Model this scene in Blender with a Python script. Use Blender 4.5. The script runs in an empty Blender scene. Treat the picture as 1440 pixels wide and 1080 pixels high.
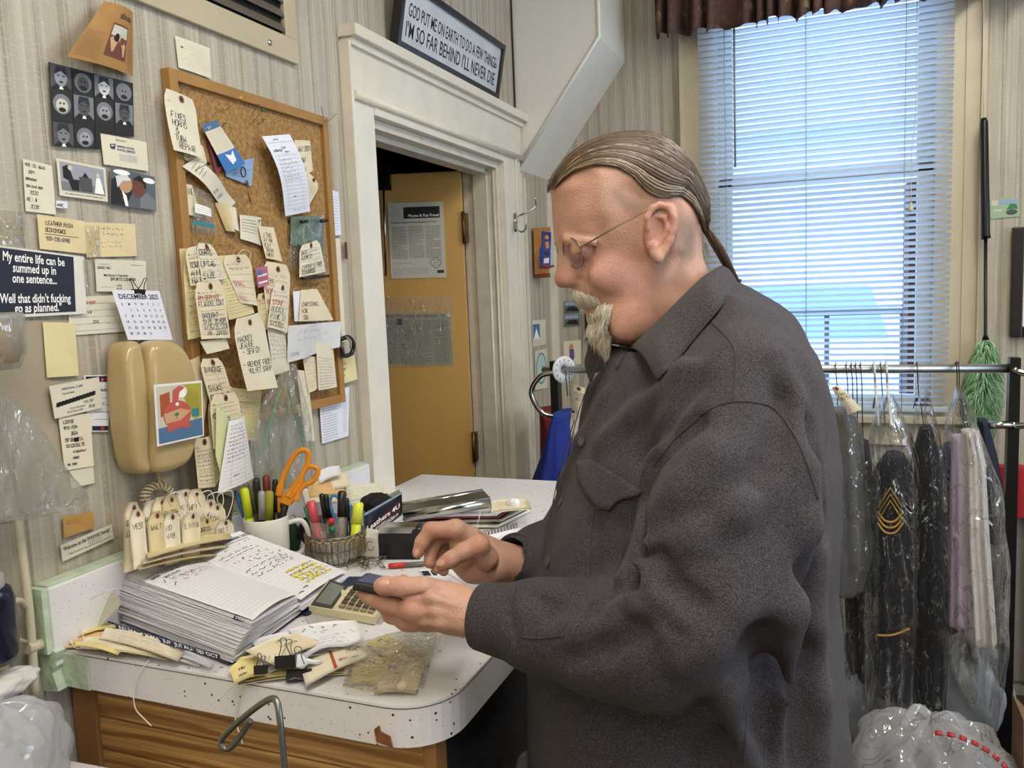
import bpy, bmesh, math, random
import numpy as np
from mathutils import Vector, Matrix
random.seed(7); RNG = np.random.default_rng(7)
sc = bpy.context.scene
# ---------------------------------------------------------------- camera, world, lights, exposure
F = 1148.9                       # focal length in pixels of the 1440 px frame
CAM = np.array([0.0, 0.0, 1.5])
YAW, PITCH, ROLL = -.381986, .109921, .040141
_f = np.array([math.sin(YAW)*math.cos(PITCH), math.cos(YAW)*math.cos(PITCH), -math.sin(PITCH)])
_r = np.cross(_f, [0, 0, 1]); _r /= np.linalg.norm(_r); _d = np.cross(_f, _r)
_c, _s = math.cos(ROLL), math.sin(ROLL)
CR, CD, CF = _c*_r+_s*_d, -_s*_r+_c*_d, _f
cd = bpy.data.cameras.new('camera'); cam = bpy.data.objects.new('camera', cd); sc.collection.objects.link(cam)
cd.sensor_width = 36; cd.lens = F/1440*36; cd.clip_start = .02; cd.clip_end = 200
cam.matrix_world = Matrix(((CR[0], -CD[0], -CF[0], CAM[0]), (CR[1], -CD[1], -CF[1], CAM[1]), (CR[2], -CD[2], -CF[2], CAM[2]), (0, 0, 0, 1)))
sc.camera = cam
sc.view_settings.view_transform = 'Standard'; sc.view_settings.look = 'None'
sc.view_settings.gamma = 1; sc.view_settings.use_curve_mapping = False
sc.view_settings.exposure = 0.3
w = bpy.data.worlds.new('daylight_sky'); sc.world = w; w.use_nodes = True
wn = w.node_tree; wn.nodes['Background'].inputs[0].default_value = (.66, .82, 1, 1); wn.nodes['Background'].inputs[1].default_value = 3.4

def ray(px, py): return CR*((px-720)/F)+CD*((py-540)/F)+CF
def onx(px, py, X=-1.1): r = ray(px, py); return CAM+r*((X-CAM[0])/r[0])
def ony(px, py, Y): r = ray(px, py); return CAM+r*(Y/r[1])
def onz(px, py, Z=1.0): r = ray(px, py); return CAM+r*((Z-CAM[2])/r[2])
def pd(px, py, d): return CAM+ray(px, py)*d

# ---------------------------------------------------------------- materials
def lin(h):
    if isinstance(h, (tuple, list)) and len(h) == 3 and max(h) <= 1: return tuple(h)
    h = h.lstrip('#'); c = [int(h[i:i+2], 16)/255 for i in (0, 2, 4)]
    return tuple(x/12.92 if x < .04045 else ((x+.055)/1.055)**2.4 for x in c)
_M = {}
def mat(name, col, rough=.6, metal=0, bump=0, bscale=60, var=0, vscale=8, spec=None, trans=0, stretch=(1, 1, 1), emit=0, sss=0, coat=0, sheen=0):
    if name in _M: return _M[name]
    m = bpy.data.materials.new(name); m.use_nodes = True; _M[name] = m
    n = m.node_tree.nodes; l = m.node_tree.links; b = n['Principled BSDF']; c = lin(col)
    b.inputs['Base Color'].default_value = (*c, 1); b.inputs['Roughness'].default_value = rough; b.inputs['Metallic'].default_value = metal
    m.diffuse_color = (*c, 1)
    if spec is not None: b.inputs['Specular IOR Level'].default_value = spec
    if trans: b.inputs['Transmission Weight'].default_value = trans
    if sss: b.inputs['Subsurface Weight'].default_value = sss; b.inputs['Subsurface Radius'].default_value = (.01, .004, .002); b.inputs['Subsurface Scale'].default_value = 1
    if coat: b.inputs['Coat Weight'].default_value = coat
    if sheen: b.inputs['Sheen Weight'].default_value = sheen; b.inputs['Sheen Roughness'].default_value = .4
    if emit: b.inputs['Emission Color'].default_value = (*c, 1); b.inputs['Emission Strength'].default_value = emit
    if bump or var:
        tc = n.new('ShaderNodeTexCoord'); mp = n.new('ShaderNodeMapping'); mp.inputs['Scale'].default_value = stretch
        l.new(tc.outputs['Object'], mp.inputs[0])
        if var:
            t = n.new('ShaderNodeTexNoise'); t.inputs['Scale'].default_value = vscale; t.inputs['Detail'].default_value = 6
            l.new(mp.outputs[0], t.inputs['Vector'])
            mx = n.new('ShaderNodeMix'); mx.data_type = 'RGBA'
            mx.inputs[6].default_value = (*[x*(1-var) for x in c], 1); mx.inputs[7].default_value = (*[min(1, x*(1+var)) for x in c], 1)
            cr = n.new('ShaderNodeMapRange'); cr.inputs[1].default_value = .3; cr.inputs[2].default_value = .7
            l.new(t.outputs[0], cr.inputs[0]); l.new(cr.outputs[0], mx.inputs[0]); l.new(mx.outputs[2], b.inputs['Base Color'])
        if bump:
            t = n.new('ShaderNodeTexNoise'); t.inputs['Scale'].default_value = bscale; t.inputs['Detail'].default_value = 4
            l.new(mp.outputs[0], t.inputs['Vector']); bp = n.new('ShaderNodeBump'); bp.inputs['Strength'].default_value = bump; bp.inputs['Distance'].default_value = .01
            l.new(t.outputs[0], bp.inputs['Height']); l.new(bp.outputs[0], b.inputs['Normal'])
    return m
def film(name, tint='#ffffff', haze=.12, gloss=.5, bscale=18, milky='#e8eaea', ridge=.55):
    """thin clear plastic: see-through, crinkled highlights, a little milky scatter"""
    if name in _M: return _M[name]
    m = bpy.data.materials.new(name); m.use_nodes = True; _M[name] = m
    n = m.node_tree.nodes; l = m.node_tree.links; n.clear()
    o = n.new('ShaderNodeOutputMaterial'); tr = n.new('ShaderNodeBsdfTransparent'); tr.inputs[0].default_value = (*lin(tint), 1)
    df = n.new('ShaderNodeBsdfDiffuse'); df.inputs[0].default_value = (*lin(milky), 1)
    tl = n.new('ShaderNodeBsdfTranslucent'); tl.inputs[0].default_value = (*lin(milky), 1)
    gl = n.new('ShaderNodeBsdfGlossy'); gl.inputs['Roughness'].default_value = .09
    tc = n.new('ShaderNodeTexCoord'); t = n.new('ShaderNodeTexNoise'); t.inputs['Scale'].default_value = bscale; t.inputs['Detail'].default_value = 3; t.inputs['Distortion'].default_value = 1.5
    mpp = n.new('ShaderNodeMapping'); mpp.inputs['Scale'].default_value = (1, 1, .45); l.new(tc.outputs['Object'], mpp.inputs[0]); l.new(mpp.outputs[0], t.inputs['Vector'])
    bp = n.new('ShaderNodeBump'); bp.inputs['Strength'].default_value = 1; bp.inputs['Distance'].default_value = .012
    l.new(t.outputs[0], bp.inputs['Height']); l.new(bp.outputs[0], gl.inputs['Normal'])
    fr = n.new('ShaderNodeFresnel'); fr.inputs[0].default_value = 1.45; l.new(bp.outputs[0], fr.inputs['Normal'])
    mu = n.new('ShaderNodeMath'); mu.operation = 'MULTIPLY_ADD'; mu.inputs[1].default_value = gloss*.55; mu.inputs[2].default_value = 0; mu.use_clamp = True; l.new(fr.outputs[0], mu.inputs[0])
    t2 = n.new('ShaderNodeTexNoise'); t2.inputs['Scale'].default_value = bscale*.55; t2.inputs['Detail'].default_value = 2.5; t2.inputs['Distortion'].default_value = 2.2; l.new(mpp.outputs[0], t2.inputs['Vector'])
    def mth(op, a, v, cl=False):
        q = n.new('ShaderNodeMath'); q.operation = op; q.use_clamp = cl; l.new(a, q.inputs[0])
        if v is not None: q.inputs[1].default_value = v
        return q.outputs[0]
    rdg = mth('SUBTRACT', t2.outputs[0], .5); rdg = mth('ABSOLUTE', rdg, None); rdg = mth('MULTIPLY_ADD', rdg, -42); rdg.node.inputs[2].default_value = 1; rdg.node.use_clamp = True; rdg = mth('MULTIPLY', rdg, gloss*ridge)
    ad = n.new('ShaderNodeMath'); ad.operation = 'ADD'; ad.use_clamp = True; l.new(mu.outputs[0], ad.inputs[0]); l.new(rdg, ad.inputs[1])
    m0 = n.new('ShaderNodeMixShader'); m0.inputs[0].default_value = .5; l.new(df.outputs[0], m0.inputs[1]); l.new(tl.outputs[0], m0.inputs[2])
    m1 = n.new('ShaderNodeMixShader'); m1.inputs[0].default_value = haze; l.new(tr.outputs[0], m1.inputs[1]); l.new(m0.outputs[0], m1.inputs[2])
    m2 = n.new('ShaderNodeMixShader'); l.new(ad.outputs[0], m2.inputs[0]); l.new(m1.outputs[0], m2.inputs[1]); l.new(gl.outputs[0], m2.inputs[2])
    l.new(m2.outputs[0], o.inputs[0]); m.diffuse_color = (*lin(tint), .3)
    return m

# ---------------------------------------------------------------- object helpers
COL = sc.collection
def link(name, me, m=None, parent=None, smooth=False):
    o = bpy.data.objects.new(name, me); COL.objects.link(o)
    for x in (m if isinstance(m, (list, tuple)) else [m] if m else []): me.materials.append(x)
    if parent is not None: o.parent = parent
    if smooth: me.polygons.foreach_set('use_smooth', [True]*len(me.polygons))
    return o
def tag(o, label=None, cat=None, group=None, kind=None):
    if label: o['label'] = label
    if cat: o['category'] = cat
    if group: o['group'] = group
    if kind: o['kind'] = kind
    return o
def thing(name, label, cat, loc=(0, 0, 0), group=None):
    o = bpy.data.objects.new(name, None); COL.objects.link(o); o.location = loc; o.empty_display_size = .02
    return tag(o, label, cat, group)
def _loc(bm, parent):
    """world-space bmesh -> local to an (unrotated) parent empty"""
    if parent is not None:
        p = parent.matrix_basis.translation.copy(); q = parent.parent
        while q is not None: p += q.matrix_basis.translation; q = q.parent
        bmesh.ops.translate(bm, verts=bm.verts, vec=-p)
def obj(name, bm, m=None, parent=None, smooth=False, bevel=0, seg=2, origin=False):
    if bevel:
        es = [e for e in bm.edges if len(e.link_faces) == 2 and e.calc_face_angle(0) > .6]
        bmesh.ops.bevel(bm, geom=es, offset=bevel, segments=seg, affect='EDGES', profile=.6)
    _loc(bm, parent); loc = None
    if origin and parent is None and bm.verts:
        co = np.array([v.co for v in bm.verts]); loc = Vector(((co[:, 0].min()+co[:, 0].max())/2, (co[:, 1].min()+co[:, 1].max())/2, co[:, 2].min()))
        bmesh.ops.translate(bm, verts=bm.verts, vec=-loc)
    bmesh.ops.recalc_face_normals(bm, faces=bm.faces)
    me = bpy.data.meshes.new(name); bm.to_mesh(me); bm.free(); o = link(name, me, m, parent, smooth)
    if loc is not None: o.location = loc
    if smooth and bevel:
        try: me.set_sharp_from_angle(angle=.9)
        except Exception: pass
    return o
def V(p): return Vector((float(p[0]), float(p[1]), float(p[2])))
def box(bm, a, b, M=None, mi=0):
    """axis box between corners a and b (optionally transformed)"""
    r = bmesh.ops.create_cube(bm, size=1); s = [b[i]-a[i] for i in range(3)]; c = [(a[i]+b[i])/2 for i in range(3)]
    T = Matrix.Translation(c) @ Matrix.Diagonal((*s, 1)); T = M @ T if M is not None else T
    bmesh.ops.transform(bm, matrix=T, verts=r['verts'])
    for v in r['verts']:
        for f in v.link_faces: f.material_index = mi
    return r['verts']
def tube(bm, pts, r, seg=8, closed=False, mi=0, rs=None, flat=1):
    """swept tube through points"""
    P = [V(p) for p in pts]; n = len(P); rings = []; prev = None
    for i in range(n):
        a = P[(i-1) % n] if (i > 0 or closed) else P[0]; b = P[(i+1) % n] if (i < n-1 or closed) else P[-1]
        t = (b-a); t = t.normalized() if t.length > 1e-9 else Vector((0, 0, 1))
        if prev is None: u = t.orthogonal().normalized()
        else:
            u = prev - t*prev.dot(t); u = u.normalized() if u.length > 1e-6 else t.orthogonal().normalized()
        prev = u; w_ = t.cross(u); rr = rs[i] if rs is not None else r
        rings.append([bm.verts.new(P[i]+(u*math.cos(2*math.pi*k/seg)+w_*math.sin(2*math.pi*k/seg)*flat)*rr) for k in range(seg)])
    m = n if closed else n-1
    for i in range(m):
        A, B = rings[i], rings[(i+1) % n]
        for k in range(seg):
            f = bm.faces.new((A[k], A[(k+1) % seg], B[(k+1) % seg], B[k])); f.material_index = mi; f.smooth = True
    if not closed:
        for R_ in (rings[0][::-1], rings[-1]):
            f = bm.faces.new(R_); f.material_index = mi
    return rings
def curve3(P, n=24, closed=False):
    """Catmull-Rom through points"""
    P = [np.array(p, float) for p in P]; m = len(P); out = []; segs = m if closed else m-1; k = max(2, n//segs)
    for i in range(segs):
        g = lambda j: P[j % m] if closed else P[min(max(j, 0), m-1)]
        a, b, c, d = g(i-1), g(i), g(i+1), g(i+2)
        for t in np.linspace(0, 1, k, endpoint=False):
            out.append(.5*((2*b)+(c-a)*t+(2*a-5*b+4*c-d)*t*t+(3*b-a-3*c+d)*t**3))
    if not closed: out.append(P[-1])
    return out
def lathe(bm, prof, c, seg=32, axis=None, mi=0):
    """revolve (r, h) profile about axis through c"""
    ax = V(axis).normalized() if axis is not None else Vector((0, 0, 1)); u = ax.orthogonal().normalized(); w_ = ax.cross(u); c = V(c); rings = []
    for r, h in prof:
        if r < 1e-6: rings.append([bm.verts.new(c+ax*h)])
        else: rings.append([bm.verts.new(c+ax*h+(u*math.cos(2*math.pi*k/seg)+w_*math.sin(2*math.pi*k/seg))*r) for k in range(seg)])
    for A, B in zip(rings, rings[1:]):
        for k in range(seg):
            k2 = (k+1) % seg
            if len(A) == 1 and len(B) == 1: continue
            if len(A) == 1: vs = (A[0], B[k], B[k2])
            elif len(B) == 1: vs = (A[k], A[k2], B[0])
            else: vs = (A[k], A[k2], B[k2], B[k])
            f = bm.faces.new(vs); f.material_index = mi; f.smooth = True
def prism(bm, poly, off, mi=0):
    """extrude a 3D polygon by vector off"""
    A = [bm.verts.new(V(p)) for p in poly]; B = [bm.verts.new(V(p)+V(off)) for p in poly]; n = len(A); fs = [bm.faces.new(A), bm.faces.new(B[::-1])]
    for i in range(n): fs.append(bm.faces.new((A[i], B[i], B[(i+1) % n], A[(i+1) % n])))
    for f in fs: f.material_index = mi
def copy_tree(o, parent=None):
    c = o.copy(); COL.objects.link(c)
    if parent is not None: c.parent = parent
    for ch in [x for x in o.children]: copy_tree(ch, c)
    return c
def bmn(): return bmesh.new()

# ---------------------------------------------------------------- writing: a stroke alphabet for handwriting, the built-in face for print
_G = {'A': '002640 1232', 'B': '00062635343303 33424120 2000', 'C': '4536160501103041', 'D': '0006264541 412000', 'E': '46060040 0333', 'F': '460600 0333', 'G': '453616050110304143 4323',
 'H': '0006 4046 0343', 'I': '2026', 'J': '4641301001', 'K': '0006 4603 0340', 'L': '060040', 'M': '0006234640', 'N': '00064046', 'O': '160501103041453616', 'P': '00063645443303', 'Q': '160501103041453616 2140',
 'R': '00063645443303 2340', 'S': '4536160504334241301001', 'T': '0646 2026', 'U': '060110304146', 'V': '062046', 'W': '0610233046', 'X': '0640 4600', 'Y': '062346 2320', 'Z': '06460040',
 '0': '160501103041453616', '1': '152620', '2': '05163645440040', '3': '0516364534233342413010 1001', '4': '30360242', '5': '460603334241301001', '6': '453616050110304142331303', '7': '064610',
 '8': '16050443413010010444453616', '9': '443313040516364541 4110', '&': '40162635040110304 2'.replace(' ', ''), '-': '0343', '/': '0046', '.': '2021', '#': '1016 3036 0242 0444', '?': '0516364523 2021', '$': '4536160504334241301001 2026',
 ',': '2110', "'": '2625', '(': '361430', ')': '163410', ':': '2122 2425', '=': '0242 0444', '"': '1614 2624', '!': '2622 2021'}
def hand_strokes(txt, x, y, h, wf=.62, slant=.18, jit=.3, rng=random):
    """polylines (x right, y down) of handwritten capitals; y is the baseline, h the letter height"""
    out = []; cw = h*wf
    for ch in txt.upper():
        for s in _G.get(ch, '').split():
            pl = []
            for i in range(0, len(s)-1, 2):
                a = (int(s[i])+rng.uniform(-jit, jit))/4; b = (int(s[i+1])+rng.uniform(-jit, jit))/6
                pl.append((x+(a*.82+b*slant)*cw, y-b*h))
            out.append(pl)
        x += cw*(1.0 if ch != ' ' else .8)
    return out
def scrawl(x0, x1, y, h, rng=random, dens=1.0):
    """an unreadable line of cursive"""
    out = []; x = x0
    while x < x1:
        L = rng.uniform(.06, .2)*(x1-x0)/dens; pl = []; t = 0
        while t < L and x+t < x1:
            pl.append((x+t, y-rng.uniform(0, 1)*h*(.55 if rng.random() < .75 else 1))); t += h*rng.uniform(.18, .42)
        if len(pl) > 1: out.append(pl)
        x += L+h*.5
    return out
_TX = {}
def text_tris(txt, bold=0, serif=False):
    """unit-height outlines of printed text as (verts, faces, width)"""
    k = (txt, bold)
    if k in _TX: return _TX[k]
    cu = bpy.data.curves.new('t', 'FONT'); cu.body = txt; cu.size = 1; cu.resolution_u = 2; cu.offset = bold
    o = bpy.data.objects.new('t', cu); me = o.to_mesh()
    vs = np.array([v.co[:2] for v in me.vertices]) if len(me.vertices) else np.zeros((0, 2)); fs = [tuple(p.vertices) for p in me.polygons]
    o.to_mesh_clear(); bpy.data.objects.remove(o); bpy.data.curves.remove(cu)
    wd = (vs[:, 0].max() if len(vs) else 0); _TX[k] = (vs, fs, wd); return _TX[k]
INK = {'k': '#1c1c22', 'b': '#27406f', 'r': '#b03030', 'g': '#4a4a4c', 'w': '#f4f4f2', 'n': '#2b3a66', 'p': '#c05a80', 't': '#2f7f8c', 'y': '#e2e03a', 'o': '#a6522c', 'l': '#9a9aa4', 'G': '#2e7d4a', 'B': '#4d7094', 'K': '#0d0d10', 's': '#c9c4b4', 'R': '#c0584c', 'c': '#b9906a', 'm': '#6d3b2e', 'S': '#8fa6bd', 'N': '#1b2133', 'O': '#e0903a', 'i': '#777a80', 'v': '#6a4f8f', 'T': '#c8a27c', 'L': '#d4d4d6'}
def ink(k): return mat('ink_'+{'k': 'black', 'b': 'blue', 'r': 'red', 'g': 'grey', 'w': 'white', 'n': 'navy', 'p': 'pink', 't': 'teal', 'y': 'yellow', 'o': 'brown', 'l': 'pale_grey'}.get(k, 'shade_%d' % ord(k)), INK[k], .55)

class Sheet:
    """a piece of paper or card: mesh surface following S(u, v), with its printing and writing laid on it.
    u runs 0..1 left to right, v 0..1 top to bottom; W and H are its real size for the writing"""
    def __init__(s, TL, TR, BR, BL, bend=0, curl=0, n=8, wf=None, nrm=None, edge=None, twist=0, fn=None, eps=.00035):
        s.c = [np.array(p, float) for p in (TL, TR, BR, BL)]; s.W = (np.linalg.norm(s.c[1]-s.c[0])+np.linalg.norm(s.c[2]-s.c[3]))/2; s.H = (np.linalg.norm(s.c[3]-s.c[0])+np.linalg.norm(s.c[2]-s.c[1]))/2
        nn = np.cross(s.c[3]-s.c[0], s.c[1]-s.c[0]); nn /= np.linalg.norm(nn)
        if np.dot(nn, CAM-s.c[0]) < 0: nn = -nn
        s.n = nn if nrm is None else np.array(nrm, float); s.bend = bend; s.curl = curl; s.N = n; s.wf = wf; s.parts = []; s.bm = bmn(); s.mats = []; s.fn = fn; s.tw = twist; s.eps = eps
    def S(s, u, v, e=0):
        if s.wf: u2 = .5+(u-.5)*s.wf(v)
        else: u2 = u
        a = s.c[0]*(1-u2)+s.c[1]*u2; b = s.c[3]*(1-u2)+s.c[2]*u2; p = a*(1-v)+b*v
        h = s.bend*math.sin(math.pi*min(max(u, 0), 1))+s.curl*v*v+s.tw*(u-.5)*v+e
        if s.fn: h += s.fn(u, v)
        return p+s.n*h
    def mi(s, m):
        if m not in s.mats: s.mats.append(m)
        return s.mats.index(m)
    def base(s, m, u0=0, v0=0, u1=1, v1=1, e=0, n=None, thick=0):
        k = s.mi(m); N = n or s.N; g = [[s.bm.verts.new(V(s.S(u0+(u1-u0)*i/N, v0+(v1-v0)*j/N, e))) for i in range(N+1)] for j in range(N+1)]
        for j in range(N):
            for i in range(N):
                f = s.bm.faces.new((g[j][i], g[j][i+1], g[j+1][i+1], g[j+1][i])); f.material_index = k; f.smooth = True
        if thick:
            b = [[s.bm.verts.new(V(s.S(u0+(u1-u0)*i/N, v0+(v1-v0)*j/N, e-thick))) for i in range(N+1)] for j in range(N+1)]
            ring = [(0, i) for i in range(N+1)]+[(j, N) for j in range(1, N+1)]+[(N, i) for i in range(N-1, -1, -1)]+[(j, 0) for j in range(N-1, 0, -1)]
            for q in range(len(ring)):
                (j0, i0), (j1, i1) = ring[q], ring[(q+1) % len(ring)]
                f = s.bm.faces.new((g[j0][i0], g[j1][i1], b[j1][i1], b[j0][i0])); f.material_index = k
            for j in range(N):
                for i in range(N):
                    f = s.bm.faces.new((b[j][i], b[j+1][i], b[j+1][i+1], b[j][i+1])); f.material_index = k
        return s
    def rect(s, u0, v0, u1, v1, c, e=1):
        s.base(ink(c) if isinstance(c, str) else c, u0, v0, u1, v1, s.eps*e, n=4); return s
    def poly(s, pts, c, e=1):
        k = s.mi(ink(c) if isinstance(c, str) else c); vs = [s.bm.verts.new(V(s.S(u, v, s.eps*e))) for u, v in pts]
        f = s.bm.faces.new(vs); f.material_index = k; return s
    def ell(s, u, v, ru, rv, c, e=1, n=16):
        return s.poly([(u+ru*math.cos(2*math.pi*i/n), v+rv*math.sin(2*math.pi*i/n)) for i in range(n)], c, e)
    def strokes(s, pls, c, wd, e=1.4):
        """polylines in metres (x right, y down) as ink ribbons"""
        k = s.mi(ink(c))
        for pl in pls:
            L = R_ = None
            for i in range(len(pl)):
                a = pl[max(i-1, 0)]; b = pl[min(i+1, len(pl)-1)]; dx, dy = b[0]-a[0], b[1]-a[1]; d = math.hypot(dx, dy) or 1; nx, ny = -dy/d*wd/2, dx/d*wd/2; x, y = pl[i]
                l_ = s.bm.verts.new(V(s.S((x+nx)/s.W, (y+ny)/s.H, s.eps*e))); r_ = s.bm.verts.new(V(s.S((x-nx)/s.W, (y-ny)/s.H, s.eps*e)))
                if L is not None:
                    f = s.bm.faces.new((L, l_, r_, R_)); f.material_index = k
                L, R_ = l_, r_
        return s
    def hand(s, txt, u, v, h, c='k', wd=.0011, wf=.62, slant=.18, jit=.3):
        """handwriting: v is the baseline, h the letter height in metres"""
        return s.strokes(hand_strokes(txt, u*s.W, v*s.H, h, wf, slant, jit), c, wd)
    def scr(s, u0, v0, u1, v1, n, c='k', wd=.0007, fill=.7):
        """n lines of scrawl between the given corners"""
        dv = (v1-v0)/n; pls = []
        for i in range(n):
            a = u0+random.uniform(0, .05); b = u1-random.uniform(0, .3)*(u1-u0); pls += scrawl(a*s.W, b*s.W, (v0+dv*(i+.8))*s.H, dv*s.H*fill)
        return s.strokes(pls, c, wd)
    def lines(s, v0, v1, n, c='l', u0=.06, u1=.94, wd=.0005):
        return s.strokes([[((u0+(u1-u0)*k/4)*s.W, (v0+(v1-v0)*i/max(1, n-1))*s.H) for k in range(5)] for i in range(n)], c, wd, 1.1)
    def vlines(s, us, v0, v1, c='l', wd=.0005):
        return s.strokes([[(u*s.W, (v0+(v1-v0)*k/4)*s.H) for k in range(5)] for u in us], c, wd, 1.1)
    def text(s, txt, u, v, h, c='k', bold=0, xs=1, align='l', fit=None):
        """printed text: v baseline, h capital height in metres"""
        vs, fs, wd = text_tris(txt, bold)
        sy = h/.69; sx = sy*xs
        if fit: sx = fit*s.W/max(wd, 1e-3)
        x0 = u*s.W-(wd*sx/2 if align == 'c' else wd*sx if align == 'r' else 0); y0 = v*s.H; k = s.mi(ink(c))
        nv = [s.bm.verts.new(V(s.S((x0+x*sx)/s.W, (y0-y*sy)/s.H, s.eps*1.5))) for x, y in vs]
        for f in fs:
            try: q = s.bm.faces.new([nv[i] for i in f]); q.material_index = k
            except ValueError: pass
        return s
    def greek(s, u0, v0, u1, v1, n, c='g', wd=None, cols=1):
        """blocks of small print"""
        dv = (v1-v0)/n; wd = wd or dv*s.H*.38; cw = (u1-u0)/cols; pls = []
        for q in range(cols):
            a = u0+q*cw+.01; b = u0+(q+1)*cw-.02
            for i in range(n):
                x = a; e = b if random.random() < .85 else a+(b-a)*random.uniform(.4, .9)
                while x < e:
                    L = random.uniform(.05, .17)*(b-a)*(1 if (b-a)*s.W > .02 else 2); pls.append([(x*s.W, (v0+dv*(i+.5))*s.H), (min(x+L, e)*s.W, (v0+dv*(i+.5))*s.H)]); x += L+.03*(b-a)
        return s.strokes(pls, c, wd)
    def done(s, name, parent=None, label=None, cat=None, group=None, kind=None):
        _loc(s.bm, parent); loc = None
        if parent is None:
            c = sum(s.c)/4; loc = V(c); bmesh.ops.translate(s.bm, verts=s.bm.verts, vec=-loc)
        me = bpy.data.meshes.new(name); s.bm.to_mesh(me); s.bm.free(); o = link(name, me, s.mats, parent)
        if loc is not None: o.location = loc
        if label: tag(o, label, cat, group, kind)
        return o
# ================================================================ THE SETTING
def wallpaper(name, axis, base='#aea595', dark='#7c7365', light='#d8d1c2'):
    m = bpy.data.materials.new(name); m.use_nodes = True; n = m.node_tree.nodes; l = m.node_tree.links; b = n['Principled BSDF']; b.inputs['Roughness'].default_value = .62
    tc = n.new('ShaderNodeTexCoord'); sp = n.new('ShaderNodeSeparateXYZ'); l.new(tc.outputs['Object'], sp.inputs[0]); h = sp.outputs[axis]; z = sp.outputs[2]
    def noise(hs, zs, det=2):
        a = n.new('ShaderNodeMath'); a.operation = 'MULTIPLY'; a.inputs[1].default_value = hs; l.new(h, a.inputs[0])
        c = n.new('ShaderNodeMath'); c.operation = 'MULTIPLY'; c.inputs[1].default_value = zs; l.new(z, c.inputs[0])
        cb = n.new('ShaderNodeCombineXYZ'); l.new(a.outputs[0], cb.inputs[0]); l.new(c.outputs[0], cb.inputs[1])
        t = n.new('ShaderNodeTexNoise'); t.inputs['Scale'].default_value = 1; t.inputs['Detail'].default_value = det; l.new(cb.outputs[0], t.inputs['Vector']); return t.outputs[0]
    def ramp(src, lo, hi):
        r = n.new('ShaderNodeMapRange'); r.inputs[1].default_value = lo; r.inputs[2].default_value = hi; l.new(src, r.inputs[0]); return r.outputs[0]
    def mix(f, a, c, amt=1):
        x = n.new('ShaderNodeMix'); x.data_type = 'RGBA'
        if amt != 1:
            q = n.new('ShaderNodeMath'); q.operation = 'MULTIPLY'; q.inputs[1].default_value = amt; l.new(f, q.inputs[0]); f = q.outputs[0]
        l.new(f, x.inputs[0])
        for i, s in ((6, a), (7, c)):
            if isinstance(s, tuple): x.inputs[i].default_value = (*s, 1)
            else: l.new(s, x.inputs[i])
        return x.outputs[2]
    # broad stripe every 55 mm, filled with fine vertical threads, broken by horizontal fibres
    wv = n.new('ShaderNodeMath'); wv.operation = 'SINE'; q = n.new('ShaderNodeMath'); q.operation = 'MULTIPLY'; q.inputs[1].default_value = 2*math.pi/.05; l.new(h, q.inputs[0]); l.new(q.outputs[0], wv.inputs[0])
    band = ramp(wv.outputs[0], -.1, .75)
    thr = ramp(noise(330, .35, 1), .42, .62); c = mix(band, lin(base), mix(thr, lin(dark), lin(base)), .62)
    c = mix(ramp(noise(110, 2.2, 3), .48, .74), c, lin(light), .55)
    c = mix(ramp(noise(60, 420, 2), .52, .75), c, lin(light), .35)
    c = mix(ramp(noise(6, 5, 4), .5, .8), c, lin('#8d8170'), .35)
    l.new(c, b.inputs['Base Color'])
    bp = n.new('ShaderNodeBump'); bp.inputs['Strength'].default_value = .25; bp.inputs['Distance'].default_value = .002; l.new(noise(400, 120, 2), bp.inputs['Height']); l.new(bp.outputs[0], b.inputs['Normal'])
    return m
WPL = wallpaper('striped_wallpaper', 1); WPB = wallpaper('striped_wallpaper_window_side', 0)
CREAM = mat('cream_gloss_paint', '#ddd6c6', .28, bump=.12, bscale=25, var=.05, vscale=14)
CREAM2 = mat('cream_wall_paint', '#c9bfac', .5, bump=.1, bscale=15, var=.06, vscale=5)
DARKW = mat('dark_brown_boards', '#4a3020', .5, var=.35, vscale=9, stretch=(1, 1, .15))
XW, YB, XR, YF, ZC = -1.1, 3.24, 2.4, -1.7, 3.0
D0, D1, DZ = 1.836, 2.69, 1.955          # door opening in the left wall
W0, W1, WZ0, WZ1 = -.43, .31, 1.03, 2.78   # window opening in the far wall
def struct(name, bm, m, parent=None, **k): o = obj(name, bm, m, parent, **k); (tag(o, kind='structure') if parent is None else None); return o
b = bmn(); box(b, (XW-.13, YF, 0), (XW, D0, ZC)); box(b, (XW-.13, D1, 0), (XW, YB+.2, ZC)); box(b, (XW-.13, D0, DZ), (XW, D1, ZC)); struct('wall_left', b, WPL)
b = bmn(); box(b, (XW, YB, 0), (W0, YB+.2, ZC)); box(b, (W1, YB, 0), (XR, YB+.2, ZC)); box(b, (W0, YB, 0), (W1, YB+.2, WZ0)); box(b, (W0, YB, WZ1), (W1, YB+.2, ZC)); struct('wall_back', b, WPB)
b = bmn(); box(b, (XR, YF, 0), (XR+.15, -.4, ZC)); box(b, (XR, 2.4, 0), (XR+.15, YB+.2, ZC)); box(b, (XR, -.4, 0), (XR+.15, 2.4, .9)); box(b, (XR, -.4, 2.5), (XR+.15, 2.4, ZC)); struct('wall_right', b, CREAM2)
b = bmn(); box(b, (XW-.13, YF-.15, 0), (XR+.15, YF, ZC)); struct('wall_front', b, CREAM2)
b = bmn(); box(b, (XW-.13, YF-.15, ZC), (XR+.15, YB+.2, ZC+.12)); struct('ceiling', b, mat('ceiling_white', '#e4e0d6', .8))
b = bmn(); box(b, (-3.4, YF-.15, -.1), (XR+.15, YB+.2, 0)); struct('floor', b, mat('worn_wood_floor', '#4c3a2c', .5, var=.25, vscale=6, stretch=(1, .1, 1)))
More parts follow.
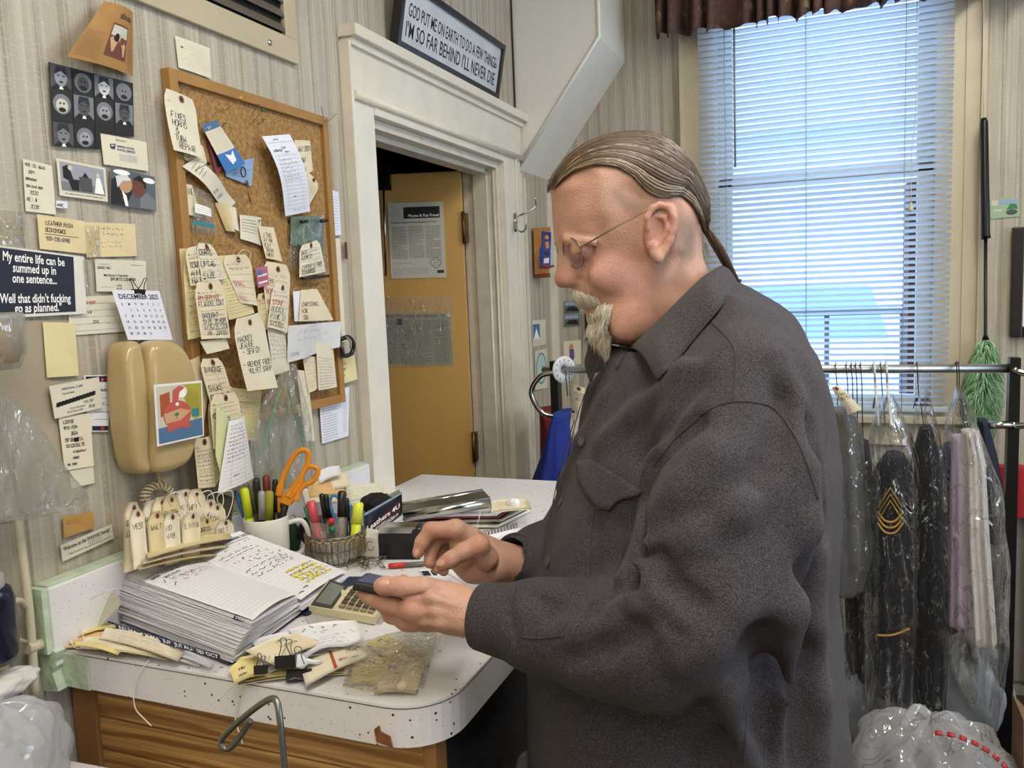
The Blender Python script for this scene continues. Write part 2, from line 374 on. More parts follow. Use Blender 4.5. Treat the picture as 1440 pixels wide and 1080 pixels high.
# the dim room behind the door
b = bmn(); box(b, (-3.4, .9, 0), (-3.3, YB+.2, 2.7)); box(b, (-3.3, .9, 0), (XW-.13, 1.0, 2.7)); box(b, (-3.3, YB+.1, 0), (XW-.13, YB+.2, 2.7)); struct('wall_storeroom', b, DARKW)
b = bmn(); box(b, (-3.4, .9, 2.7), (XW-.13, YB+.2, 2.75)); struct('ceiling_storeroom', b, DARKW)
# door casing (trim_1), jamb (trim_2)
b = bmn()
box(b, (XW, 1.735, 0), (XW+.022, D0-.002, 1.9845)); box(b, (XW, D1+.002, 0), (XW+.022, 2.85, 1.9845))
box(b, (XW, 1.722, 0), (XW+.03, 1.7345, 2.11)); box(b, (XW+.0221, 2.79, 0), (XW+.03, 2.805, 1.984))
box(b, (XW, 1.735, 1.985), (XW+.024, 2.86, 2.115)); box(b, (XW, D0-.0015, 1.957), (XW+.0235, D1+.0015, 1.984)); box(b, (XW, 1.73, 2.10), (XW+.034, 2.865, 2.118)); box(b, (XW, 1.722, 2.118), (XW+.05, 2.875, 2.145))
tube(b, [(XW+.026, 1.735, 1.988), (XW+.026, 2.865, 1.988)], .011, 10)
struct('trim_1', b, CREAM, bevel=.002)
JAMB = mat('jamb_greyed_paint', '#cfc7b6', .35, var=.08, vscale=20, bump=.15, bscale=40)
b = bmn()
box(b, (XW-.13, D1-.02, 0), (XW+.001, D1+.001, DZ)); box(b, (XW-.13, D0, 0), (XW, D0+.02, DZ)); box(b, (XW-.13, D0, DZ-.022), (XW, D1, DZ+.001))
box(b, (XW-.085, D1-.034, 0), (XW-.035, D1-.02, DZ-.02)); box(b, (XW-.085, D0+.02, 0), (XW-.035, D0+.034, DZ-.02)); box(b, (XW-.085, D0+.02, DZ-.038), (XW-.035, D1-.02, DZ-.022))
tube(b, [(XW-.035, D1-.03, 0), (XW-.035, D1-.03, DZ-.03)], .005, 8); tube(b, [(XW-.012, D1-.022, 0), (XW-.012, D1-.022, DZ-.03)], .004, 8)
struct('trim_2', b, JAMB, bevel=.0015)
b = bmn()   # wall strip beyond the casing, corner bead
box(b, (XW, 2.86, 0), (XW+.014, 2.885, 1.94)); box(b, (XW, 2.93, 0), (XW+.008, 2.94, 1.93)); box(b, (XW, 3.2, 0), (XW+.02, 3.24, 1.9)); struct('trim_3', b, CREAM)
b = bmn(); box(b, (XW, YF, 0), (XW+.015, .755, ZC-.01)); struct('trim_4', b, mat('cream_board', '#cabd9c', .5, var=.08, vscale=9))
# door leaf, swung into the storeroom
HX, HY, ang = XW-.118, D1-.045, math.atan2(-.30, -.954)
DM = Matrix.Translation((HX, HY, 0)) @ Matrix.Rotation(ang, 4, 'Z')   # local x runs from hinge to latch, local +y faces the camera side
WOODY = mat('varnished_birch_door', '#c79b57', .32, var=.12, vscale=3, stretch=(1, 1, .12), coat=.3, bump=.03, bscale=30)
door = thing('door_1', None, None, (HX, HY, 0)); tag(door, kind='structure')
b = bmn(); box(b, (.004, -.018, .01), (.81, .018, 1.93), DM); obj('door_leaf', b, WOODY, door, bevel=.002)
def dpt(u, z, e=.02): q = DM @ Vector((u, e, 0)); return np.array((q.x, q.y, z))
dn = np.array(DM.to_3x3() @ Vector((0, 1, 0)));
if np.dot(dn, CAM-np.array((HX, HY, 1.5))) < 0: dn = -dn; _es = -1
else: _es = 1
def ondoor(px, py, e=.0195):
    r = ray(px, py); o_ = np.array((HX, HY, 0))+dn*e; return CAM+r*(np.dot(o_-CAM, dn)/np.dot(r, dn))
BRASS = mat('aged_brass', '#6b5130', .4, .8); CHROME = mat('chrome', '#b9b9b4', .18, 1)
for z in (1.735, .96, .25):
    b = bmn(); box(b, (-.012, -.02, z-.05), (.0, .02, z+.05), DM); tube(b, [np.array((HX, HY, z-.055))+dn*.026, np.array((HX, HY, z+.055))+dn*.026], .006, 10); h = obj('hinge', b, BRASS, door, smooth=False)
# soffit boxing in the corner: beige face, white painted edge and sloping underside
FACE = mat('soffit_beige_paint', '#b3a58d', .45, bump=.05, bscale=8, var=.04, vscale=4); EDGE = mat('soffit_white_edge', '#e6e4dc', .4, bump=.25, bscale=30)
pf = [(XW, 1.955), (-.775, 2.375), (-.775, ZC), (XW, ZC)]
b = bmn(); prism(b, [(x, 2.875, z) for x, z in pf], (0, .362, 0))
for f in b.faces:
    f.material_index = 0 if (abs(f.normal.y) > .9 or f.calc_center_median().x < XW+.01) else 1
so = struct('wall_soffit', b, [FACE, EDGE])
b = bmn(); tube(b, [(XW+.002, 2.876, 1.958), (-.777, 2.876, 2.377), (-.777, 2.876, ZC-.01)], .008, 8); tube(b, [(XW+.003, 2.868, 1.94), (XW+.003, 2.868, 2.99)], .004, 6, mi=1); struct('trim_5', b, [EDGE, mat('dark_crack', '#3d2f22', .8)])
# window: casing, sill, sash with glass
b = bmn()
box(b, (-.555, YB-.02, .98), (W0, YB, WZ1+.09)); box(b, (W1, YB-.02, .98), (.455, YB, WZ1+.09)); box(b, (-.57, YB-.025, WZ1), (.47, YB, WZ1+.11))
box(b, (-.562, YB-.03, .98), (-.548, YB, WZ1+.09)); box(b, (.442, YB-.03, .3), (.458, YB, WZ1+.09)); box(b, (.395, YB-.024, .98), (.401, YB, WZ1+.09))
box(b, (-.58, YB-.06, .985), (.48, YB+.06, 1.01)); box(b, (-.55, YB-.022, .9), (.45, YB, .985)); struct('trim_6', b, mat('window_casing_paint', '#c0b49b', .4, var=.05, vscale=10), bevel=.002)
wnd = thing('window_1', None, None, ((W0+W1)/2, YB+.08, WZ0)); tag(wnd, kind='structure'); SASH = mat('sash_paint', '#cfd2d0', .4)
b = bmn()
for z0, z1, y in ((WZ0, 1.9, YB+.05), (1.865, WZ1, YB+.09)):
    box(b, (W0, y, z0), (W0+.05, y+.035, z1)); box(b, (W1-.05, y, z0), (W1, y+.035, z1)); box(b, (W0, y, z0), (W1, y+.035, z0+.045)); box(b, (W0, y, z1-.035), (W1, y+.035, z1))
obj('window_frame', b, SASH, wnd, bevel=.002)
b = bmn(); box(b, (W0, YB+.049, 1.868), (W1, YB+.052, 1.876)); obj('meeting_rail_gap', b, mat('shadow_gap_black', '#15161a', .9), wnd)
GL = film('window_glass', '#f2f8ff', 0, .35, bscale=1, ridge=0); b = bmn()
box(b, (W0+.05, YB+.066, WZ0+.045), (W1-.05, YB+.07, 1.865)); box(b, (W0+.05, YB+.106, 1.9), (W1-.05, YB+.11, WZ1-.035)); obj('glass_pane', b, GL, wnd)
# venetian blind
bl = thing('venetian_blind', 'white aluminium venetian blind with tilted slats covering the tall window', 'blind', (-.065, 3.19, 1.03))
SL = mat('blind_slat_white', '#d8dce0', .35, trans=0); SLn = SL.node_tree.nodes['Principled BSDF']
# thin painted slats let some daylight through
_n = SL.node_tree.nodes; _l = SL.node_tree.links; _t = _n.new('ShaderNodeBsdfTranslucent'); _t.inputs[0].default_value = (.72, .8, .9, 1); _mx = _n.new('ShaderNodeMixShader'); _mx.inputs[0].default_value = .38
_l.new(SLn.outputs[0], _mx.inputs[1]); _l.new(_t.outputs[0], _mx.inputs[2]); _l.new(_mx.outputs[0], _n['Material Output'].inputs[0])
def slat_bm(bm, z, x0=-.487, x1=.357, y=3.19, tilt=math.radians(27), wd=.026):
    N = 4; rows = []
    for k in range(N+1):
        t = k/N-.5; yy = y+t*wd*math.cos(tilt); zz = z-t*wd*math.sin(tilt)+.0025*(1-4*t*t)
        rows.append((bm.verts.new((x0, yy, zz)), bm.verts.new((x1, yy, zz))))
    for a, c in zip(rows, rows[1:]):
        f = bm.faces.new((a[0], a[1], c[1], c[0])); f.smooth = True
s0 = None; zs = [1.06+.0215*i for i in range(76)]
for z in zs:
    if s0 is None:
        b = bmn(); slat_bm(b, z); s0 = obj('slat', b, SL, bl)
    else:
        c = s0.copy(); COL.objects.link(c); c.location = (0, 0, z-zs[0])
b = bmn()
for x in (-.39, -.11, .21):
    tube(b, [(x, 3.176, 2.7), (x, 3.176, 1.03)], .0011, 5); tube(b, [(x+.002, 3.204, 2.7), (x+.002, 3.204, 1.03)], .0011, 5)
obj('ladder_cord', b, mat('cord_grey', '#9aa0a2', .7), bl)
b = bmn(); box(b, (-.487, 3.178, 1.028), (.357, 3.204, 1.046)); obj('bottom_rail', b, SL, bl, bevel=.003)
b = bmn(); box(b, (-.487, 3.17, 2.69), (.357, 3.21, 2.73)); obj('head_rail', b, SL, bl, bevel=.003)
b = bmn(); tube(b, [ony(1032, 20, 3.165), ony(1034, 235, 3.165)], .004, 6); obj('tilt_wand', b, mat('wand_clear_grey', '#8c9288', .25), bl)
b = bmn(); tube(b, curve3([ony(1290, -40, 3.165), ony(1288, 150, 3.165), ony(1282, 215, 3.165), ony(1281, 285, 3.165)], 12), .0014, 5); lathe(b, [(0, 0), (.004, 0), (.009, -.025), (.008, -.03), (0, -.03)], ony(1281, 285, 3.165), 10, mi=0); obj('pull_cord', b, mat('cord_tassel', '#c9c6b8', .6), bl)
# gathered valance
VAL = mat('valance_brown_floral', '#5a4139', .85, var=.3, vscale=70)
_n = VAL.node_tree.nodes; _l = VAL.node_tree.links; _b = _n['Principled BSDF']
vo = _n.new('ShaderNodeTexVoronoi'); vo.inputs['Scale'].default_value = 16; vo.inputs['Randomness'].default_value = .8; tcx = _n.new('ShaderNodeTexCoord'); _l.new(tcx.outputs['Object'], vo.inputs['Vector'])
mr = _n.new('ShaderNodeMapRange'); mr.inputs[1].default_value = .32; mr.inputs[2].default_value = .2; _l.new(vo.outputs['Distance'], mr.inputs[0])
no = _n.new('ShaderNodeTexNoise'); no.inputs['Scale'].default_value = 45; _l.new(tcx.outputs['Object'], no.inputs['Vector'])
mn = _n.new('ShaderNodeMapRange'); mn.inputs[1].default_value = .45; mn.inputs[2].default_value = .62; _l.new(no.outputs[0], mn.inputs[0]); mm = _n.new('ShaderNodeMath'); mm.operation = 'MULTIPLY'; _l.new(mr.outputs[0], mm.inputs[0]); _l.new(mn.outputs[0], mm.inputs[1])
fc = _n.new('ShaderNodeMix'); fc.data_type = 'RGBA'; fc.inputs[6].default_value = (*lin('#a8655f'), 1); fc.inputs[7].default_value = (*lin('#74805a'), 1); _l.new(vo.outputs['Color'], fc.inputs[0])
fx = _n.new('ShaderNodeMix'); fx.data_type = 'RGBA'; _l.new(mm.outputs[0], fx.inputs[0]); _l.new(_b.inputs['Base Color'].links[0].from_socket, fx.inputs[6]); _l.new(fc.outputs[2], fx.inputs[7]); _l.new(fx.outputs[2], _b.inputs['Base Color'])
b = bmn(); nx = 260; rows = []
for j in range(9):
    v = j/8; r_ = []
    for i in range(nx+1):
        u = i/nx; x = -.63+u*1.25; ph = 2*math.pi*(u*21+.5*math.sin(u*17)+.3*math.sin(u*41)); a = (.012+.03*v)*(1+.4*math.sin(u*23)); z0 = 2.41+.012*math.sin(ph+.8)*v+.006*math.sin(u*60)
        r_.append(b.verts.new((x+.006*math.sin(ph*1.0+1)*v, 3.11+a*math.sin(ph)+.008*math.sin(2*ph+u*9)*v, 2.72+(z0-2.72)*v)))
    rows.append(r_)
for A, B in zip(rows, rows[1:]):
    for i in range(nx): f = b.faces.new((A[i], A[i+1], B[i+1], B[i])); f.smooth = True
val = obj('window_valance', b, VAL, origin=True); sm = val.modifiers.new('thickness', 'SOLIDIFY'); sm.thickness = .002
tag(val, 'gathered brown floral valance curtain across the top of the window', 'valance')
# outdoors, seen through the slats
def outdoor(name, a, c, m, label, cat, parts=None):
    b = bmn(); box(b, a, c); o = obj(name, b, m, origin=True); tag(o, label, cat); return o
b = bmn(); box(b, (-14, 3.6, -.5), (14, 40, -.42)); tag(obj('snowy_yard', b, mat('pale_snow', '#dfe6ef', .9), None), kind='structure')
h_ = thing('neighbouring_house', 'pale blue clapboard house seen through the blind slats', 'building', (-4.5, 14, -.4))
b = bmn(); box(b, (-12, 14, -.4), (3.6, 20, 3.9)); obj('wall', b, mat('pale_blue_siding', '#c9d8ec', .8, var=.05), h_)
b = bmn(); prism(b, [(-12.5, 13.6, 3.8), (4.0, 13.6, 3.8), (1.5, 17, 6.4), (-9, 17, 6.4)], (0, .3, .1)); obj('roof', b, mat('snow_dusted_roof', '#a9b6d8', .8, var=.15, vscale=3), h_)
v_ = thing('parked_van', 'white van parked outside behind the blind slats', 'van', (-1.6, 8.5, -.4))
b = bmn(); prism(b, [(-3.6, 7.6, .1), (1.15, 7.6, .1), (1.2, 7.6, .8), (.55, 7.6, 1.75), (-3.3, 7.6, 1.85), (-3.6, 7.6, 1.4)], (0, 1.8, 0)); obj('body', b, mat('van_white', '#eef4f8', .3), v_, bevel=.08)
b = bmn(); prism(b, [(-2.9, 7.58, 1.0), (.4, 7.58, 1.0), (.25, 7.58, 1.45), (-2.8, 7.58, 1.5)], (0, .03, 0)); obj('window', b, mat('van_glass_cyan', '#9fd0e0', .1), v_)
for x in (-2.8, .3):
    b = bmn(); lathe(b, [(0, -.1), (.33, -.1), (.33, .1), (0, .1)], (x, 7.7, -.08), 24, (0, 1, 0)); obj('wheel', b, mat('tyre_black', '#18191b', .8), v_)
p_ = outdoor('brick_pier', (.30, 4.2, -.4), (.52, 4.5, 1.95), mat('dark_brick', '#4a2d25', .85, var=.3, vscale=25), 'dark red brick pier outside the right edge of the window', 'pier')
r_ = thing('metal_railing', 'grey metal railing with thin posts outside the lower window', 'railing', (0, 5.0, -.4))
b = bmn(); tube(b, [(-1.4, 5, 1.32), (1.4, 5, 1.32)], .018, 8); obj('top_rail', b, mat('railing_grey', '#59616b', .5, .3), r_)
for x in (-.78, -.39, .0, .39):
    b = bmn(); tube(b, [(x-.06, 5, -.42), (x-.06, 5, 1.32)], .014, 8); obj('post', b, mat('railing_grey', '#59616b'), r_)
# lamps the shop has: two fluorescent ceiling fixtures; a shop window on the right wall lets the day in
def fixture(x, y, L, label, s=9, along='y'):
    t = thing('ceiling_light', label, 'ceiling light', (x, y, ZC)); a, c = ((.16, L/2) if along == 'y' else (L/2, .16))
    b = bmn(); box(b, (x-a, y-c, ZC-.07), (x+a, y+c, ZC-.001)); obj('housing', b, mat('fixture_white', '#e8e8e4', .4), t, bevel=.006)
    b = bmn(); box(b, (x-a+.02, y-c+.02, ZC-.078), (x+a-.02, y+c-.02, ZC-.0702)); obj('diffuser', b, mat('fluorescent_diffuser', (1.0, .93, .82), .5, emit=s), t)
fixture(.15, .35, 1.25, 'fluorescent ceiling light over the counter', 19)
fixture(.75, 1.9, 1.25, 'fluorescent ceiling light near the clothes rack', 19)
fixture(.3, -1.0, 1.25, 'fluorescent ceiling light behind the viewer', 19)
w2 = thing('window_2', None, None, (XR+.07, 1.0, .9)); tag(w2, kind='structure')
b = bmn()
for y in (-.4, .53, 1.46, 2.36): box(b, (XR+.04, y, .9), (XR+.1, y+.05, 2.5))
box(b, (XR+.04, -.4, .9), (XR+.1, 2.41, .95)); box(b, (XR+.04, -.4, 2.45), (XR+.1, 2.41, 2.5)); obj('window_frame', b, SASH, w2)
# ================================================================ THE COUNTER
def speckled(name, base='#dedce0', sc_=85, thr=.16, amt=.8, rough=.35):
    m = mat(name, base, rough, bump=.04, bscale=40, var=.03, vscale=9); n = m.node_tree.nodes; l = m.node_tree.links; b = n['Principled BSDF']
    src = b.inputs['Base Color'].links[0].from_socket; prev = src
    for s_, t_, c_ in ((sc_, thr, '#2c2c30'), (sc_*2.3, thr*.9, '#77747a')):
        tc = n.new('ShaderNodeTexCoord'); v = n.new('ShaderNodeTexVoronoi'); v.inputs['Scale'].default_value = s_; l.new(tc.outputs['Object'], v.inputs['Vector'])
        lt = n.new('ShaderNodeMath'); lt.operation = 'LESS_THAN'; lt.inputs[1].default_value = t_; l.new(v.outputs['Distance'], lt.inputs[0])
        sx = n.new('ShaderNodeSeparateColor'); l.new(v.outputs['Color'], sx.inputs[0]); g = n.new('ShaderNodeMath'); g.operation = 'GREATER_THAN'; g.inputs[1].default_value = 1-amt*.4; l.new(sx.outputs[0], g.inputs[0])
        mu = n.new('ShaderNodeMath'); mu.operation = 'MULTIPLY'; l.new(lt.outputs[0], mu.inputs[0]); l.new(g.outputs[0], mu.inputs[1])
        mx = n.new('ShaderNodeMix'); mx.data_type = 'RGBA'; l.new(mu.outputs[0], mx.inputs[0]); l.new(prev, mx.inputs[6]); mx.inputs[7].default_value = (*lin(c_), 1); prev = mx.outputs[2]
    l.new(prev, b.inputs['Base Color']); return m
LAM = speckled('speckled_white_laminate'); GREENP = mat('pale_green_old_paint', '#b9c9b0', .6, var=.12, vscale=30, bump=.4, bscale=60)
OAK = mat('oak_plank', '#a1763f', .42, bump=.08, bscale=90, stretch=(.12, 1, 1))
_n = OAK.node_tree.nodes; _l = OAK.node_tree.links; tc = _n.new('ShaderNodeTexCoord'); mp = _n.new('ShaderNodeMapping'); mp.inputs['Scale'].default_value = (1.1, 1, 9); wv = _n.new('ShaderNodeTexWave'); wv.bands_direction = 'Z'; wv.inputs['Scale'].default_value = 1.3; wv.inputs['Distortion'].default_value = 11; wv.inputs['Detail'].default_value = 3; wv.inputs['Detail Scale'].default_value = .8
_l.new(tc.outputs['Object'], mp.inputs[0]); _l.new(mp.outputs[0], wv.inputs['Vector']); rp = _n.new('ShaderNodeValToRGB'); rp.color_ramp.elements[0].color = (*lin('#8f6433'), 1); rp.color_ramp.elements[0].position = .05; rp.color_ramp.elements[1].color = (*lin('#c69a5e'), 1); rp.color_ramp.elements[1].position = .4
_l.new(wv.outputs[0], rp.inputs[0]); gm = _n.new('ShaderNodeMapping'); gm.inputs['Scale'].default_value = (5, 1, 260); _l.new(tc.outputs['Object'], gm.inputs[0]); gn = _n.new('ShaderNodeTexNoise'); gn.inputs['Scale'].default_value = 1; gn.inputs['Detail'].default_value = 3; gn.inputs['Distortion'].default_value = .6; _l.new(gm.outputs[0], gn.inputs['Vector'])
gr = _n.new('ShaderNodeMapRange'); gr.inputs[1].default_value = .42; gr.inputs[2].default_value = .62; gr.inputs[3].default_value = .55; gr.inputs[4].default_value = 0; _l.new(gn.outputs[0], gr.inputs[0]); gx = _n.new('ShaderNodeMix'); gx.data_type = 'RGBA'; gx.inputs[7].default_value = (*lin('#7a5527'), 1); _l.new(gr.outputs[0], gx.inputs[0]); _l.new(rp.outputs[0], gx.inputs[6]); _l.new(gx.outputs[2], _n['Principled BSDF'].inputs['Base Color'])
CT = 1.0; CX0, CX1, CY0, CY1 = XW+.002, -.447, .83, 2.02
counter = thing('shop_counter', 'white speckled laminate counter with rounded corner on an oak plank base', 'counter', (-.78, 1.4, 0))
def rounded_top(bm, z0, z1, r=.075):
    pts = [(CX0, CY0)]
    for k in range(9): a = -math.pi/2+k/8*math.pi/2; pts.append((CX1-r+r*math.cos(a), CY0+r+r*math.sin(a)))
    pts += [(CX1, CY1), (CX0, CY1)]; prism(bm, [(x, y, z1) for x, y in pts], (0, 0, z0-z1))
b = bmn(); rounded_top(b, CT-.055, CT); o = obj('worktop', b, LAM, counter, bevel=.0025)
b = bmn(); rounded_top(b, CT-.0045, CT-.0035)
o = obj('edge_seam', b, mat('seam_dark', '#4c4844', .7), counter); o.scale = (1.0009, 1.0009, 1)
b = bmn(); box(b, (CX0, .815, CT-.02), (-1.068, 1.70, CT+.1)); obj('backsplash', b, LAM, counter, bevel=.003)
b = bmn(); box(b, (CX0, .805, CT+.002), (-1.071, .8149, CT+.101)); box(b, (CX0, .8149, CT+.1002), (-1.072, 1.70, CT+.104)); prism(b, [(-1.099, .829, CT-.054), (-1.02, .829, CT-.055), (-1.022, .829, CT-.004), (-1.099, .829, CT-.002)], (0, -.0025, 0)); prism(b, [(-1.099, .812, CT-.06), (-1.066, .812, CT-.056), (-1.075, .812, CT-.03), (-1.062, .812, CT+.004), (-1.085, .812, CT+.01), (-1.099, .812, CT+.02)], (0, .016, 0))
obj('chipped_paint_end', b, GREENP, counter, bevel=.001)
b = bmn(); prism(b, [(-.535, .828, CT-.05), (-.512, .828, CT-.054), (-.515, .828, CT-.04), (-.528, .828, CT-.036), (-.53, .828, CT-.028), (-.537, .828, CT-.034)], (0, .002, 0)); o = obj('broken_edge_chip', b, mat('exposed_chipboard', '#7a4a2c', .8, var=.3, vscale=80), counter)
for i in range(18):
    z1 = CT-.066-.053*i; z0 = z1-.0508
    if z0 < .02: break
    b = bmn(); box(b, (-1.05, .862, z0), (-.487, .88, z1)); obj('plank', b, OAK, counter, bevel=.002)
b = bmn(); box(b, (XW+.004, .856, .1), (-1.05, .885, CT-.058)); obj('corner_post', b, mat('bare_wood_post', '#93683a', .55, var=.2, vscale=12, stretch=(1, 1, .2)), counter, bevel=.002)
b = bmn(); box(b, (-.487, .858, .02), (-.468, .888, CT-.0555)); obj('corner_post', b, mat('bare_wood_post', '#93683a'), counter, bevel=.002)
b = bmn(); box(b, (-.486, .888, .02), (-.468, CY1-.01, CT-.0555)); obj('side_panel', b, mat('black_green_paint', '#22292a', .4, bump=.2, bscale=20), counter, bevel=.002)
b = bmn(); box(b, (-1.05, .9, CT-.3), (-.49, CY1-.02, CT-.06)); box(b, (-1.05, .884, .02), (-.49, .9, CT-.3)); obj('carcass', b, mat('dark_interior', '#17130f', .8), counter)

# ---- planner
NAVY = mat('navy_vinyl_cover', '#1f2a4c', .4, bump=.05, bscale=80); PAPER = mat('white_paper', '#e6e6ea', .75); PAGEEDGE = mat('page_edge_white', '#dcdce4', .8)
pl = thing('planner_binder', 'thick open daily planner with navy tabs and handwritten December pages', 'planner', (-.93, 1.03, CT+.001), None)
def q4(*a): return [np.array(p, float) for p in a]
cA = q4(onz(132, 872), onz(322, 938), onz(430, 862), onz(262, 812)); cA = [np.array((max(p[0], -1.064), p[1], p[2])) for p in cA]
b = bmn(); prism(b, [p+[0, 0, .004] for p in cA], (0, 0, .003)); obj('cover', b, NAVY, pl)
cB = q4((-1.05, 1.06, 1), (-.785, 1.04, 1), (-.795, 1.215, 1), (-1.0, 1.15, 1)); b = bmn(); prism(b, [p+[0, 0, .003] for p in cB], (0, 0, .003)); obj('cover', b, NAVY, pl)
lo = q4(onz(141, 866, 1.008), onz(327, 931, 1.008), onz(422, 860, 1.008), onz(268, 808, 1.008)); hi = q4(onz(166, 810, 1.072), onz(356, 874, 1.062), onz(417, 838, 1.04), onz(262, 782, 1.068))
lo = [np.array((max(p[0], -1.062), p[1], p[2])) for p in lo]; hi = [np.array((max(p[0], -1.062), p[1], p[2])) for p in hi]
b = bmn(); NL = 34
for i in range(NL):
    t = i/(NL-1); j = [np.array((random.uniform(-.003, .003), random.uniform(-.003, .003), 0)) for _ in range(4)]; q = [lo[k]*(1-t)+hi[k]*t+j[k]*(.4+.8*(random.random() < .3)) for k in range(4)]
    bulge = .008*math.sin(math.pi*t); q[0] = q[0]+[-bulge, -bulge*.6, 0]; q[1] = q[1]+[0, -bulge, 0]
    n_ = 6; A = [q[0]*(1-u)+q[1]*u for u in np.linspace(0, 1, n_)]; Bq = [q[3]*(1-u)+q[2]*u for u in np.linspace(0, 1, n_)]
    wob = [random.uniform(-.0008, .0008) for _ in range(n_)]; A = [p+[0, 0, wob[k]] for k, p in enumerate(A)]
    top = [b.verts.new(V(p)) for p in A]; top2 = [b.verts.new(V(p)) for p in Bq]; bo = [b.verts.new(V(p-[0, 0, .0013])) for p in A]; bo2 = [b.verts.new(V(p-[0, 0, .0013])) for p in Bq]
    for k in range(n_-1):
        b.faces.new((top[k], top[k+1], top2[k+1], top2[k])); b.faces.new((bo[k], top[k], top[k+1], bo[k+1]) if 0 else (bo[k], bo[k+1], top[k+1], top[k])); b.faces.new((bo[k], bo2[k], bo2[k+1], bo[k+1]))
    b.faces.new((top[-1], bo[-1], bo2[-1], top2[-1])); b.faces.new((top[0], top2[0], bo2[0], bo[0]))
obj('page_block', b, PAGEEDGE, pl)
# left page (Monday): top of page towards the wall; u along +y (reading direction), v towards the man
s = Sheet(hi[0]+[0, 0, .002], hi[3]+[0, 0, .0025], hi[2]+[0, 0, .0025], hi[1]+[0, 0, .002], bend=.006, n=14, eps=.0006); s.base(PAPER)
s.text('MONDAY', .34, .055, .008, 'n', .01); s.text('DECEMBER 2025', .38, .10, .0085, 'n', .01); s.lines(.15, .95, 26, 'l', .04, .96, .0004); s.lines(.135, .136, 2, 'k', .04, .75, .0007)
s.hand('BROWN TAILORING', .08, .19, .007, 'k', .0011); s.hand('SUIT PANTS', .2, .24, .006, 'k', .001); s.scr(.1, .26, .9, .38, 2, 'k', .0013, 1.2); s.scr(.35, .27, .97, .34, 2, 'p', .0012, 1.0); s.strokes([[(.03+.006*i, .075+.014*(i % 2)) for i in range(16)]], 'k', .0009)
s.done('page', pl)
# a fan of dividers between pages
tq = q4(onz(266, 782, 1.068), onz(338, 749, 1.088), onz(488, 806, 1.012), onz(424, 846, 1.03))
b = bmn()
for i in range(10):
    e = [0, 0, -.0008*i-.007]; q = [tq[0]+e, tq[1]+e+[.001*i*(i % 2), 0, 0], tq[2]+np.array(e)*.55+[.0012*(i % 3), .001*i, 0], tq[3]+e]; prism(b, q, (0, 0, -.0008))
obj('page_block', b, PAGEEDGE, pl)
s = Sheet(tq[0], tq[1], tq[2], tq[3], bend=.004, n=14, eps=.0007, fn=lambda u, v: .0035); s.base(PAPER)
s.text('TUESDAY', .42, .05, .008, 'n', .01); s.text('DECEMBER 2025', .40, .095, .0085, 'n', .01); s.lines(.12, .123, 2, 'k', .2, .9, .0006); s.lines(.16, .95, 28, 'l', .05, .97, .0003)
s.scr(.06, .14, .5, .20, 1, 't', .0014, .9); s.scr(.62, .12, .97, .19, 1, 'r', .0016); s.scr(.10, .22, .9, .30, 2, 'k', .0011, .8); s.scr(.08, .31, .55, .38, 1, 'r', .0014); s.scr(.3, .33, .97, .46, 2, 'n', .0013, .9); s.scr(.06, .46, .9, .62, 3, 'k', .0012, .8); s.scr(.55, .48, .95, .58, 2, 'v', .0014)
s.scr(.35, .68, .97, .92, 5, 'y', .005, .9); s.scr(.35, .68, .97, .92, 5, 'r', .0014); s.scr(.4, .68, .93, .9, 4, 't', .0014)
s.done('page', pl)
MON = ['JAN', 'FEB', 'MAR', 'APR', 'MAY', 'JUN', 'JUL', 'AUG', 'SEP', 'OCT']
for i, tx in enumerate(MON+['NOV', 'DEC']):
    if i < 10: x0, y0 = 148+i*15.5, 870+i*4.6; z = 1.012+.0035*i*.55; c_ = [onz(x0, y0, z), onz(x0+24, y0+7, z), onz(x0+26, y0+16, z-.004), onz(x0+4, y0+9, z-.004)]
    elif i == 10: c_ = [onz(312, 878, 1.04), onz(330, 883, 1.04), onz(326, 890, 1.036), onz(309, 885, 1.036)]
    else: c_ = [onz(338, 862, 1.062), onz(357, 866, 1.06), onz(350, 873, 1.057), onz(334, 868, 1.058)]
    c_ = [p+np.array((.0, -.004 if i < 10 else -.010, .0 if i < 10 else .002)) for p in c_]
    s = Sheet(*c_, n=2, eps=.0004); s.base(NAVY, thick=.0004); s.text(tx, .5, .85, s.H*.6, 'w', align='c'); s.done('tab', pl)
for px_, py_ in ((430, 838), (424, 846), (300, 792), (292, 788)):
    b = bmn(); c0 = onz(px_, py_, 1.02); tube(b, [c0+[0, .016*math.cos(a), .016*math.sin(a)] for a in np.linspace(0, 2*math.pi, 17)[:-1]], .0013, 6, True); obj('ring', b, CHROME, pl)

# ---- calculator on a pad
cal = thing('desk_calculator', 'cream desk calculator with brown keys and grey display, in front of the phone', 'calculator', (-.74, 1.13, CT+.012), None)
C0, C1, C2, C3 = onz(434, 852, 1.014), onz(527, 868, 1.014), onz(543, 845, 1.016), onz(463, 814, 1.03)
C = np.array([C3, onz(545, 820, 1.026) if 0 else C3+(C2-C3)*1.0, C1, C0]);
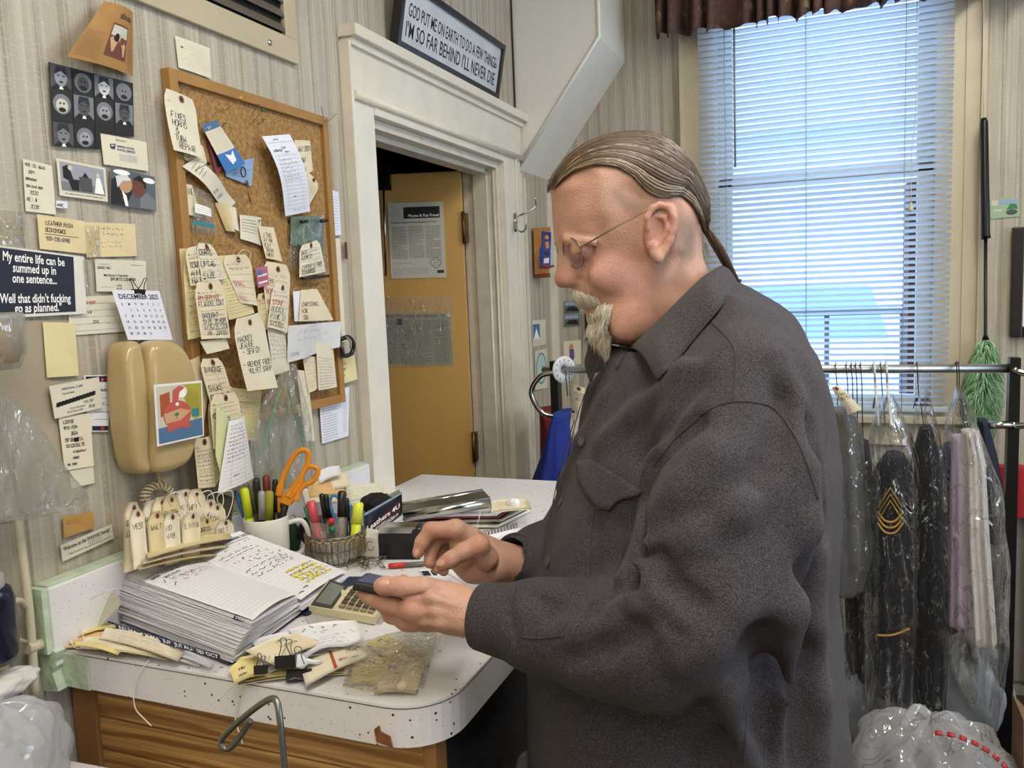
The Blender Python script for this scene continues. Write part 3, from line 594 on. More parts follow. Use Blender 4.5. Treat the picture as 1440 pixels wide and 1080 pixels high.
# local frame: display end at (C3, C0) side, keys towards the man's hand
P00, P10, P11, P01 = C3, C2, C1, C0      # u: from display side to keys; v: far to near
def cp(u, v, e=0):
    n_ = np.cross(P10-P00, P01-P00); n_ /= np.linalg.norm(n_); n_ = n_ if n_[2] > 0 else -n_
    return (P00*(1-u)+P10*u)*(1-v)+(P01*(1-u)+P11*u)*v+n_*e
CREAMP = mat('calculator_cream', '#cfc6a4', .4, bump=.03, bscale=200)
b = bmn(); prism(b, [cp(0, 0), cp(1, 0), cp(1, 1), cp(0, 1)], (0, 0, -.012)); obj('body', b, CREAMP, cal, bevel=.003, smooth=True)
def slab(name, u0, v0, u1, v1, e0, e1, m, par, bev=0):
    b = bmn(); A = [b.verts.new(V(cp(u, v, e0))) for u, v in ((u0, v0), (u1, v0), (u1, v1), (u0, v1))]; B_ = [b.verts.new(V(cp(u, v, e1))) for u, v in ((u0, v0), (u1, v0), (u1, v1), (u0, v1))]
    b.faces.new(A); b.faces.new(B_)
    for i in range(4): b.faces.new((A[i], A[(i+1) % 4], B_[(i+1) % 4], B_[i]))
    return obj(name, b, m, par, bevel=bev)
slab('display_bezel', .03, .03, .36, .97, -.001, .002, mat('display_bezel', '#3b3b38', .4), cal, .0008); slab('display', .07, .12, .31, .88, .0021, .0026, mat('lcd_grey_green', '#6f7871', .2), cal)
for i in range(5):
    for j in range(5):
        slab('key', .44+i*.108, .12+j*.165, .44+i*.108+.082, .12+j*.165+.115, 0, .0045, mat('key_brown', '#4b4034', .4) if j != 4 else mat('key_tan', '#8d8166', .4), cal, .001)
s = Sheet(onz(440, 862, 1.0015), onz(470, 822, 1.0015), onz(556, 858, 1.0015), onz(536, 878, 1.0015), n=2); s.base(PAPER, thick=.001); pdd = s.done('note_pad', None, 'thin white notepad lying under the cream calculator', 'notepad')

# ---- mug with pens and scissors
MUG = mat('mug_white_glaze', '#d9d8d4', .18, coat=.3); mg = onz(376, 792, 1.0); mg = np.array((-1.005, 1.225, CT+.0008))
mug = thing('white_mug', 'white ceramic mug holding highlighters, pens and orange scissors', 'mug', mg)
b = bmn(); lathe(b, [(0, 0), (.036, 0), (.039, .004), (.041, .05), (.0415, .098), (.040, .1), (.0385, .098), (.037, .05), (.035, .008), (0, .006)], mg, 40); tube(b, curve3([mg+[.036*.8, .036*.6+.002, .082], mg+[.052, .040, .083], mg+[.060, .047, .05], mg+[.048, .036, .022], mg+[.03, .022, .02]], 20), .005, 10); obj('cup', b, MUG, mug)
def pen(name, label, cat, a, c, r, m, cap=None, capm=None, tipm=None, group=None, clip=True):
    """a pen from foot a to head c"""
    a = np.array(a, float); c = np.array(c, float); L = np.linalg.norm(c-a); ax = (c-a)/L; t = thing(name, label, cat, a, group)
    b = bmn(); lathe(b, [(0, 0), (r*.3, .001), (r, .012), (r, L*.62), (r*.98, L*(.62 if cap else .98)), (0, L*(.63 if cap else 1))], a, 12, ax); obj('barrel', b, m, t)
    if cap:
        b = bmn(); lathe(b, [(r*1.0, L*.6), (r*1.15, L*.6), (r*1.12, L*.97), (r*.7, L), (0, L)], a, 12, ax); obj('cap', b, capm or m, t)
    if clip:
        sd = np.cross(ax, (0.3, -.9, .1)); sd /= np.linalg.norm(sd); sd = np.cross(ax, sd); b = bmn(); tube(b, [a+ax*L*.97+sd*r*1.0, a+ax*L*.96+sd*r*1.9, a+ax*L*.72+sd*r*1.5], r*.22, 6); obj('clip', b, capm or m, t)
    return t
YEL = mat('highlighter_yellow', '#c9d62b', .35); BLK = mat('pen_black', '#1a1a1c', .3); BLU = mat('pen_blue', '#4a7fb0', .35); REDP = mat('pen_red', '#b8322e', .35); SIL = mat('silver_marker', '#9b9b98', .3, .3); DKB = mat('pen_brown', '#4f3626', .35)
gp = 'pens and markers in the white mug'
def mpen(px, py, dx, dy, r, m, lab, z=1.165, cm=None):
    a = mg+[dx, dy, .012]; d_ = np.linalg.norm(a-CAM); h = pd(px, py, float(np.dot(mg-CAM, CF))+dy*.8); pen('marker', lab, 'pen', a, h, r, m, True, cm, group=gp)
mpen(343, 686, -.018, -.012, .0075, YEL, 'yellow highlighter at the left side of the mug'); mpen(374, 668, 0, .008, .0065, BLK, 'black marker with red band standing centre of the mug', cm=mat('dark_red_cap', '#6d2723', .4))
mpen(360, 672, -.006, -.004, .006, BLK, 'plain black pen just right of the mug highlighter'); mpen(379, 690, .006, -.01, .007, YEL, 'olive yellow marker at the right of the mug', cm=mat('olive_marker', '#8f9430', .4)); mpen(387, 674, .012, .006, .005, BLK, 'thin black pen leaning right in the mug')
mpen(352, 680, -.014, .012, .006, mat('grey_green_pen', '#6b6b58', .5), 'grey green pen behind the mug highlighter'); mpen(331, 690, -.022, .0, .004, BLU, 'slim blue pen at the left rim of the mug'); mpen(368, 690, .0, -.014, .0065, BLK, 'printed black marker at the front of the mug', cm=SIL)
# orange-handled scissors standing in the mug
ORA = mat('scissors_orange', '#d98a1e', .35); scs = thing('scissors', 'orange handled scissors standing in the white mug', 'scissors', mg+[.01, .01, .02])
dS = float(np.dot(mg-CAM, CF))+.0
def sp(px, py, d=0): return pd(px, py, dS+d)
for pts in ([(392, 697), (398, 672), (411, 645), (421, 634), (432, 634), (434, 645), (428, 662), (412, 685), (404, 698)], [(408, 700), (421, 682), (426, 665), (434, 656), (446, 659), (446, 668), (438, 678), (428, 682), (420, 692), (416, 704)]):
    b = bmn(); c_ = curve3([sp(*p) for p in pts], 60); tube(b, c_, .0055, 8, flat=.8, rs=[.0055+.002*(abs(i/len(c_)-.5) > .42) for i in range(len(c_))]); obj('handle', b, ORA, scs)
b = bmn(); prism(b, [sp(391, 694), sp(408, 699), sp(404, 706), sp(396, 722), sp(386, 718)], (-.002, .006, 0)); prism(b, [sp(404, 694), sp(417, 701), sp(410, 710), sp(398, 706)], (-.002, -.005, 0)); obj('shank', b, ORA, scs, bevel=.001)
b = bmn(); prism(b, [sp(387, 700), sp(396, 708), sp(392, 735), sp(381, 772), sp(378, 772), sp(384, 735)], (0, .003, 0)); prism(b, [sp(396, 705), sp(404, 711), sp(396, 740), sp(386, 772), sp(383, 772)], (0, .006, 0)); lathe(b, [(0, -.003), (.004, -.002), (.004, .009), (0, .01)], sp(397, 711), 12, CF); obj('blade', b, mat('blade_dark_steel', '#4b4b4d', .3, .9), scs)
# ================================================================ THE MAN
def smin(a, b, k):
    if k <= 0: return np.minimum(a, b)
    h = np.clip(.5+.5*(b-a)/k, 0, 1); return b*(1-h)+a*h-k*h*(1-h)
class Field:
    def __init__(s, lo, hi, h, ax=None, org=None):
        s.lo = np.array(lo, float); s.h = h; s.n = np.ceil((np.array(hi)-s.lo)/h).astype(int)+1
        s.g = [s.lo[i]+h*np.arange(s.n[i]) for i in range(3)]; s.f = np.full(s.n, 1.0)
        s.ax = np.eye(3) if ax is None else np.array(ax); s.org = np.zeros(3) if org is None else np.array(org)   # rows: local axes in world
    def L(s, p): return s.ax @ (np.array(p, float)-s.org)
    def sub(s, lo, hi):
        i0 = [int(max(0, np.searchsorted(s.g[i], lo[i])-1)) for i in range(3)]; i1 = [int(min(s.n[i], np.searchsorted(s.g[i], hi[i])+1)) for i in range(3)]
        sl = tuple(slice(a, b) for a, b in zip(i0, i1)); X = np.stack(np.meshgrid(*[s.g[i][sl[i]] for i in range(3)], indexing='ij'), -1); return sl, X
    def comb(s, sl, d, k, op):
        f = s.f[sl]
        s.f[sl] = smin(f, d, k) if op == '+' else -smin(-f, d, k)
    def cone(s, a, b, ra, rb, k=.01, op='+', flat=None):
        a, b = s.L(a), s.L(b); m = max(ra, rb)+k+3*s.h; sl, X = s.sub(np.minimum(a, b)-m, np.maximum(a, b)+m)
        if X.size == 0: return
        ba = b-a; t = np.clip(((X-a)@ba)/max(ba@ba, 1e-12), 0, 1); q = X-(a+t[..., None]*ba)
        if flat is not None:
            fd, fs = s.ax@np.array(flat[0], float), flat[1]; fd = fd/np.linalg.norm(fd); q = q+((q@fd)*(1/fs-1))[..., None]*fd
        s.comb(sl, np.linalg.norm(q, axis=-1)-(ra+(rb-ra)*t), k, op)
    def chain(s, pts, k=.01, op='+', flat=None):
        for (p, r), (q, r2) in zip(pts, pts[1:]): s.cone(p, q, r, r2, k, op, flat)
    def ell(s, c, r, k=.01, op='+', R=None):
        c = s.L(c); r = np.array(r, float); m = r.max()+k+3*s.h; sl, X = s.sub(c-m, c+m)
        if X.size == 0: return
        q = X-c
        if R is not None: q = q@(s.ax@np.array(R, float).T)        # R rows: ellipsoid axes in world
        k0 = np.linalg.norm(q/r, axis=-1); k1 = np.linalg.norm(q/(r*r), axis=-1)+1e-9; s.comb(sl, k0*(k0-1)/k1, k, op)
    def mesh(s):
        f = s.f; ins = f < 0; n = s.n
        c = [ins[i:n[0]-1+i, j:n[1]-1+j, k:n[2]-1+k] for i in (0, 1) for j in (0, 1) for k in (0, 1)]
        allin = np.logical_and.reduce(c); anyin = np.logical_or.reduce(c); act = anyin & ~allin
        idx = np.full(act.shape, -1, int); A = np.argwhere(act); idx[act] = np.arange(len(A))
        acc = np.zeros((len(A), 3)); cnt = np.zeros(len(A)); cor = [np.array((i, j, k)) for i in (0, 1) for j in (0, 1) for k in (0, 1)]
        val = [f[A[:, 0]+o[0], A[:, 1]+o[1], A[:, 2]+o[2]] for o in cor]
        for p in range(8):
            for q in range(p+1, 8):
                if abs(cor[p]-cor[q]).sum() != 1: continue
                x = (val[p] < 0) != (val[q] < 0); t = np.where(x, val[p]/(val[p]-val[q]+1e-20), 0)
                acc += np.where(x[:, None], cor[p]+t[:, None]*(cor[q]-cor[p]), 0); cnt += x
        P = (A+acc/cnt[:, None])*s.h+s.lo; F_ = []
        for ax in range(3):
            o1, o2 = [i for i in range(3) if i != ax]; s0 = [slice(None)]*3; s1 = [slice(None)]*3; s0[ax] = slice(0, -1); s1[ax] = slice(1, None)
            for o in (o1, o2): s0[o] = slice(1, -1); s1[o] = slice(1, -1)
            a, b = ins[tuple(s0)], ins[tuple(s1)]; E = np.argwhere(a != b)
            if not len(E): continue
            E[:, o1] += 1; E[:, o2] += 1; inn = f[E[:, 0], E[:, 1], E[:, 2]] < 0; q = []
            for d1, d2 in ((0, 0), (-1, 0), (-1, -1), (0, -1)):
                e = E.copy(); e[:, o1] += d1; e[:, o2] += d2; q.append(idx[e[:, 0], e[:, 1], e[:, 2]])
            q = np.stack(q, 1); fl = inn if ax != 1 else ~inn; q[fl] = q[fl][:, ::-1]; F_.append(q)
        return P@s.ax+s.org, np.concatenate(F_)[:, ::-1]
def relax(P, Fc, it=2, lam=.5):
    E = np.concatenate([Fc[:, [0, 1]], Fc[:, [1, 2]], Fc[:, [2, 3]], Fc[:, [3, 0]]]); E = np.concatenate([E, E[:, ::-1]]); c = np.bincount(E[:, 0], minlength=len(P))+1e-9
    for _ in range(it):
        S = np.stack([np.bincount(E[:, 0], P[E[:, 1], i], minlength=len(P)) for i in range(3)], 1); P = P*(1-lam)+lam*S/c[:, None]
    return P
def np_mesh(name, P, Fc, m, parent, par_loc=(0, 0, 0), smooth=True):
    me = bpy.data.meshes.new(name); P = P-np.array(par_loc); me.vertices.add(len(P)); me.vertices.foreach_set('co', P.ravel()); nf = len(Fc); me.loops.add(nf*4); me.loops.foreach_set('vertex_index', Fc.ravel().astype(np.int32)); me.polygons.add(nf); me.polygons.foreach_set('loop_start', np.arange(0, nf*4, 4, dtype=np.int32)); me.polygons.foreach_set('loop_total', np.full(nf, 4, dtype=np.int32)); me.update(calc_edges=True); me.validate()
    return link(name, me, m, parent, smooth)
from mathutils.bvhtree import BVHTree
def bvh(P, Fc): return BVHTree.FromPolygons([tuple(p) for p in P], [tuple(int(i) for i in f) for f in Fc])

man = thing('person', 'man with grey ponytail, goatee and charcoal flannel shirt looking down at a phone', 'person', (-.18, 1.17, 0)); ML = (-.18, 1.17, 0)
HO = pd(890, 330, 1.12); hf = np.array((-.86, -.51, 0)); hf /= np.linalg.norm(hf); hs = np.array((-hf[1], hf[0], 0.)); hu = np.array((0, 0, 1.))
if hs[1] > 0: hs = -hs
HA = np.stack([hf, hs, hu])       # local axes: u forward, w towards the viewer's side, v up
def sag(px, py, w_=0.0):          # a photo pixel on the plane w = const of the head -> (u, v)
    r = ray(px, py); o = HO+hs*w_; P = CAM+r*(np.dot(o-CAM, hs)/np.dot(r, hs)); return np.dot(P-HO, hf), P[2]-HO[2]
def hw(u, w_, v): return HO+hf*u+hs*w_+hu*v
def hp(px, py, w_): u, v = sag(px, py, w_); return hw(u, w_, v)
SKIN = [(775, 266), (777, 281), (778, 304), (779.5, 322), (779, 334), (782, 345), (786, 354), (785, 366), (782.5, 378), (780, 388), (780.5, 396), (786, 402), (795, 404), (803, 405), (805, 411), (807, 418), (814, 424), (823, 427), (826, 432), (823.5, 436), (824, 442), (830, 447), (833, 455), (836, 466), (843, 477), (855, 482), (870, 485), (887, 487), (897, 495), (897, 570), (1020, 570), (1000, 420), (990, 378), (984, 362), (982, 345), (984, 322), (986, 308), (987, 290), (977, 258), (963, 236), (944, 216), (924, 202), (903, 194), (878, 192.5), (848, 197), (820, 208), (800, 223), (785, 242)]
def poly_d(poly, U, Vv):
    P = np.array(poly); Q = np.roll(P, -1, 0); d = np.full(U.shape, 9.); ins = np.zeros(U.shape, bool)
    for a, b in zip(P, Q):
        e = b-a; t = np.clip(((U-a[0])*e[0]+(Vv-a[1])*e[1])/(e@e+1e-12), 0, 1); d = np.minimum(d, np.hypot(U-a[0]-t*e[0], Vv-a[1]-t*e[1]))
        c = ((a[1] > Vv) != (b[1] > Vv)); ins ^= c & (U < (b[0]-a[0])*(Vv-a[1])/(b[1]-a[1]+1e-12)+a[0])
    return np.where(ins, d, -d)
def rounded(poly, it=2):
    for _ in range(it):
        out = []
        for i in range(len(poly)):
            a, b = np.array(poly[i]), np.array(poly[(i+1) % len(poly)]); out += [tuple(a*.75+b*.25), tuple(a*.25+b*.75)]
        poly = out
    return poly
WCTL = [(890, 245, .077, .075), (850, 230, .07, .062), (930, 240, .075, .075), (800, 290, .058, .05), (840, 290, .070, .06), (790, 332, .052, .045), (815, 335, .058, .045), (850, 330, .069, .05), (788, 352, .020, .022), (803, 352, .034, .025), (822, 352, .050, .035), (845, 355, .062, .04), (783, 372, .013, .015), (795, 376, .019, .02), (806, 380, .032, .024), (785, 392, .017, .016), (798, 394, .0205, .018), (812, 394, .030, .022), (826, 385, .048, .035), (848, 385, .061, .04), (812, 415, .026, .022), (825, 412, .043, .022), (845, 410, .058, .026), (868, 405, .062, .04), (828, 434, .030, .016), (845, 436, .051, .022), (870, 430, .0615, .034), (845, 462, .036, .03), (865, 465, .050, .036), (890, 460, .060, .045), (905, 420, .066, .045), (915, 385, .069, .05), (930, 330, .074, .06), (900, 330, .073, .06), (975, 290, .066, .07), (965, 340, .060, .06), (975, 380, .056, .055), (940, 400, .060, .055), (930, 460, .062, .06), (970, 460, .065, .06), (950, 540, .075, .065)]
def wfield(U, Vv):
    C = np.array([(*sag(a, b), c, d) for a, b, c, d in WCTL]); num = np.zeros(U.shape+(2,)); den = np.zeros(U.shape)
    for u, v, a, b in C:
        k = np.exp(-((U-u)**2+(Vv-v)**2)/(2*.0135**2))+1e-7/(1e-4+(U-u)**2+(Vv-v)**2); num += k[..., None]*np.array((a, b)); den += k
    return num[..., 0]/den, num[..., 1]/den
def half_width(poly_uv, U, Vv, grow=0.0):
    d = poly_d(poly_uv, U, Vv)+grow; Wm, R = wfield(U, Vv); t = np.clip(d/(R+grow), 0, 1)
    return np.where(d > 0, (Wm+grow)*np.sqrt(np.clip(1-(1-t)**2, 0, 1)), d*1.5), d
skin_uv = rounded([sag(*p) for p in SKIN], 2)
HH = .0022
H = Field((-.125, -.105, -.275), (.135, .105, .16), HH, HA, HO)
Ug, Vg = np.meshgrid(H.g[0], H.g[2], indexing='ij'); Wd, Dd = half_width(skin_uv, Ug, Vg)
from numpy import abs as nabs
H.f = (nabs(H.g[1])[None, :, None]-Wd[:, None, :])*.6
for w_ in (1, -1):
    S_ = lambda px, py, e: hw(*(lambda uv: (uv[0], w_*e, uv[1]))(sag(px, py, e)))
    H.ell(S_(815, 347, .052), (.017, .017, .012), .012, '-')              # socket
    H.ell(S_(818, 352, .037), (.0145, .0135, .0125), .004)                # lidded eye
    H.cone(S_(797, 337, .030), S_(835, 341, .058), .005, .004, .008)      # brow ridge
    H.cone(S_(812, 359, .045), S_(832, 355, .0535), .0012, .001, .003, '-')   # lash line
    H.cone(S_(815, 372, .047), S_(842, 372, .060), .0016, .001, .006, '-')    # bag under the eye
    H.ell(S_(802, 395, .0145), (.010, .007, .008), .006)                  # nostril wing
    H.ell(S_(795, 402, .0075), (.005, .003, .003), .002, '-')             # nostril
    H.chain([(S_(814, 392, .027), .0012), (S_(832, 404, .047), .0014), (S_(852, 420, .058), .0014), (S_(860, 440, .059), .001)], .008, '-')   # nasolabial fold
    H.chain([(S_(866, 418, .063), .0014), (S_(874, 438, .063), .002), (S_(876, 456, .060), .0014)], .007, '-')          # jowl crease
    H.ell(S_(850, 388, .050), (.018, .008, .014), .02)                   # cheek
    H.ell(S_(884, 458, .050), (.022, .011, .020), .02)                   # jowl
    # ear
    E_ = lambda px, py, e: S_(px, py, e)
    eR = np.array([hf*.93+hu*.36, hs, hu*.93-hf*.36])
    H.ell(E_(930, 322, .079), (.0205, .0075, .034), .006, '+', eR)
    H.ell(E_(926, 326, .087), (.0125, .006, .022), .004, '-', eR)
    hel = [(911, 322), (910, 306), (917, 293), (928, 288), (939, 292), (947, 306), (947, 324), (943, 338), (935, 352), (926, 364), (921, 358), (921, 346)]
    H.chain([(E_(x, y, .083+.005*math.sin(math.pi*i/11)), .0042 if i < 9 else .006) for i, (x, y) in enumerate(hel)], .003)
    H.chain([(E_(922, 304, .083), .0022), (E_(934, 306, .086), .0028), (E_(938, 322, .086), .0028), (E_(930, 340, .084), .0026)], .003)   # antihelix
    H.ell(E_(912, 330, .0795), (.005, .005, .007), .003)                  # tragus
H.ell(hp(790, 396, 0), (.008, .009, .008), .006)                          # nose tip
H.chain([(hp(827, 431, .0), .0045), (hp(836, 434, .018), .004), (hp(846, 436, .03), .002)], .004); H.chain([(hp(827, 431, .0), .0045), (hp(836, 434, -.018), .004)], .004)
H.chain([(hp(823, 434, .004), .0012), (hp(838, 435, .026), .001)], .002, '-')
hP, hF = H.mesh(); hP = relax(hP, hF, 1, .35)
# skin colour by place: ruddy nose, cheek and ear, greyer stubble by the temple and behind the ear
def blob(P, px, py, w_, r): c = hp(px, py, w_); return np.exp(-((P-c)**2).sum(1)/(2*r*r))
base = np.array(lin('#c59d89')); hc = np.tile(base, (len(hP), 1))
def mixc(hc, k, col): k = np.clip(k, 0, 1)[:, None]; return hc*(1-k)+np.array(lin(col))*k
red = blob(hP, 785, 392, .01, .014)*.5+blob(hP, 848, 385, .055, .022)*.35+blob(hP, 885, 370, .07, .02)*.3+blob(hP, 935, 320, .085, .022)*.6+blob(hP, 810, 285, .05, .03)*.25+blob(hP, 890, 430, .06, .03)*.4+blob(hP, 848, 385, -.055, .022)*.4
hc = mixc(hc, red*.8, '#b8736a'); loc = (hP-HO)@HA.T
gp = rounded([sag(*p, .07) for p in [(858, 262), (885, 280), (905, 288), (920, 284), (952, 300), (985, 318), (988, 352), (975, 372), (958, 366), (950, 340), (948, 318), (930, 300), (905, 303), (885, 303), (868, 285)]], 1)
gd = poly_d(gp, loc[:, 0], loc[:, 2]); hc = mixc(hc, np.clip(.35+gd/.02, 0, .8)*(np.clip(gd+.006, 0, .006)/.006)*(abs(loc[:, 1]) < .080), '#8c7d6c')
hc = mixc(hc, (blob(hP, 818, 350, .045, .008)*.5+blob(hP, 829, 431, .01, .008)*.8), '#9d5f58')
nz = RNG.normal(0, .02, len(hP))[:, None]; hc = np.clip(hc*(1+nz), 0, 1)

# ---- hands
def hand_field(lo, hi): return Field(lo, hi, .0017)
lc = pd(590, 850, 1.02); LH = hand_field(lc-np.array((.13, .11, .085)), lc+np.array((.13, .13, .075)))
q = lambda x, y, d: pd(x, y, d)
zz = lambda *a: [(q(x, y, d), r) for x, y, d, r in a]
LH.chain(zz((716, 870, .985, .026), (668, 864, .99, .0265), (640, 857, 1.0, .028)), .01)
LH.chain(zz((640, 856, 1.0, .0275), (600, 850, 1.015, .030)), .014)
LH.chain(zz((640, 860, 1.03, .024), (592, 858, 1.05, .024)), .02)
LH.chain(zz((625, 834, 1.0, .015), (596, 827, .99, .0135), (562, 825, .985, .0118), (541, 824, .988, .0108), (536, 824, .99, .0095)), .005)    # thumb
LH.chain(zz((606, 856, 1.0, .020), (578, 857, 1.0, .0145), (542, 848, 1.005, .0115), (520, 838, 1.015, .0098), (511, 833, 1.02, .0085)), .006)  # index
LH.chain(zz((600, 868, 1.02, .018), (572, 871, 1.015, .0135), (550, 864, 1.03, .0105), (540, 853, 1.055, .009)), .006)                      # middle
LH.chain(zz((605, 860, 1.055, .016), (580, 855, 1.085, .0105), (570, 835, 1.105, .009), (567, 816, 1.10, .0082)), .006)                     # ring
LH.chain(zz((612, 855, 1.08, .014), (596, 848, 1.11, .009), (590, 832, 1.118, .008), (588, 822, 1.112, .007)), .006)                          # little
LH.chain(zz((560, 838, .983, .0012), (590, 837, .978, .0015), (602, 832, .975, .001)), .004, '-')                                          # crease under the thumb
for dx in (0, 5, 9): LH.chain(zz((556+dx, 815, .975, .0006), (558+dx, 826, .972, .0008), (556+dx, 834, .975, .0006)), .002, '-')
for a_, b_, c_ in (((585, 848), (610, 842), (640, 850)), ((582, 862), (612, 860), (645, 868)), ((590, 876), (618, 877), (648, 880))): LH.chain([(q(*a_, .985), .002), (q(*b_, .975), .0022), (q(*c_, .972), .0018)], .012)   # tendons
LH.ell(q(577, 858, .985), (.012, .01, .011), .012); LH.ell(q(580, 876, 1.0), (.011, .01, .01), .012)
lP, lF = LH.mesh(); lP = relax(lP, lF, 2, .4)
rc = pd(650, 780, 1.17); RH = hand_field(rc-np.array((.11, .11, .08)), rc+np.array((.15, .11, .085)))
RH.chain(zz((745, 795, 1.20, .027), (705, 791, 1.18, .0275), (688, 787, 1.17, .028)), .01)
RH.chain(zz((690, 790, 1.17, .027), (672, 782, 1.165, .029), (655, 765, 1.165, .024)), .014)
RH.chain(zz((690, 800, 1.155, .018), (664, 799, 1.155, .017), (645, 790, 1.16, .013)), .014)
RH.chain(zz((685, 785, 1.13, .016), (672, 767, 1.115, .0135), (652, 776, 1.11, .0118), (634, 787, 1.108, .0108), (622, 794, 1.108, .0095)), .006)   # thumb
RH.chain(zz((662, 756, 1.155, .0165), (640, 744, 1.145, .0125), (606, 745, 1.145, .0108), (594, 762, 1.145, .0098), (588, 777, 1.143, .0085)), .005)   # index
RH.chain(zz((664, 758, 1.18, .016), (640, 748, 1.175, .012), (614, 757, 1.17, .0105), (606, 776, 1.165, .0095), (604, 791, 1.158, .0085)), .004)    # middle
RH.chain(zz((668, 768, 1.20, .015), (645, 762, 1.20, .0115), (620, 770, 1.19, .010), (611, 787, 1.178, .009), (614, 799, 1.165, .008)), .004)      # ring
RH.chain(zz((672, 780, 1.215, .014), (652, 776, 1.215, .010), (630, 784, 1.20, .009), (621, 796, 1.185, .0082), (624, 803, 1.17, .0075)), .004)    # little
RH.ell(q(642, 743, 1.142), (.012, .011, .009), .01); RH.ell(q(674, 766, 1.112), (.012, .01, .010), .01)
RH.chain(zz((655, 785, 1.095, .001), (668, 790, 1.1, .0015), (676, 800, 1.11, .001)), .005, '-')
rP, rF = RH.mesh(); rP = relax(rP, rF, 2, .4)
def skin_cols(P, pts, seed):
    c = np.tile(np.array(lin('#c59d89')), (len(P), 1))
    for x, y, d, r, k in pts: c = mixc(c, np.exp(-((P-pd(x, y, d))**2).sum(1)/(2*r*r))*k, '#bd7668')
    return np.clip(c*(1+RNG.normal(0, .02, len(P)))[:, None], 0, 1)
lcx = skin_cols(lP, [(577, 858, .985, .012, .5), (540, 848, 1.0, .01, .5), (560, 825, .98, .01, .35), (536, 822, .985, .008, .4), (580, 876, 1.0, .012, .4)], 1)
rcx = skin_cols(rP, [(608, 745, 1.135, .01, .5), (588, 777, 1.14, .009, .5), (674, 766, 1.11, .012, .5), (622, 794, 1.1, .009, .5), (606, 790, 1.15, .009, .4)], 2)
# ---- shirt and body volumes
tf = np.array((-.95, -.31, 0)); tf /= np.linalg.norm(tf); ts = np.array((-tf[1], tf[0], 0.)); ts = -ts if ts[1] > 0 else ts
ROWS = [(486, 868, 1060, .12), (500, 858, 1095, .165), (530, 848, 1114, .19), (570, 832, 1134, .205), (640, 802, 1150, .23), (720, 776, 1152, .24), (800, 755, 1146, .245), (900, 740, 1154, .25), (1000, 742, 1163, .255), (1080, 745, 1170, .258)]
def torso_rows():
    out = []
    for py, a, b, wd in ROWS:
        A, B_ = pd(a, py, 1.13), pd(b, py, 1.17); z = (A[2]+B_[2])/2; out.append((z, (A[0]+B_[0])/2, (A[1]+B_[1])/2, np.linalg.norm((B_-A)[:2])/2, wd))
    z, x, y, a, w_ = out[-1]; out += [(z-.12, x+.01, y, a, w_), (z-.19, x+.012, y, a*.98, w_)]; return out[::-1]
TR = np.array(torso_rows())
def torso(F_, grow=0.0, zlo=None, ztop=None):
    zs = F_.g[2]; rows = np.stack([np.interp(zs, TR[:, 0], TR[:, i]) for i in range(1, 5)], 1); X, Y = np.meshgrid(F_.g[0], F_.g[1], indexing='ij')
    for k, z in enumerate(zs):
        cx, cy, a, w_ = rows[k]; dx, dy = X-cx, Y-cy; u = (dx*tf[0]+dy*tf[1])/(a+grow); v = (dx*ts[0]+dy*ts[1])/(w_+grow); r = (abs(u)**2.25+abs(v)**2.25)**(1/2.25)
        d = (r-1)*min(a, w_); zt = TR[-1, 0]; zb = TR[0, 0]+0.0
        if z > zt: d = np.maximum(d, (z-zt)*.9)
        if z < zb: d = np.maximum(d, zb-z)
        F_.f[:, :, k] = np.minimum(F_.f[:, :, k], d)
ARM_L = [(1042, 570, .965, .094), (1028, 690, .915, .099), (1002, 820, .885, .093), (965, 872, .885, .086), (925, 893, .895, .077), (850, 892, .925, .066), (760, 880, .965, .052), (690, 868, .992, .0385)]
ARM_R = [(890, 575, 1.37, .078), (850, 700, 1.38, .072), (810, 775, 1.33, .066), (765, 785, 1.25, .048), (728, 786, 1.19, .036)]
def shirt_field(h, creases=None):
    G = Field((-.62, .62, .66), (.34, 1.72, 1.58), h); torso(G)
    # shoulders and yoke
    G.chain(zz((1000, 445, 1.12, .035), (1020, 500, 1.03, .065), (1045, 560, .965, .085)), .05); G.chain(zz((985, 445, 1.18, .04), (915, 525, 1.32, .05), (890, 575, 1.37, .075)), .05); G.ell(pd(1020, 452, 1.15), (.05, .07, .05), .05)
    G.ell(pd(1078, 560, 1.12), (.07, .12, .12), .06)
    G.chain(zz(*ARM_L[:4]), .012); G.chain(zz(*ARM_L[3:]), .02); G.chain(zz(*ARM_R), .03)
    if creases:
        for pts, r, k, op in creases: G.chain([(p, r) for p in pts], k, op)
    def halfplane(p, q):
        a = hp(*p, 0); c = hp(*q, 0); t = (c-a)/np.linalg.norm(c-a); n_ = np.cross(t, hs); n_ = n_ if n_[2] > 0 else -n_; X = np.stack(np.meshgrid(*G.g, indexing='ij'), -1); return (X-a)@n_
    cut = np.minimum(halfplane((897, 492), (1000, 388)), halfplane((760, 486), (1000, 492))); G.f = np.maximum(G.f, cut)
    # opening for the neck, open ends of the sleeves
    G.chain([(hp(925, 440, 0), .068), (hp(930, 500, 0), .062), (hp(940, 560, 0), .04)], .006, '-')
    G.chain(zz((655, 864, .995, .031), (705, 869, .985, .029)), .002, '-'); G.chain(zz((700, 784, 1.165, .031), (735, 787, 1.2, .028)), .002, '-')
    return G
G0 = shirt_field(.012); cP, cF_ = G0.mesh(); B0 = bvh(cP, cF_)
def onsh(px, py, off=0.0, B=None):
    r = ray(px, py); h_ = (B or B0).ray_cast(V(CAM), V(r).normalized())
    if h_[0] is None: return pd(px, py, 1.05)
    return np.array(h_[0])-r/np.linalg.norm(r)*off
def cr(pts, r=.012, k=.02, op='-', off=None):
    off = (r*.05 if op == '-' else -r*.3) if off is None else off
    return ([onsh(x, y, off) for x, y in pts], r, k, op)
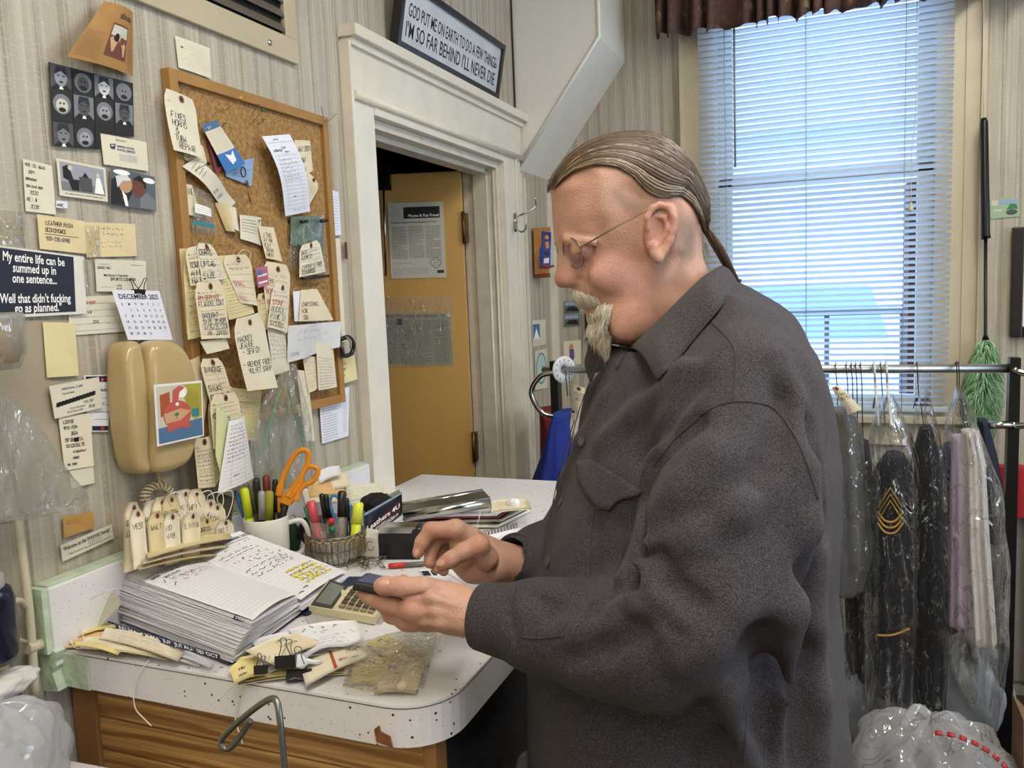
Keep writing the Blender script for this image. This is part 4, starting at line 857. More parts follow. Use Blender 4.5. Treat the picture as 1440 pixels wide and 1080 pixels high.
CRE = [cr([(975, 594), (940, 620), (914, 655), (900, 700), (896, 760), (889, 812)], .017, .008),          # between chest and sleeve
       cr([(1075, 660), (1040, 702), (980, 740), (918, 762)], .009, .022, '-'), cr([(1068, 676), (1035, 720), (975, 758), (915, 776)], .012, .02, '+'),
       cr([(905, 783), (893, 815), (918, 850), (950, 884)], .010, .010, '-'), cr([(900, 800), (925, 838), (962, 872)], .011, .012, '+'), cr([(885, 842), (905, 862), (935, 894)], .007, .014, '+'),
       cr([(893, 812), (860, 828), (835, 850)], .008, .012, '-'), cr([(862, 812), (840, 818), (820, 840)], .006, .014, '+'),
       cr([(800, 930), (850, 915), (905, 885)], .007, .018, '-'), cr([(770, 860), (800, 850), (830, 862)], .006, .015, '-'), cr([(742, 828), (760, 845), (770, 870)], .005, .01, '-'),
       cr([(1156, 660), (1148, 740), (1120, 835), (1080, 905), (1045, 950)], .014, .014, '-'), cr([(1100, 540), (1135, 600), (1152, 680), (1156, 730)], .007, .02, '-'), cr([(1134, 660), (1130, 740), (1112, 860), (1100, 980), (1092, 1070)], .012, .025, '+'),
       cr([(1145, 780), (1140, 880), (1148, 980), (1152, 1075)], .010, .03, '+'), cr([(1128, 800), (1120, 920), (1125, 1075)], .010, .03, '-'),
       cr([(1060, 900), (1075, 960), (1070, 1060)], .010, .03, '-'), cr([(1000, 990), (985, 1075)], .010, .03, '-'), cr([(1020, 985), (1050, 1070)], .010, .03, '+'),
       cr([(960, 520), (900, 580), (850, 620)], .008, .025, '+'), cr([(980, 540), (930, 600), (905, 640)], .008, .02, '-'), cr([(850, 560), (820, 620), (790, 680)], .008, .02, '+'), cr([(835, 740), (828, 800), (820, 830)], .008, .02, '-'),
       cr([(1090, 500), (1115, 560), (1120, 640)], .008, .02, '+'), cr([(1100, 560), (1090, 620), (1065, 680)], .007, .02, '-'), cr([(870, 740), (860, 790), (850, 812)], .010, .02, '-'),
       cr([(960, 930), (1000, 905), (1035, 860)], .008, .025, '+'), cr([(930, 780), (945, 820), (985, 850)], .007, .015, '-'), cr([(1000, 640), (960, 690), (930, 720)], .01, .03, '+'), cr([(715, 845), (720, 880), (728, 905)], .004, .008, '-')]
G = shirt_field(.0052, CRE); sP, sF = G.mesh(); sP = relax(sP, sF, 3, .5)
nv = np.sin(sP[:, 2]*31+sP[:, 0]*17)*np.sin(sP[:, 0]*41+sP[:, 1]*23+1)*.0012+np.sin(sP[:, 2]*83+sP[:, 1]*61)*np.sin(sP[:, 0]*97+.5)*.0005
cen = np.stack([np.interp(sP[:, 2], TR[:, 0], TR[:, 1]), np.interp(sP[:, 2], TR[:, 0], TR[:, 2])], 1); dr = sP[:, :2]-cen; dr /= np.linalg.norm(dr, axis=1)[:, None]+1e-9; sP[:, :2] += dr*nv[:, None]
BS = bvh(sP, sF)
BFd = Field((-.60, .72, 0.0), (.34, 1.7, 1.5), .014); torso(BFd, -.04)
for A_ in (ARM_L, ARM_R): BFd.chain([(p, r*.55) for p, r in zz(*A_)], .02)
hipN, hipF = np.array((-.17, 1.04, .80)), np.array((-.22, 1.30, .80)); fN, fF = np.array((-.16, 1.02, .09)), np.array((-.24, 1.33, .09))
LEG = lambda g: [(hipN, .105+g), (np.array((-.18, 1.03, .48)), .075+g), (fN, .048+g)]
LEG2 = lambda g: [(hipF, .105+g), (np.array((-.24, 1.32, .48)), .075+g), (fF, .048+g)]
BFd.chain(LEG(0), .03); BFd.chain(LEG2(0), .03)
for p in (fN, fF): BFd.cone(p+[.02, 0, -.045], p+tf*.17+[0, 0, -.05], .038, .03, .02)
bP, bF_ = BFd.mesh(); bP = relax(bP, bF_, 2)
PP = np.concatenate([hP, lP, rP, bP]); o1, o2, o3 = len(hP), len(hP)+len(lP), len(hP)+len(lP)+len(rP); FF = np.concatenate([hF, lF+o1, rF+o2, bF_+o3]); CC = np.concatenate([hc, lcx, rcx, np.tile(base, (len(bP), 1))])
SK = mat('skin', '#b98b78', .5, sss=.06, bump=.22, bscale=420, spec=.4)
_n = SK.node_tree.nodes; _l = SK.node_tree.links; at = _n.new('ShaderNodeAttribute'); at.attribute_name = 'skin_tone'
t1 = _n.new('ShaderNodeTexNoise'); t1.inputs['Scale'].default_value = 55; t1.inputs['Detail'].default_value = 5; tcx = _n.new('ShaderNodeTexCoord'); _l.new(tcx.outputs['Object'], t1.inputs['Vector']); r1 = _n.new('ShaderNodeMapRange'); r1.inputs[1].default_value = .35; r1.inputs[2].default_value = .7; r1.inputs[3].default_value = 0; r1.inputs[4].default_value = .35; _l.new(t1.outputs[0], r1.inputs[0])
mx = _n.new('ShaderNodeMix'); mx.data_type = 'RGBA'; mx.inputs[7].default_value = (*lin('#ab7466'), 1); _l.new(r1.outputs[0], mx.inputs[0]); _l.new(at.outputs['Color'], mx.inputs[6]); _l.new(mx.outputs[2], _n['Principled BSDF'].inputs['Base Color'])
body = np_mesh('body', PP, FF, SK, man, ML); ca = body.data.color_attributes.new('skin_tone', 'FLOAT_COLOR', 'POINT'); cc4 = np.ones((len(body.data.vertices), 4)); cc4[:, :3] = CC[:len(cc4)]; ca.data.foreach_set('color', cc4.ravel())
# flannel
FLAN = mat('charcoal_flannel', '#454042', .95, bump=.35, bscale=900, sheen=.06, spec=.2)
_n = FLAN.node_tree.nodes; _l = FLAN.node_tree.links; tcx = _n.new('ShaderNodeTexCoord'); t1 = _n.new('ShaderNodeTexNoise'); t1.inputs['Scale'].default_value = 700; t1.inputs['Detail'].default_value = 3; _l.new(tcx.outputs['Object'], t1.inputs['Vector']); r1 = _n.new('ShaderNodeValToRGB'); r1.color_ramp.elements[0].position = .35; r1.color_ramp.elements[0].color = (*lin('#2e2b2f'), 1); r1.color_ramp.elements[1].position = .68; r1.color_ramp.elements[1].color = (*lin('#575257'), 1); _l.new(t1.outputs[0], r1.inputs[0]); _l.new(r1.outputs[0], _n['Principled BSDF'].inputs['Base Color'])
shirt = np_mesh('shirt', sP, sF, FLAN, man, ML); shirt['label'] = 'charcoal flannel shirt'
TRO = mat('dark_trousers', '#23252c', .85, bump=.3, bscale=500)
TFd = Field((-.50, .78, .05), (.12, 1.58, .98), .013); TFd.ell((-.19, 1.17, .80), (.17, .22, .14), .02)
TFd.chain(LEG(.018), .03); TFd.chain(LEG2(.018), .03); tP, tF_ = TFd.mesh(); tP = relax(tP, tF_, 2); np_mesh('trousers', tP, tF_, TRO, man, ML)
for p in (fN, fF):
    S3 = Field(p-np.array((.3, .15, .09)), p+np.array((.15, .15, .06)), .008); S3.cone(p+[.03, 0, -.04], p+tf*.19+[0, 0, -.05], .046, .036, .02); S3.cone(p, p+[0, 0, -.04], .05, .045, .02); a_, b_ = S3.mesh(); a_[:, 2] = np.maximum(a_[:, 2], .002); np_mesh('shoe', a_, b_, mat('shoe_black', '#1b1a19', .5), man, ML)
def draped(name, pts, m, off=.002, th=.003, parent=None, B=None, n=1, mi=0, col=None):
    """a small cloth piece lying on the shirt: outline given as a ring, filled as a fan of quads"""
    b = bmn(); rg = [onsh(x, y, off, B or BS) for x, y in pts]; rg2 = [onsh(x, y, off+th, B or BS) for x, y in pts]
    cx, cy = np.mean([p[0] for p in pts]), np.mean([p[1] for p in pts]); rings = []
    for k, t in enumerate((1, .97, .75, .5, .25)): rings.append([b.verts.new(V(onsh(cx+(x-cx)*t, cy+(y-cy)*t, off+(th if k else 0), B or BS))) for x, y in pts])
    c0 = b.verts.new(V(onsh(cx, cy, off+th, B or BS)))
    for A, C_ in zip(rings, rings[1:]):
        for i in range(len(pts)): f = b.faces.new((A[i], A[(i+1) % len(pts)], C_[(i+1) % len(pts)], C_[i])); f.smooth = True
    for i in range(len(pts)): b.faces.new((rings[-1][i], rings[-1][(i+1) % len(pts)], c0))
    return obj(name, b, m, parent)
def dense(pts, n=6): return [tuple(np.array(a)*(1-t)+np.array(b)*t) for a, b in zip(pts, pts[1:]+pts[:1]) for t in np.linspace(0, 1, n, endpoint=False)]
STI = mat('stitching_dark', '#38343a', .95)
def seam(pts, name='seam', m=None, r=.0007, off=.0002, par=None):
    c_ = [onsh(x, y, off, BS) for x, y in [tuple(p[:2]) for p in curve3([(x, y, 0) for x, y in pts], 40)]]; b = bmn(); tube(b, c_, r, 5); return obj(name, b, m or STI, par or shirt)
draped('pocket_flap', dense([(809, 648), (830, 646), (868, 668), (902, 690), (899, 699), (876, 702), (866, 708), (858, 718), (842, 716), (826, 700), (812, 676)], 4), FLAN, .002, .005, shirt)
seam([(884, 700), (889, 740), (884, 812)]); seam([(815, 655), (850, 672), (893, 697)]); seam([(836, 716), (832, 760), (829, 812)])
seam([(808, 590), (790, 650), (775, 720), (764, 790)]); seam([(845, 500), (815, 575), (797, 650), (783, 720), (772, 800)])
seam([(985, 584), (1008, 571), (1032, 565), (1062, 566), (1088, 575), (1115, 608), (1136, 655), (1150, 702)], r=.0014); seam([(982, 588), (945, 622), (920, 655)], r=.001); seam([(1000, 452), (1030, 486), (1034, 520), (1030, 563)], r=.0012); seam([(999, 449), (975, 480), (955, 505)], r=.001); seam([(1075, 520), (1060, 560), (1000, 580), (940, 590)], r=.0007) if 0 else None
seam([(1050, 1000), (1045, 1075)]); seam([(728, 822), (722, 850), (727, 880), (735, 912)]); seam([(735, 896), (760, 898), (790, 894)], r=.0012)
for x, y in ((818, 621), (789, 706), (771, 790)):
    p = onsh(x, y, .003, BS); nrm = BS.find_nearest(V(p))[1]; nrm = nrm if nrm.dot(V(CAM-p)) > 0 else -nrm; b = bmn(); lathe(b, [(0, 0), (.0058, 0), (.0062, .0012), (.0055, .0024), (.0042, .0016), (0, .0016)], p, 20, nrm); o = obj('button', b, mat('button_horn_grey', '#4f4a49', .3), shirt)
# collar: a folded leaf round the neck
def leaf(T, Bt, name='collar', n=22, th=.003, bow=.012):
    b = bmn(); A = curve3(T, n); C_ = curve3(Bt, n); m_ = min(len(A), len(C_)); rows = []
    for j in range(7):
        t = j/6; rows.append([A[i]*(1-t)+C_[i]*t+hu*bow*math.sin(math.pi*t)+(CAM-A[i])*.012*math.sin(math.pi*t) for i in range(m_)])
    vs = [[b.verts.new(V(p)) for p in r_] for r_ in rows]
    for j in range(6):
        for i in range(m_-1): f = b.faces.new((vs[j][i], vs[j][i+1], vs[j+1][i+1], vs[j+1][i])); f.smooth = True
    o = obj(name, b, FLAN, shirt); sm = o.modifiers.new('thickness', 'SOLIDIFY'); sm.thickness = th; sm.offset = 0; sb = o.modifiers.new('soft', 'SUBSURF'); sb.levels = 1; sb.render_levels = 1; return o
cN = lambda x, y, w_: hp(x, y, w_)
leaf([cN(884, 490, .030), cN(905, 470, .058), cN(935, 441, .072), cN(962, 414, .072), cN(985, 392, .055), cN(1002, 381, .02), cN(1004, 381, -.02)], [onsh(924, 538, .003, BS), onsh(938, 522, .004, BS), onsh(962, 497, .004, BS), onsh(992, 460, .004, BS), onsh(1017, 430, .005, BS), cN(1036, 402, .03), cN(1034, 392, -.02)])
leaf([cN(884, 492, .026), cN(868, 487, .0), cN(856, 484, -.03), cN(862, 478, -.055)], [onsh(868, 520, .003, BS), onsh(850, 520, .003, BS), cN(828, 522, -.055), cN(826, 482, -.085)], bow=.004)
leaf([cN(856, 484, -.02), cN(846, 478, -.045), cN(850, 470, -.06)], [cN(830, 540, -.05), cN(822, 510, -.07), cN(832, 478, -.08)], bow=.003)
# cuffs
def cuff(c0, c1, r0, r1, fl=1.0):
    b = bmn(); a = np.array(c0); c = np.array(c1); ax = (c-a); L = np.linalg.norm(ax); ax /= L
    lathe(b, [(r0-.004, .004), (r0-.001, 0), (r0+.001, 0), (r0+.0025, .003), (r0+(r1-r0)*.5+.0025, L*.5), (r1+.002, L), (r1-.003, L+.001)], a, 40, ax); return obj('cuff', b, FLAN, shirt, smooth=True)
cuff(pd(673, 866, .996), pd(735, 876, .973), .0375, .0455); cuff(pd(722, 786, 1.185), pd(748, 787, 1.225), .0355, .0405)

# ---- hair: scalp shell plus combed strands to the tie, then the tail
HAIRP = [(773, 262), (776, 250), (783.7, 237.7), (798.5, 218.5), (819, 203.7), (846, 193.3), (878.4, 188.3), (908, 188.9), (931.8, 197.8), (949.5, 212.6), (967.3, 233.3), (980.6, 257), (989.5, 277.7), (991.9, 292.5), (991, 312), (988, 330)]
INNER = [(774, 268), (785, 254), (798, 246), (822, 241), (848, 245), (866, 258), (880, 277), (897, 287), (912, 288), (930, 283), (946, 290), (958, 305), (968, 318), (976, 327), (982, 330), (988, 330)]
def rs(P, n):
    P = np.array(P, float); d = np.r_[0, np.cumsum(np.linalg.norm(np.diff(P, axis=0), axis=1))]; t = np.linspace(0, d[-1], n); return np.stack([np.interp(t, d, P[:, i]) for i in range(P.shape[1])], 1)
NO = 34; Oc, Ic = rs(HAIRP, NO), rs(INNER, NO)
hair_uv = rounded([sag(*p) for p in HAIRP+[(985, 350), (940, 420), (830, 420), (790, 330), (776, 290)]], 2)
def hsurf(P2, grow=.0015):
    uv = np.array([sag(*p) for p in P2]); Wh, _ = half_width(hair_uv, uv[:, 0], uv[:, 1], grow); return uv, np.maximum(Wh, 0)
HCOL = [mat('hair_brown_grey', '#5c4a38', .42, var=.2, vscale=200), mat('hair_dark_brown', '#3f3126', .45), mat('hair_ash', '#776450', .4), mat('hair_grey', '#9b8c78', .45)]
b = bmn()
for sg in (1, -1):
    grid = []
    for j in range(15):
        a = (j/14)**1.8; P2 = Oc*(1-a)+Ic*a; uv, Wh = hsurf(P2, .0); edge = .0 if j < 14 else -.003
        grid.append([b.verts.new(V(hw(uv[i, 0], sg*(Wh[i]+edge), uv[i, 1]))) for i in range(NO)])
    for j in range(14):
        for i in range(NO-1): f = b.faces.new((grid[j][i], grid[j][i+1], grid[j+1][i+1], grid[j+1][i])); f.smooth = True
hair = obj('hair', b, HCOL, man)
b = bmn()
for k in range(1500):
    sg = 1 if random.random() < .72 else -1; a = random.random()**1.5; t0 = random.uniform(0, .35) if random.random() < .5 else 0; t1 = random.uniform(.7, 1); i0, i1 = int(t0*(NO-1)), int(t1*(NO-1)); 
    if i1-i0 < 6: continue
    wob = random.uniform(-.03, .03); aa = np.clip(a+wob*np.sin(np.linspace(0, 3, NO)), 0, 1)[:, None]; P2 = (Oc*(1-aa)+Ic*aa)[i0:i1+1:2]; uv, Wh = hsurf(P2, .0008+random.uniform(0, .0016))
    pts = [hw(uv[i, 0], sg*Wh[i], uv[i, 1]) for i in range(len(uv))]; r = random.choice([.0004, .0006, .0009, .0013]); m_ = random.choices([0, 1, 2, 3], [5, 4, 3, .6 if a < .8 else 5])[0]
    n_ = len(pts); tube(b, pts, r, 4, mi=m_, rs=[r*(.3+.7*math.sin(math.pi*min(1, (i+.6)/n_*1.02))**.5) for i in range(n_)])
obj('hair_strands', b, HCOL, hair)
def lock(b, path, R0, R1, n, rr, mats, wmul=1, tail=.0):
    path = [np.array(p) for p in path]
    for k in range(n):
        an = random.uniform(0, 2*math.pi); q_ = math.sqrt(random.random()); L = random.uniform(.75, 1)
        pts = []; m = max(4, int(len(path)*L))
        for i in range(m):
            t = i/(len(path)-1); R = np.interp(t, [0, .12, .3, .62, .68, .8, 1], R0) ; pts.append(path[i]+hs*R*q_*math.cos(an+t)*.8+hf*R*q_*math.sin(an+t)*.8+hu*R*q_*math.sin(an+t)*.6)
        tube(b, pts, rr, 4, mi=random.choices([0, 1, 2, 3], mats)[0], rs=[rr*(1-.7*i/m) for i in range(m)])
b = bmn(); tp = curve3([hp(984, 312, 0), hp(993, 322, .004), hp(1006, 342, .006), hp(1020, 368, .004), hp(1032, 390, 0), hp(1040, 402, 0), hp(1054, 424, 0), hp(1070, 446, 0)], 28)
lock(b, tp, [.012, .011, .015, .009, .0055, .008, .004], 0, 260, .0009, [5, 5, 4, 2]); tail = obj('ponytail', b, HCOL, man)
b = bmn(); 
for i_, (x, y) in enumerate(((987, 316), (1036, 397))):
    c0 = hp(x, y, 0); d_ = (hp(x+8, y+13, 0)-c0); d_ /= np.linalg.norm(d_); e1 = hs; e2 = np.cross(d_, e1); tube(b, [c0+(e1*math.cos(a)+e2*math.sin(a))*(.0125 if i_ == 0 else .006) for a in np.linspace(0, 2*math.pi, 17)[:-1]], .0018, 6, True)
obj('hair_tie', b, mat('hair_tie_black', '#151515', .7), tail)
b = bmn()
for k in range(60):      # stray wisps
    if k < 30: a, c, e = (1040+random.uniform(-5, 25), 415+random.uniform(0, 25)), (random.uniform(10, 45), random.uniform(10, 50)), 0
    else: a, c, e = (985+random.uniform(-3, 6), 325+random.uniform(0, 40)), (random.uniform(0, 14), random.uniform(10, 30)), 0
    p0 = hp(*a, random.uniform(-.02, .02)); tube(b, curve3([p0, hp(a[0]+c[0]*.5, a[1]+c[1]*.35, random.uniform(-.03, .03)), hp(a[0]+c[0], a[1]+c[1], random.uniform(-.04, .04))], 8), .00025, 3, mi=3)
obj('hair_wisps', b, HCOL, hair)
# ---- goatee and moustache
BC = [mat('beard_white', '#f0ebe0', .6), mat('beard_sand', '#d2c2a6', .6), mat('beard_grey', '#b5aa98', .6), mat('beard_pale', '#fbf8f2', .6)]
BH = bvh(hP, hF)
def hsnap(px, py, w_):
    """a point of the face nearest to photo pixel at lateral offset w_"""
    p = hp(px, py, w_); n_ = BH.find_nearest(V(p)); return np.array(n_[0]), np.array(n_[1])
def hairs(b, n, src, tgt, rr, ln):
    for k in range(n):
        x, y, w_ = src(); p, nn = hsnap(x, y, w_)
        if np.dot(nn, p-HO) < 0: nn = -nn
        dx, dy = tgt(x, y); L = ln*random.uniform(.6, 1.1); dd = -hu*dy+hf*(-dx)*1.0; dd = dd/np.linalg.norm(dd); p0 = p-nn*.001
        jit = RNG.normal(0, .14, 3); m1 = p0+nn*L*.28+dd*L*.4; m2 = p0+nn*L*.26+dd*L*.98+jit*L*.45
        tube(b, curve3([p0, m1, m2], 6), rr, 3, mi=random.choices([0, 1, 2, 3], [4, 3, 1.5, 4])[0], rs=[rr*(1-.75*i/6) for i in range(7)][:len(curve3([p0, m1, m2], 6))])
b = bmn()
hairs(b, 1300, lambda: (lambda w_: (random.uniform(802, 820)+abs(w_)*700, random.uniform(400, 411)+abs(w_)*420, w_))(random.uniform(-.03, .034)), lambda x, y: (.35+max(0, x-806)*.016, 1), .0005, .013)
must = obj('moustache', b, BC, man); b = bmn()
hairs(b, 2000, lambda: (lambda t: (848+(random.random()-.5)*44*(1-t*.62)+4*t, 438+t*40, random.uniform(-.034, .04)*(1-t*.45)))(random.random()), lambda x, y: ((856-x)*.03, 1), .0005, .022)
hairs(b, 500, lambda: (random.uniform(848, 868), random.uniform(424, 452), random.uniform(.022, .045)*random.choice((1, 1, -1))), lambda x, y: (-.05, 1), .0005, .016)
G2 = Field((-.125, -.105, -.275), (.135, .105, .16), .003, HA, HO); G2.chain([(hp(838, 450, 0), .008), (hp(846, 466, 0), .010), (hp(856, 479, 0), .007)], .01); G2.chain([(hp(850, 446, .018), .006), (hp(858, 464, .020), .009), (hp(862, 474, .012), .006)], .012); G2.chain([(hp(850, 446, -.018), .006), (hp(858, 464, -.020), .009), (hp(862, 474, -.012), .006)], .012)
beard = obj('goatee', b, BC, man); a_, b_ = G2.mesh(); np_mesh('goatee_core', a_, b_, BC[1], beard, ML)
b = bmn()   # brow hairs
hairs(b, 160, lambda: (lambda t: (795+t*38, 336+t*4+random.uniform(-3, 2), .028+t*.030))(random.random()), lambda x, y: (.9, .25), .0004, .010); obj('eyebrow', b, BC, man)
# glasses
gl = thing('glasses', None, None, (0, 0, 0)); gl.parent = man; gl.location = -Vector(ML); 
GM = mat('glasses_wire', '#8d8070', .25, 1); LENS = film('spectacle_lens', '#e4def0', .02, .22, bscale=.5, milky='#b9b4d8')
def ring_pts(cx, cy, w_, ru, rv, tilt=-.25): 
    c = hp(cx, cy, w_); e1 = hs*.93-hf*.36*np.sign(w_); e2 = hu*.93+hf*tilt*-1; e2 /= np.linalg.norm(e2); return c, [c+e1*ru*math.cos(a)+e2*rv*math.sin(a) for a in np.linspace(0, 2*math.pi, 29)[:-1]]
for w_, nm, (cx, cy) in ((.034, 'near', (806, 356)), (-.034, 'far', (787, 352))):
    c, R_ = ring_pts(cx, cy, w_, .0215, .0205); b = bmn(); tube(b, R_, .0009, 6, True); 
    obj('lens_rim', b, GM, gl); b = bmn(); b.faces.new([b.verts.new(V(p)) for p in R_]); o = obj('lens', b, LENS, gl)
b = bmn(); tube(b, curve3([hp(797, 350, .013), hp(787, 346, 0), hp(790, 350, -.013)], 10), .0009, 6); obj('bridge', b, GM, gl)
b = bmn(); tube(b, curve3([hp(815, 349, .056), hp(830, 340, .068), hp(868, 318, .077), hp(906, 297, .083), hp(915, 292, .084), hp(925, 296, .084)], 24), .0010, 6); obj('temple_arm', b, GM, gl)
b = bmn(); tube(b, curve3([hp(797, 350, -.056), hp(830, 335, -.070), hp(868, 315, -.077), hp(906, 297, -.083)], 14), .0010, 6); obj('temple_arm', b, GM, gl)
# ---- the phone he holds
def finger_nail(P_, F_, px, py, a, c, rx=.0052, ry=.0068):
    r = ray(px, py); h_ = bvh(P_, F_).ray_cast(V(CAM), V(r).normalized())
    if h_[0] is not None: nail(np.array(h_[0])+np.array(h_[1])*(.0004 if h_[1].dot(V(r)) < 0 else -.0004), pd(*c)-pd(*a), np.array(h_[1])*(1 if h_[1].dot(V(r)) < 0 else -1), rx, ry)
ph = thing('smartphone', 'black smartphone with dark blue screen held in the left hand', 'phone', pd(550, 826, 1.03))
A0, A1, A3 = pd(498, 817, 1.0), pd(610, 840, .995), pd(489, 800, 1.07); ex = A1-A0; ex /= np.linalg.norm(ex); ey = A3-A0; ey -= ex*np.dot(ex, ey); ey /= np.linalg.norm(ey); ez = np.cross(ex, ey); ez = ez if ez[2] > 0 else -ez
MPH = Matrix(((ex[0], ey[0], ez[0], A0[0]), (ex[1], ey[1], ez[1], A0[1]), (ex[2], ey[2], ez[2], A0[2]), (0, 0, 0, 1)))
b = bmn(); box(b, (-.001, 0, -.0115), (.148, .072, 0), MPH); obj('phone_case', b, mat('phone_case_black', '#1d1f22', .5), ph, bevel=.0035, seg=3, smooth=True)
b = bmn(); box(b, (.004, .004, 0.0001), (.143, .068, .0006), MPH); SCR = mat('phone_screen_blue', '#2a5296', .1, var=.6, vscale=60, coat=.5); obj('screen', b, SCR, ph)
b = bmn(); box(b, (.02, -.0008, -.0085), (.035, .001, -.0055), MPH); obj('side_button', b, mat('phone_case_black', '#1d1f22'), ph)
def nail(c, ax, up, rx=.0055, ry=.007):
    c, ax, up = [np.array(v, float) for v in (c, ax, up)]; ax /= np.linalg.norm(ax); up -= ax*np.dot(up, ax); up /= np.linalg.norm(up); sd = np.cross(ax, up); b = bmn(); rings = []
    for t in (1, .7, .35): rings.append([b.verts.new(V(c+ax*ry*t*math.cos(a)+sd*rx*t*math.sin(a)+up*(.0012*(1-t*t)-.0016*(t*math.sin(a))**2))) for a in np.linspace(0, 2*math.pi, 17)[:-1]])
    for A, C_ in zip(rings, rings[1:]):
        for i in range(16): f = b.faces.new((A[i], A[(i+1) % 16], C_[(i+1) % 16], C_[i])); f.smooth = True
    b.faces.new(rings[-1]); return obj('fingernail', b, mat('nail', '#cf9f8d', .3), body)
finger_nail(lP, lF, 540, 820, (560, 825, .985), (536, 824, .99)); finger_nail(rP, rF, 621, 791, (634, 787, 1.108), (618, 797, 1.108)); finger_nail(rP, rF, 586, 777, (594, 762, 1.145), (588, 780, 1.143), .004, .0055)
# ================================================================ THINGS ON THE LEFT WALL
PA = {'cream': mat('paper_cream', '#ddd5bf', .8, var=.04, vscale=20), 'buff': mat('paper_buff', '#dcca9f', .8, var=.05, vscale=20), 'yellow': mat('paper_yellow', '#ddd19f', .8, var=.04, vscale=20), 'white': PAPER, 'old': mat('paper_old_white', '#d8d2c0', .8, var=.05, vscale=15), 'kraft': mat('paper_kraft', '#b98f50', .85, var=.1, vscale=25),
      'news': mat('paper_newsprint', '#c2bdae', .85, var=.05, vscale=15), 'brown': mat('paper_browned', '#a37a48', .85, var=.12, vscale=15), 'tag': mat('tag_manila', '#e0d4b6', .8, var=.05, vscale=30), 'bluewhite': mat('paper_bright', '#e2e4f0', .7)}
def wq(off, *px): return [onx(x, y, XW+off) for x, y in px]
def wsheet(px, off=.004, **k): return Sheet(*wq(off, *px), **k)
# wall grille
vt = thing('wall_grille', 'cream metal return air grille with black louvres high on the wall', 'vent', (XW, 1.3, 2.05))
T0, T1 = .95, 1.545; zb = 2.012
b = bmn(); box(b, (XW+.0005, T0, zb), (XW+.012, T1, zb+.05)); box(b, (XW+.0005, T1-.04, zb+.05), (XW+.012, T1, 2.6)); box(b, (XW+.0005, T0, zb+.05), (XW+.012, T0+.08, 2.6)); box(b, (XW+.0005, T0, 2.52), (XW+.012, T1, 2.6)); obj('frame', b, mat('grille_cream', '#b9ad92', .45, var=.04), vt, bevel=.002)
b = bmn(); box(b, (XW+.0005, T0+.08, zb+.05), (XW+.0015, T1-.04, 2.52)); obj('backing', b, mat('grille_black', '#0c0c0c', .9), vt)
for i in range(15):
    z = zb+.066+i*.03; b = bmn(); prism(b, [(XW+.002, T0+.08, z+.006), (XW+.011, T0+.08, z-.010), (XW+.012, T0+.08, z-.007), (XW+.003, T0+.08, z+.009)], (0, T1-T0-.12, 0)); obj('louvre', b, mat('louvre_dark', '#5e564a', .5), vt)
b = bmn(); lathe(b, [(0, .003), (.006, .002), (.006, 0)], onx(379, 60, XW+.012), 14, (1, 0, 0)); obj('screw', b, CHROME, vt)
# curled brown newspaper clipping
s = wsheet([(140, 3), (186, 18), (186, 108), (70, 84)], .012, n=14, fn=lambda u, v: .035*(1-u)*(.3+v*.7)+.01*math.sin(3*u)); s.base(PA['brown'])
s.rect(.40, .30, .80, .84, 'm'); s.rect(.42, .33, .78, .5, 's', 1.3); s.poly([(.42, .55), (.6, .45), (.77, .6), (.76, .78), (.5, .75)], 'T', 1.6); s.ell(.55, .52, .05, .07, 'K', 1.8); s.ell(.68, .55, .05, .06, 'm', 1.8); s.text('abuse', .5, .2, .013, 'k', .01); s.greek(.02, .5, .36, .95, 14, 'm', .0006, 1); s.greek(.84, .2, .98, .95, 22, 'm', .0006)
s.done('newspaper_clipping', None, 'curled browned newspaper clipping at the top left of the wall', 'clipping')
# collage of twelve black and white portraits
s = wsheet([(68, 87), (188, 118), (190, 193), (74, 207)], .006, n=8); s.c[2] = onx(189, 192, XW+.006); s.base(mat('photo_black', '#222324', .35))
s.bm.free(); s.bm = bmn(); s.mats = []; s = Sheet(*wq(.006, (68, 87), (187, 117), (189, 214), (74, 205)), n=8); PHB = mat('photo_black', '#222324', .35); s.base(PHB, 0, 0, 1, .78); s.base(PHB, 0, .78, .56, 1)
for r_ in range(3):
    for c_ in range(4):
        if r_ == 2 and c_ > 1: continue
        u, v = (c_+.5)/4, [.16, .48, .86][r_]; g = ['l', 'g', 'L', 'i', 's', 'g', 'l', 'g', 'i', 'l'][(r_*4+c_) % 10]
        if (c_+r_) % 2: s.ell(u, v, .115, .135, 'N', 1.15); s.ell(u, v, .1, .125, 'i', 1.2); s.ell(u, v+.02, .068, .09, g, 1.5); s.ell(u, v+.07, .042, .03, 'K', 1.8); s.ell(u-.02, v-.01, .011, .014, 'K', 1.9); s.ell(u+.02, v-.01, .011, .014, 'K', 1.9)
        else: s.rect(u-.115, v-.15, u+.115, v+.14, 'i' if c_ % 4 else 'g', 1.1); s.poly([(u-.11, v+.14), (u-.06, v+.08), (u+.06, v+.08), (u+.11, v+.14)], 'K', 1.2); s.poly([(u-.025, v+.14), (u, v+.07), (u+.025, v+.14)], 'w', 1.5); s.ell(u, v-.01, .07, .115, g, 1.7); s.poly([(u-.072, v-.03), (u-.055, v-.14), (u+.055, v-.14), (u+.072, v-.03), (u, v-.085)], 'N', 1.9); s.ell(u, v+.05, .022, .012, 'K', 2); s.rect(u-.045, v-.03, u-.015, v-.018, 'K', 2.1); s.rect(u+.015, v-.03, u+.045, v-.018, 'K', 2.1)
s.strokes([[(s.W*k/4, s.H*j/6*(.78 if k > 2 else 1)) for j in range(7)] for k in (1, 2, 3)], 'K', .0012, 2.1)
s.done('photo_collage', None, 'black and white collage of small portrait and ape photos on the wall', 'photo')
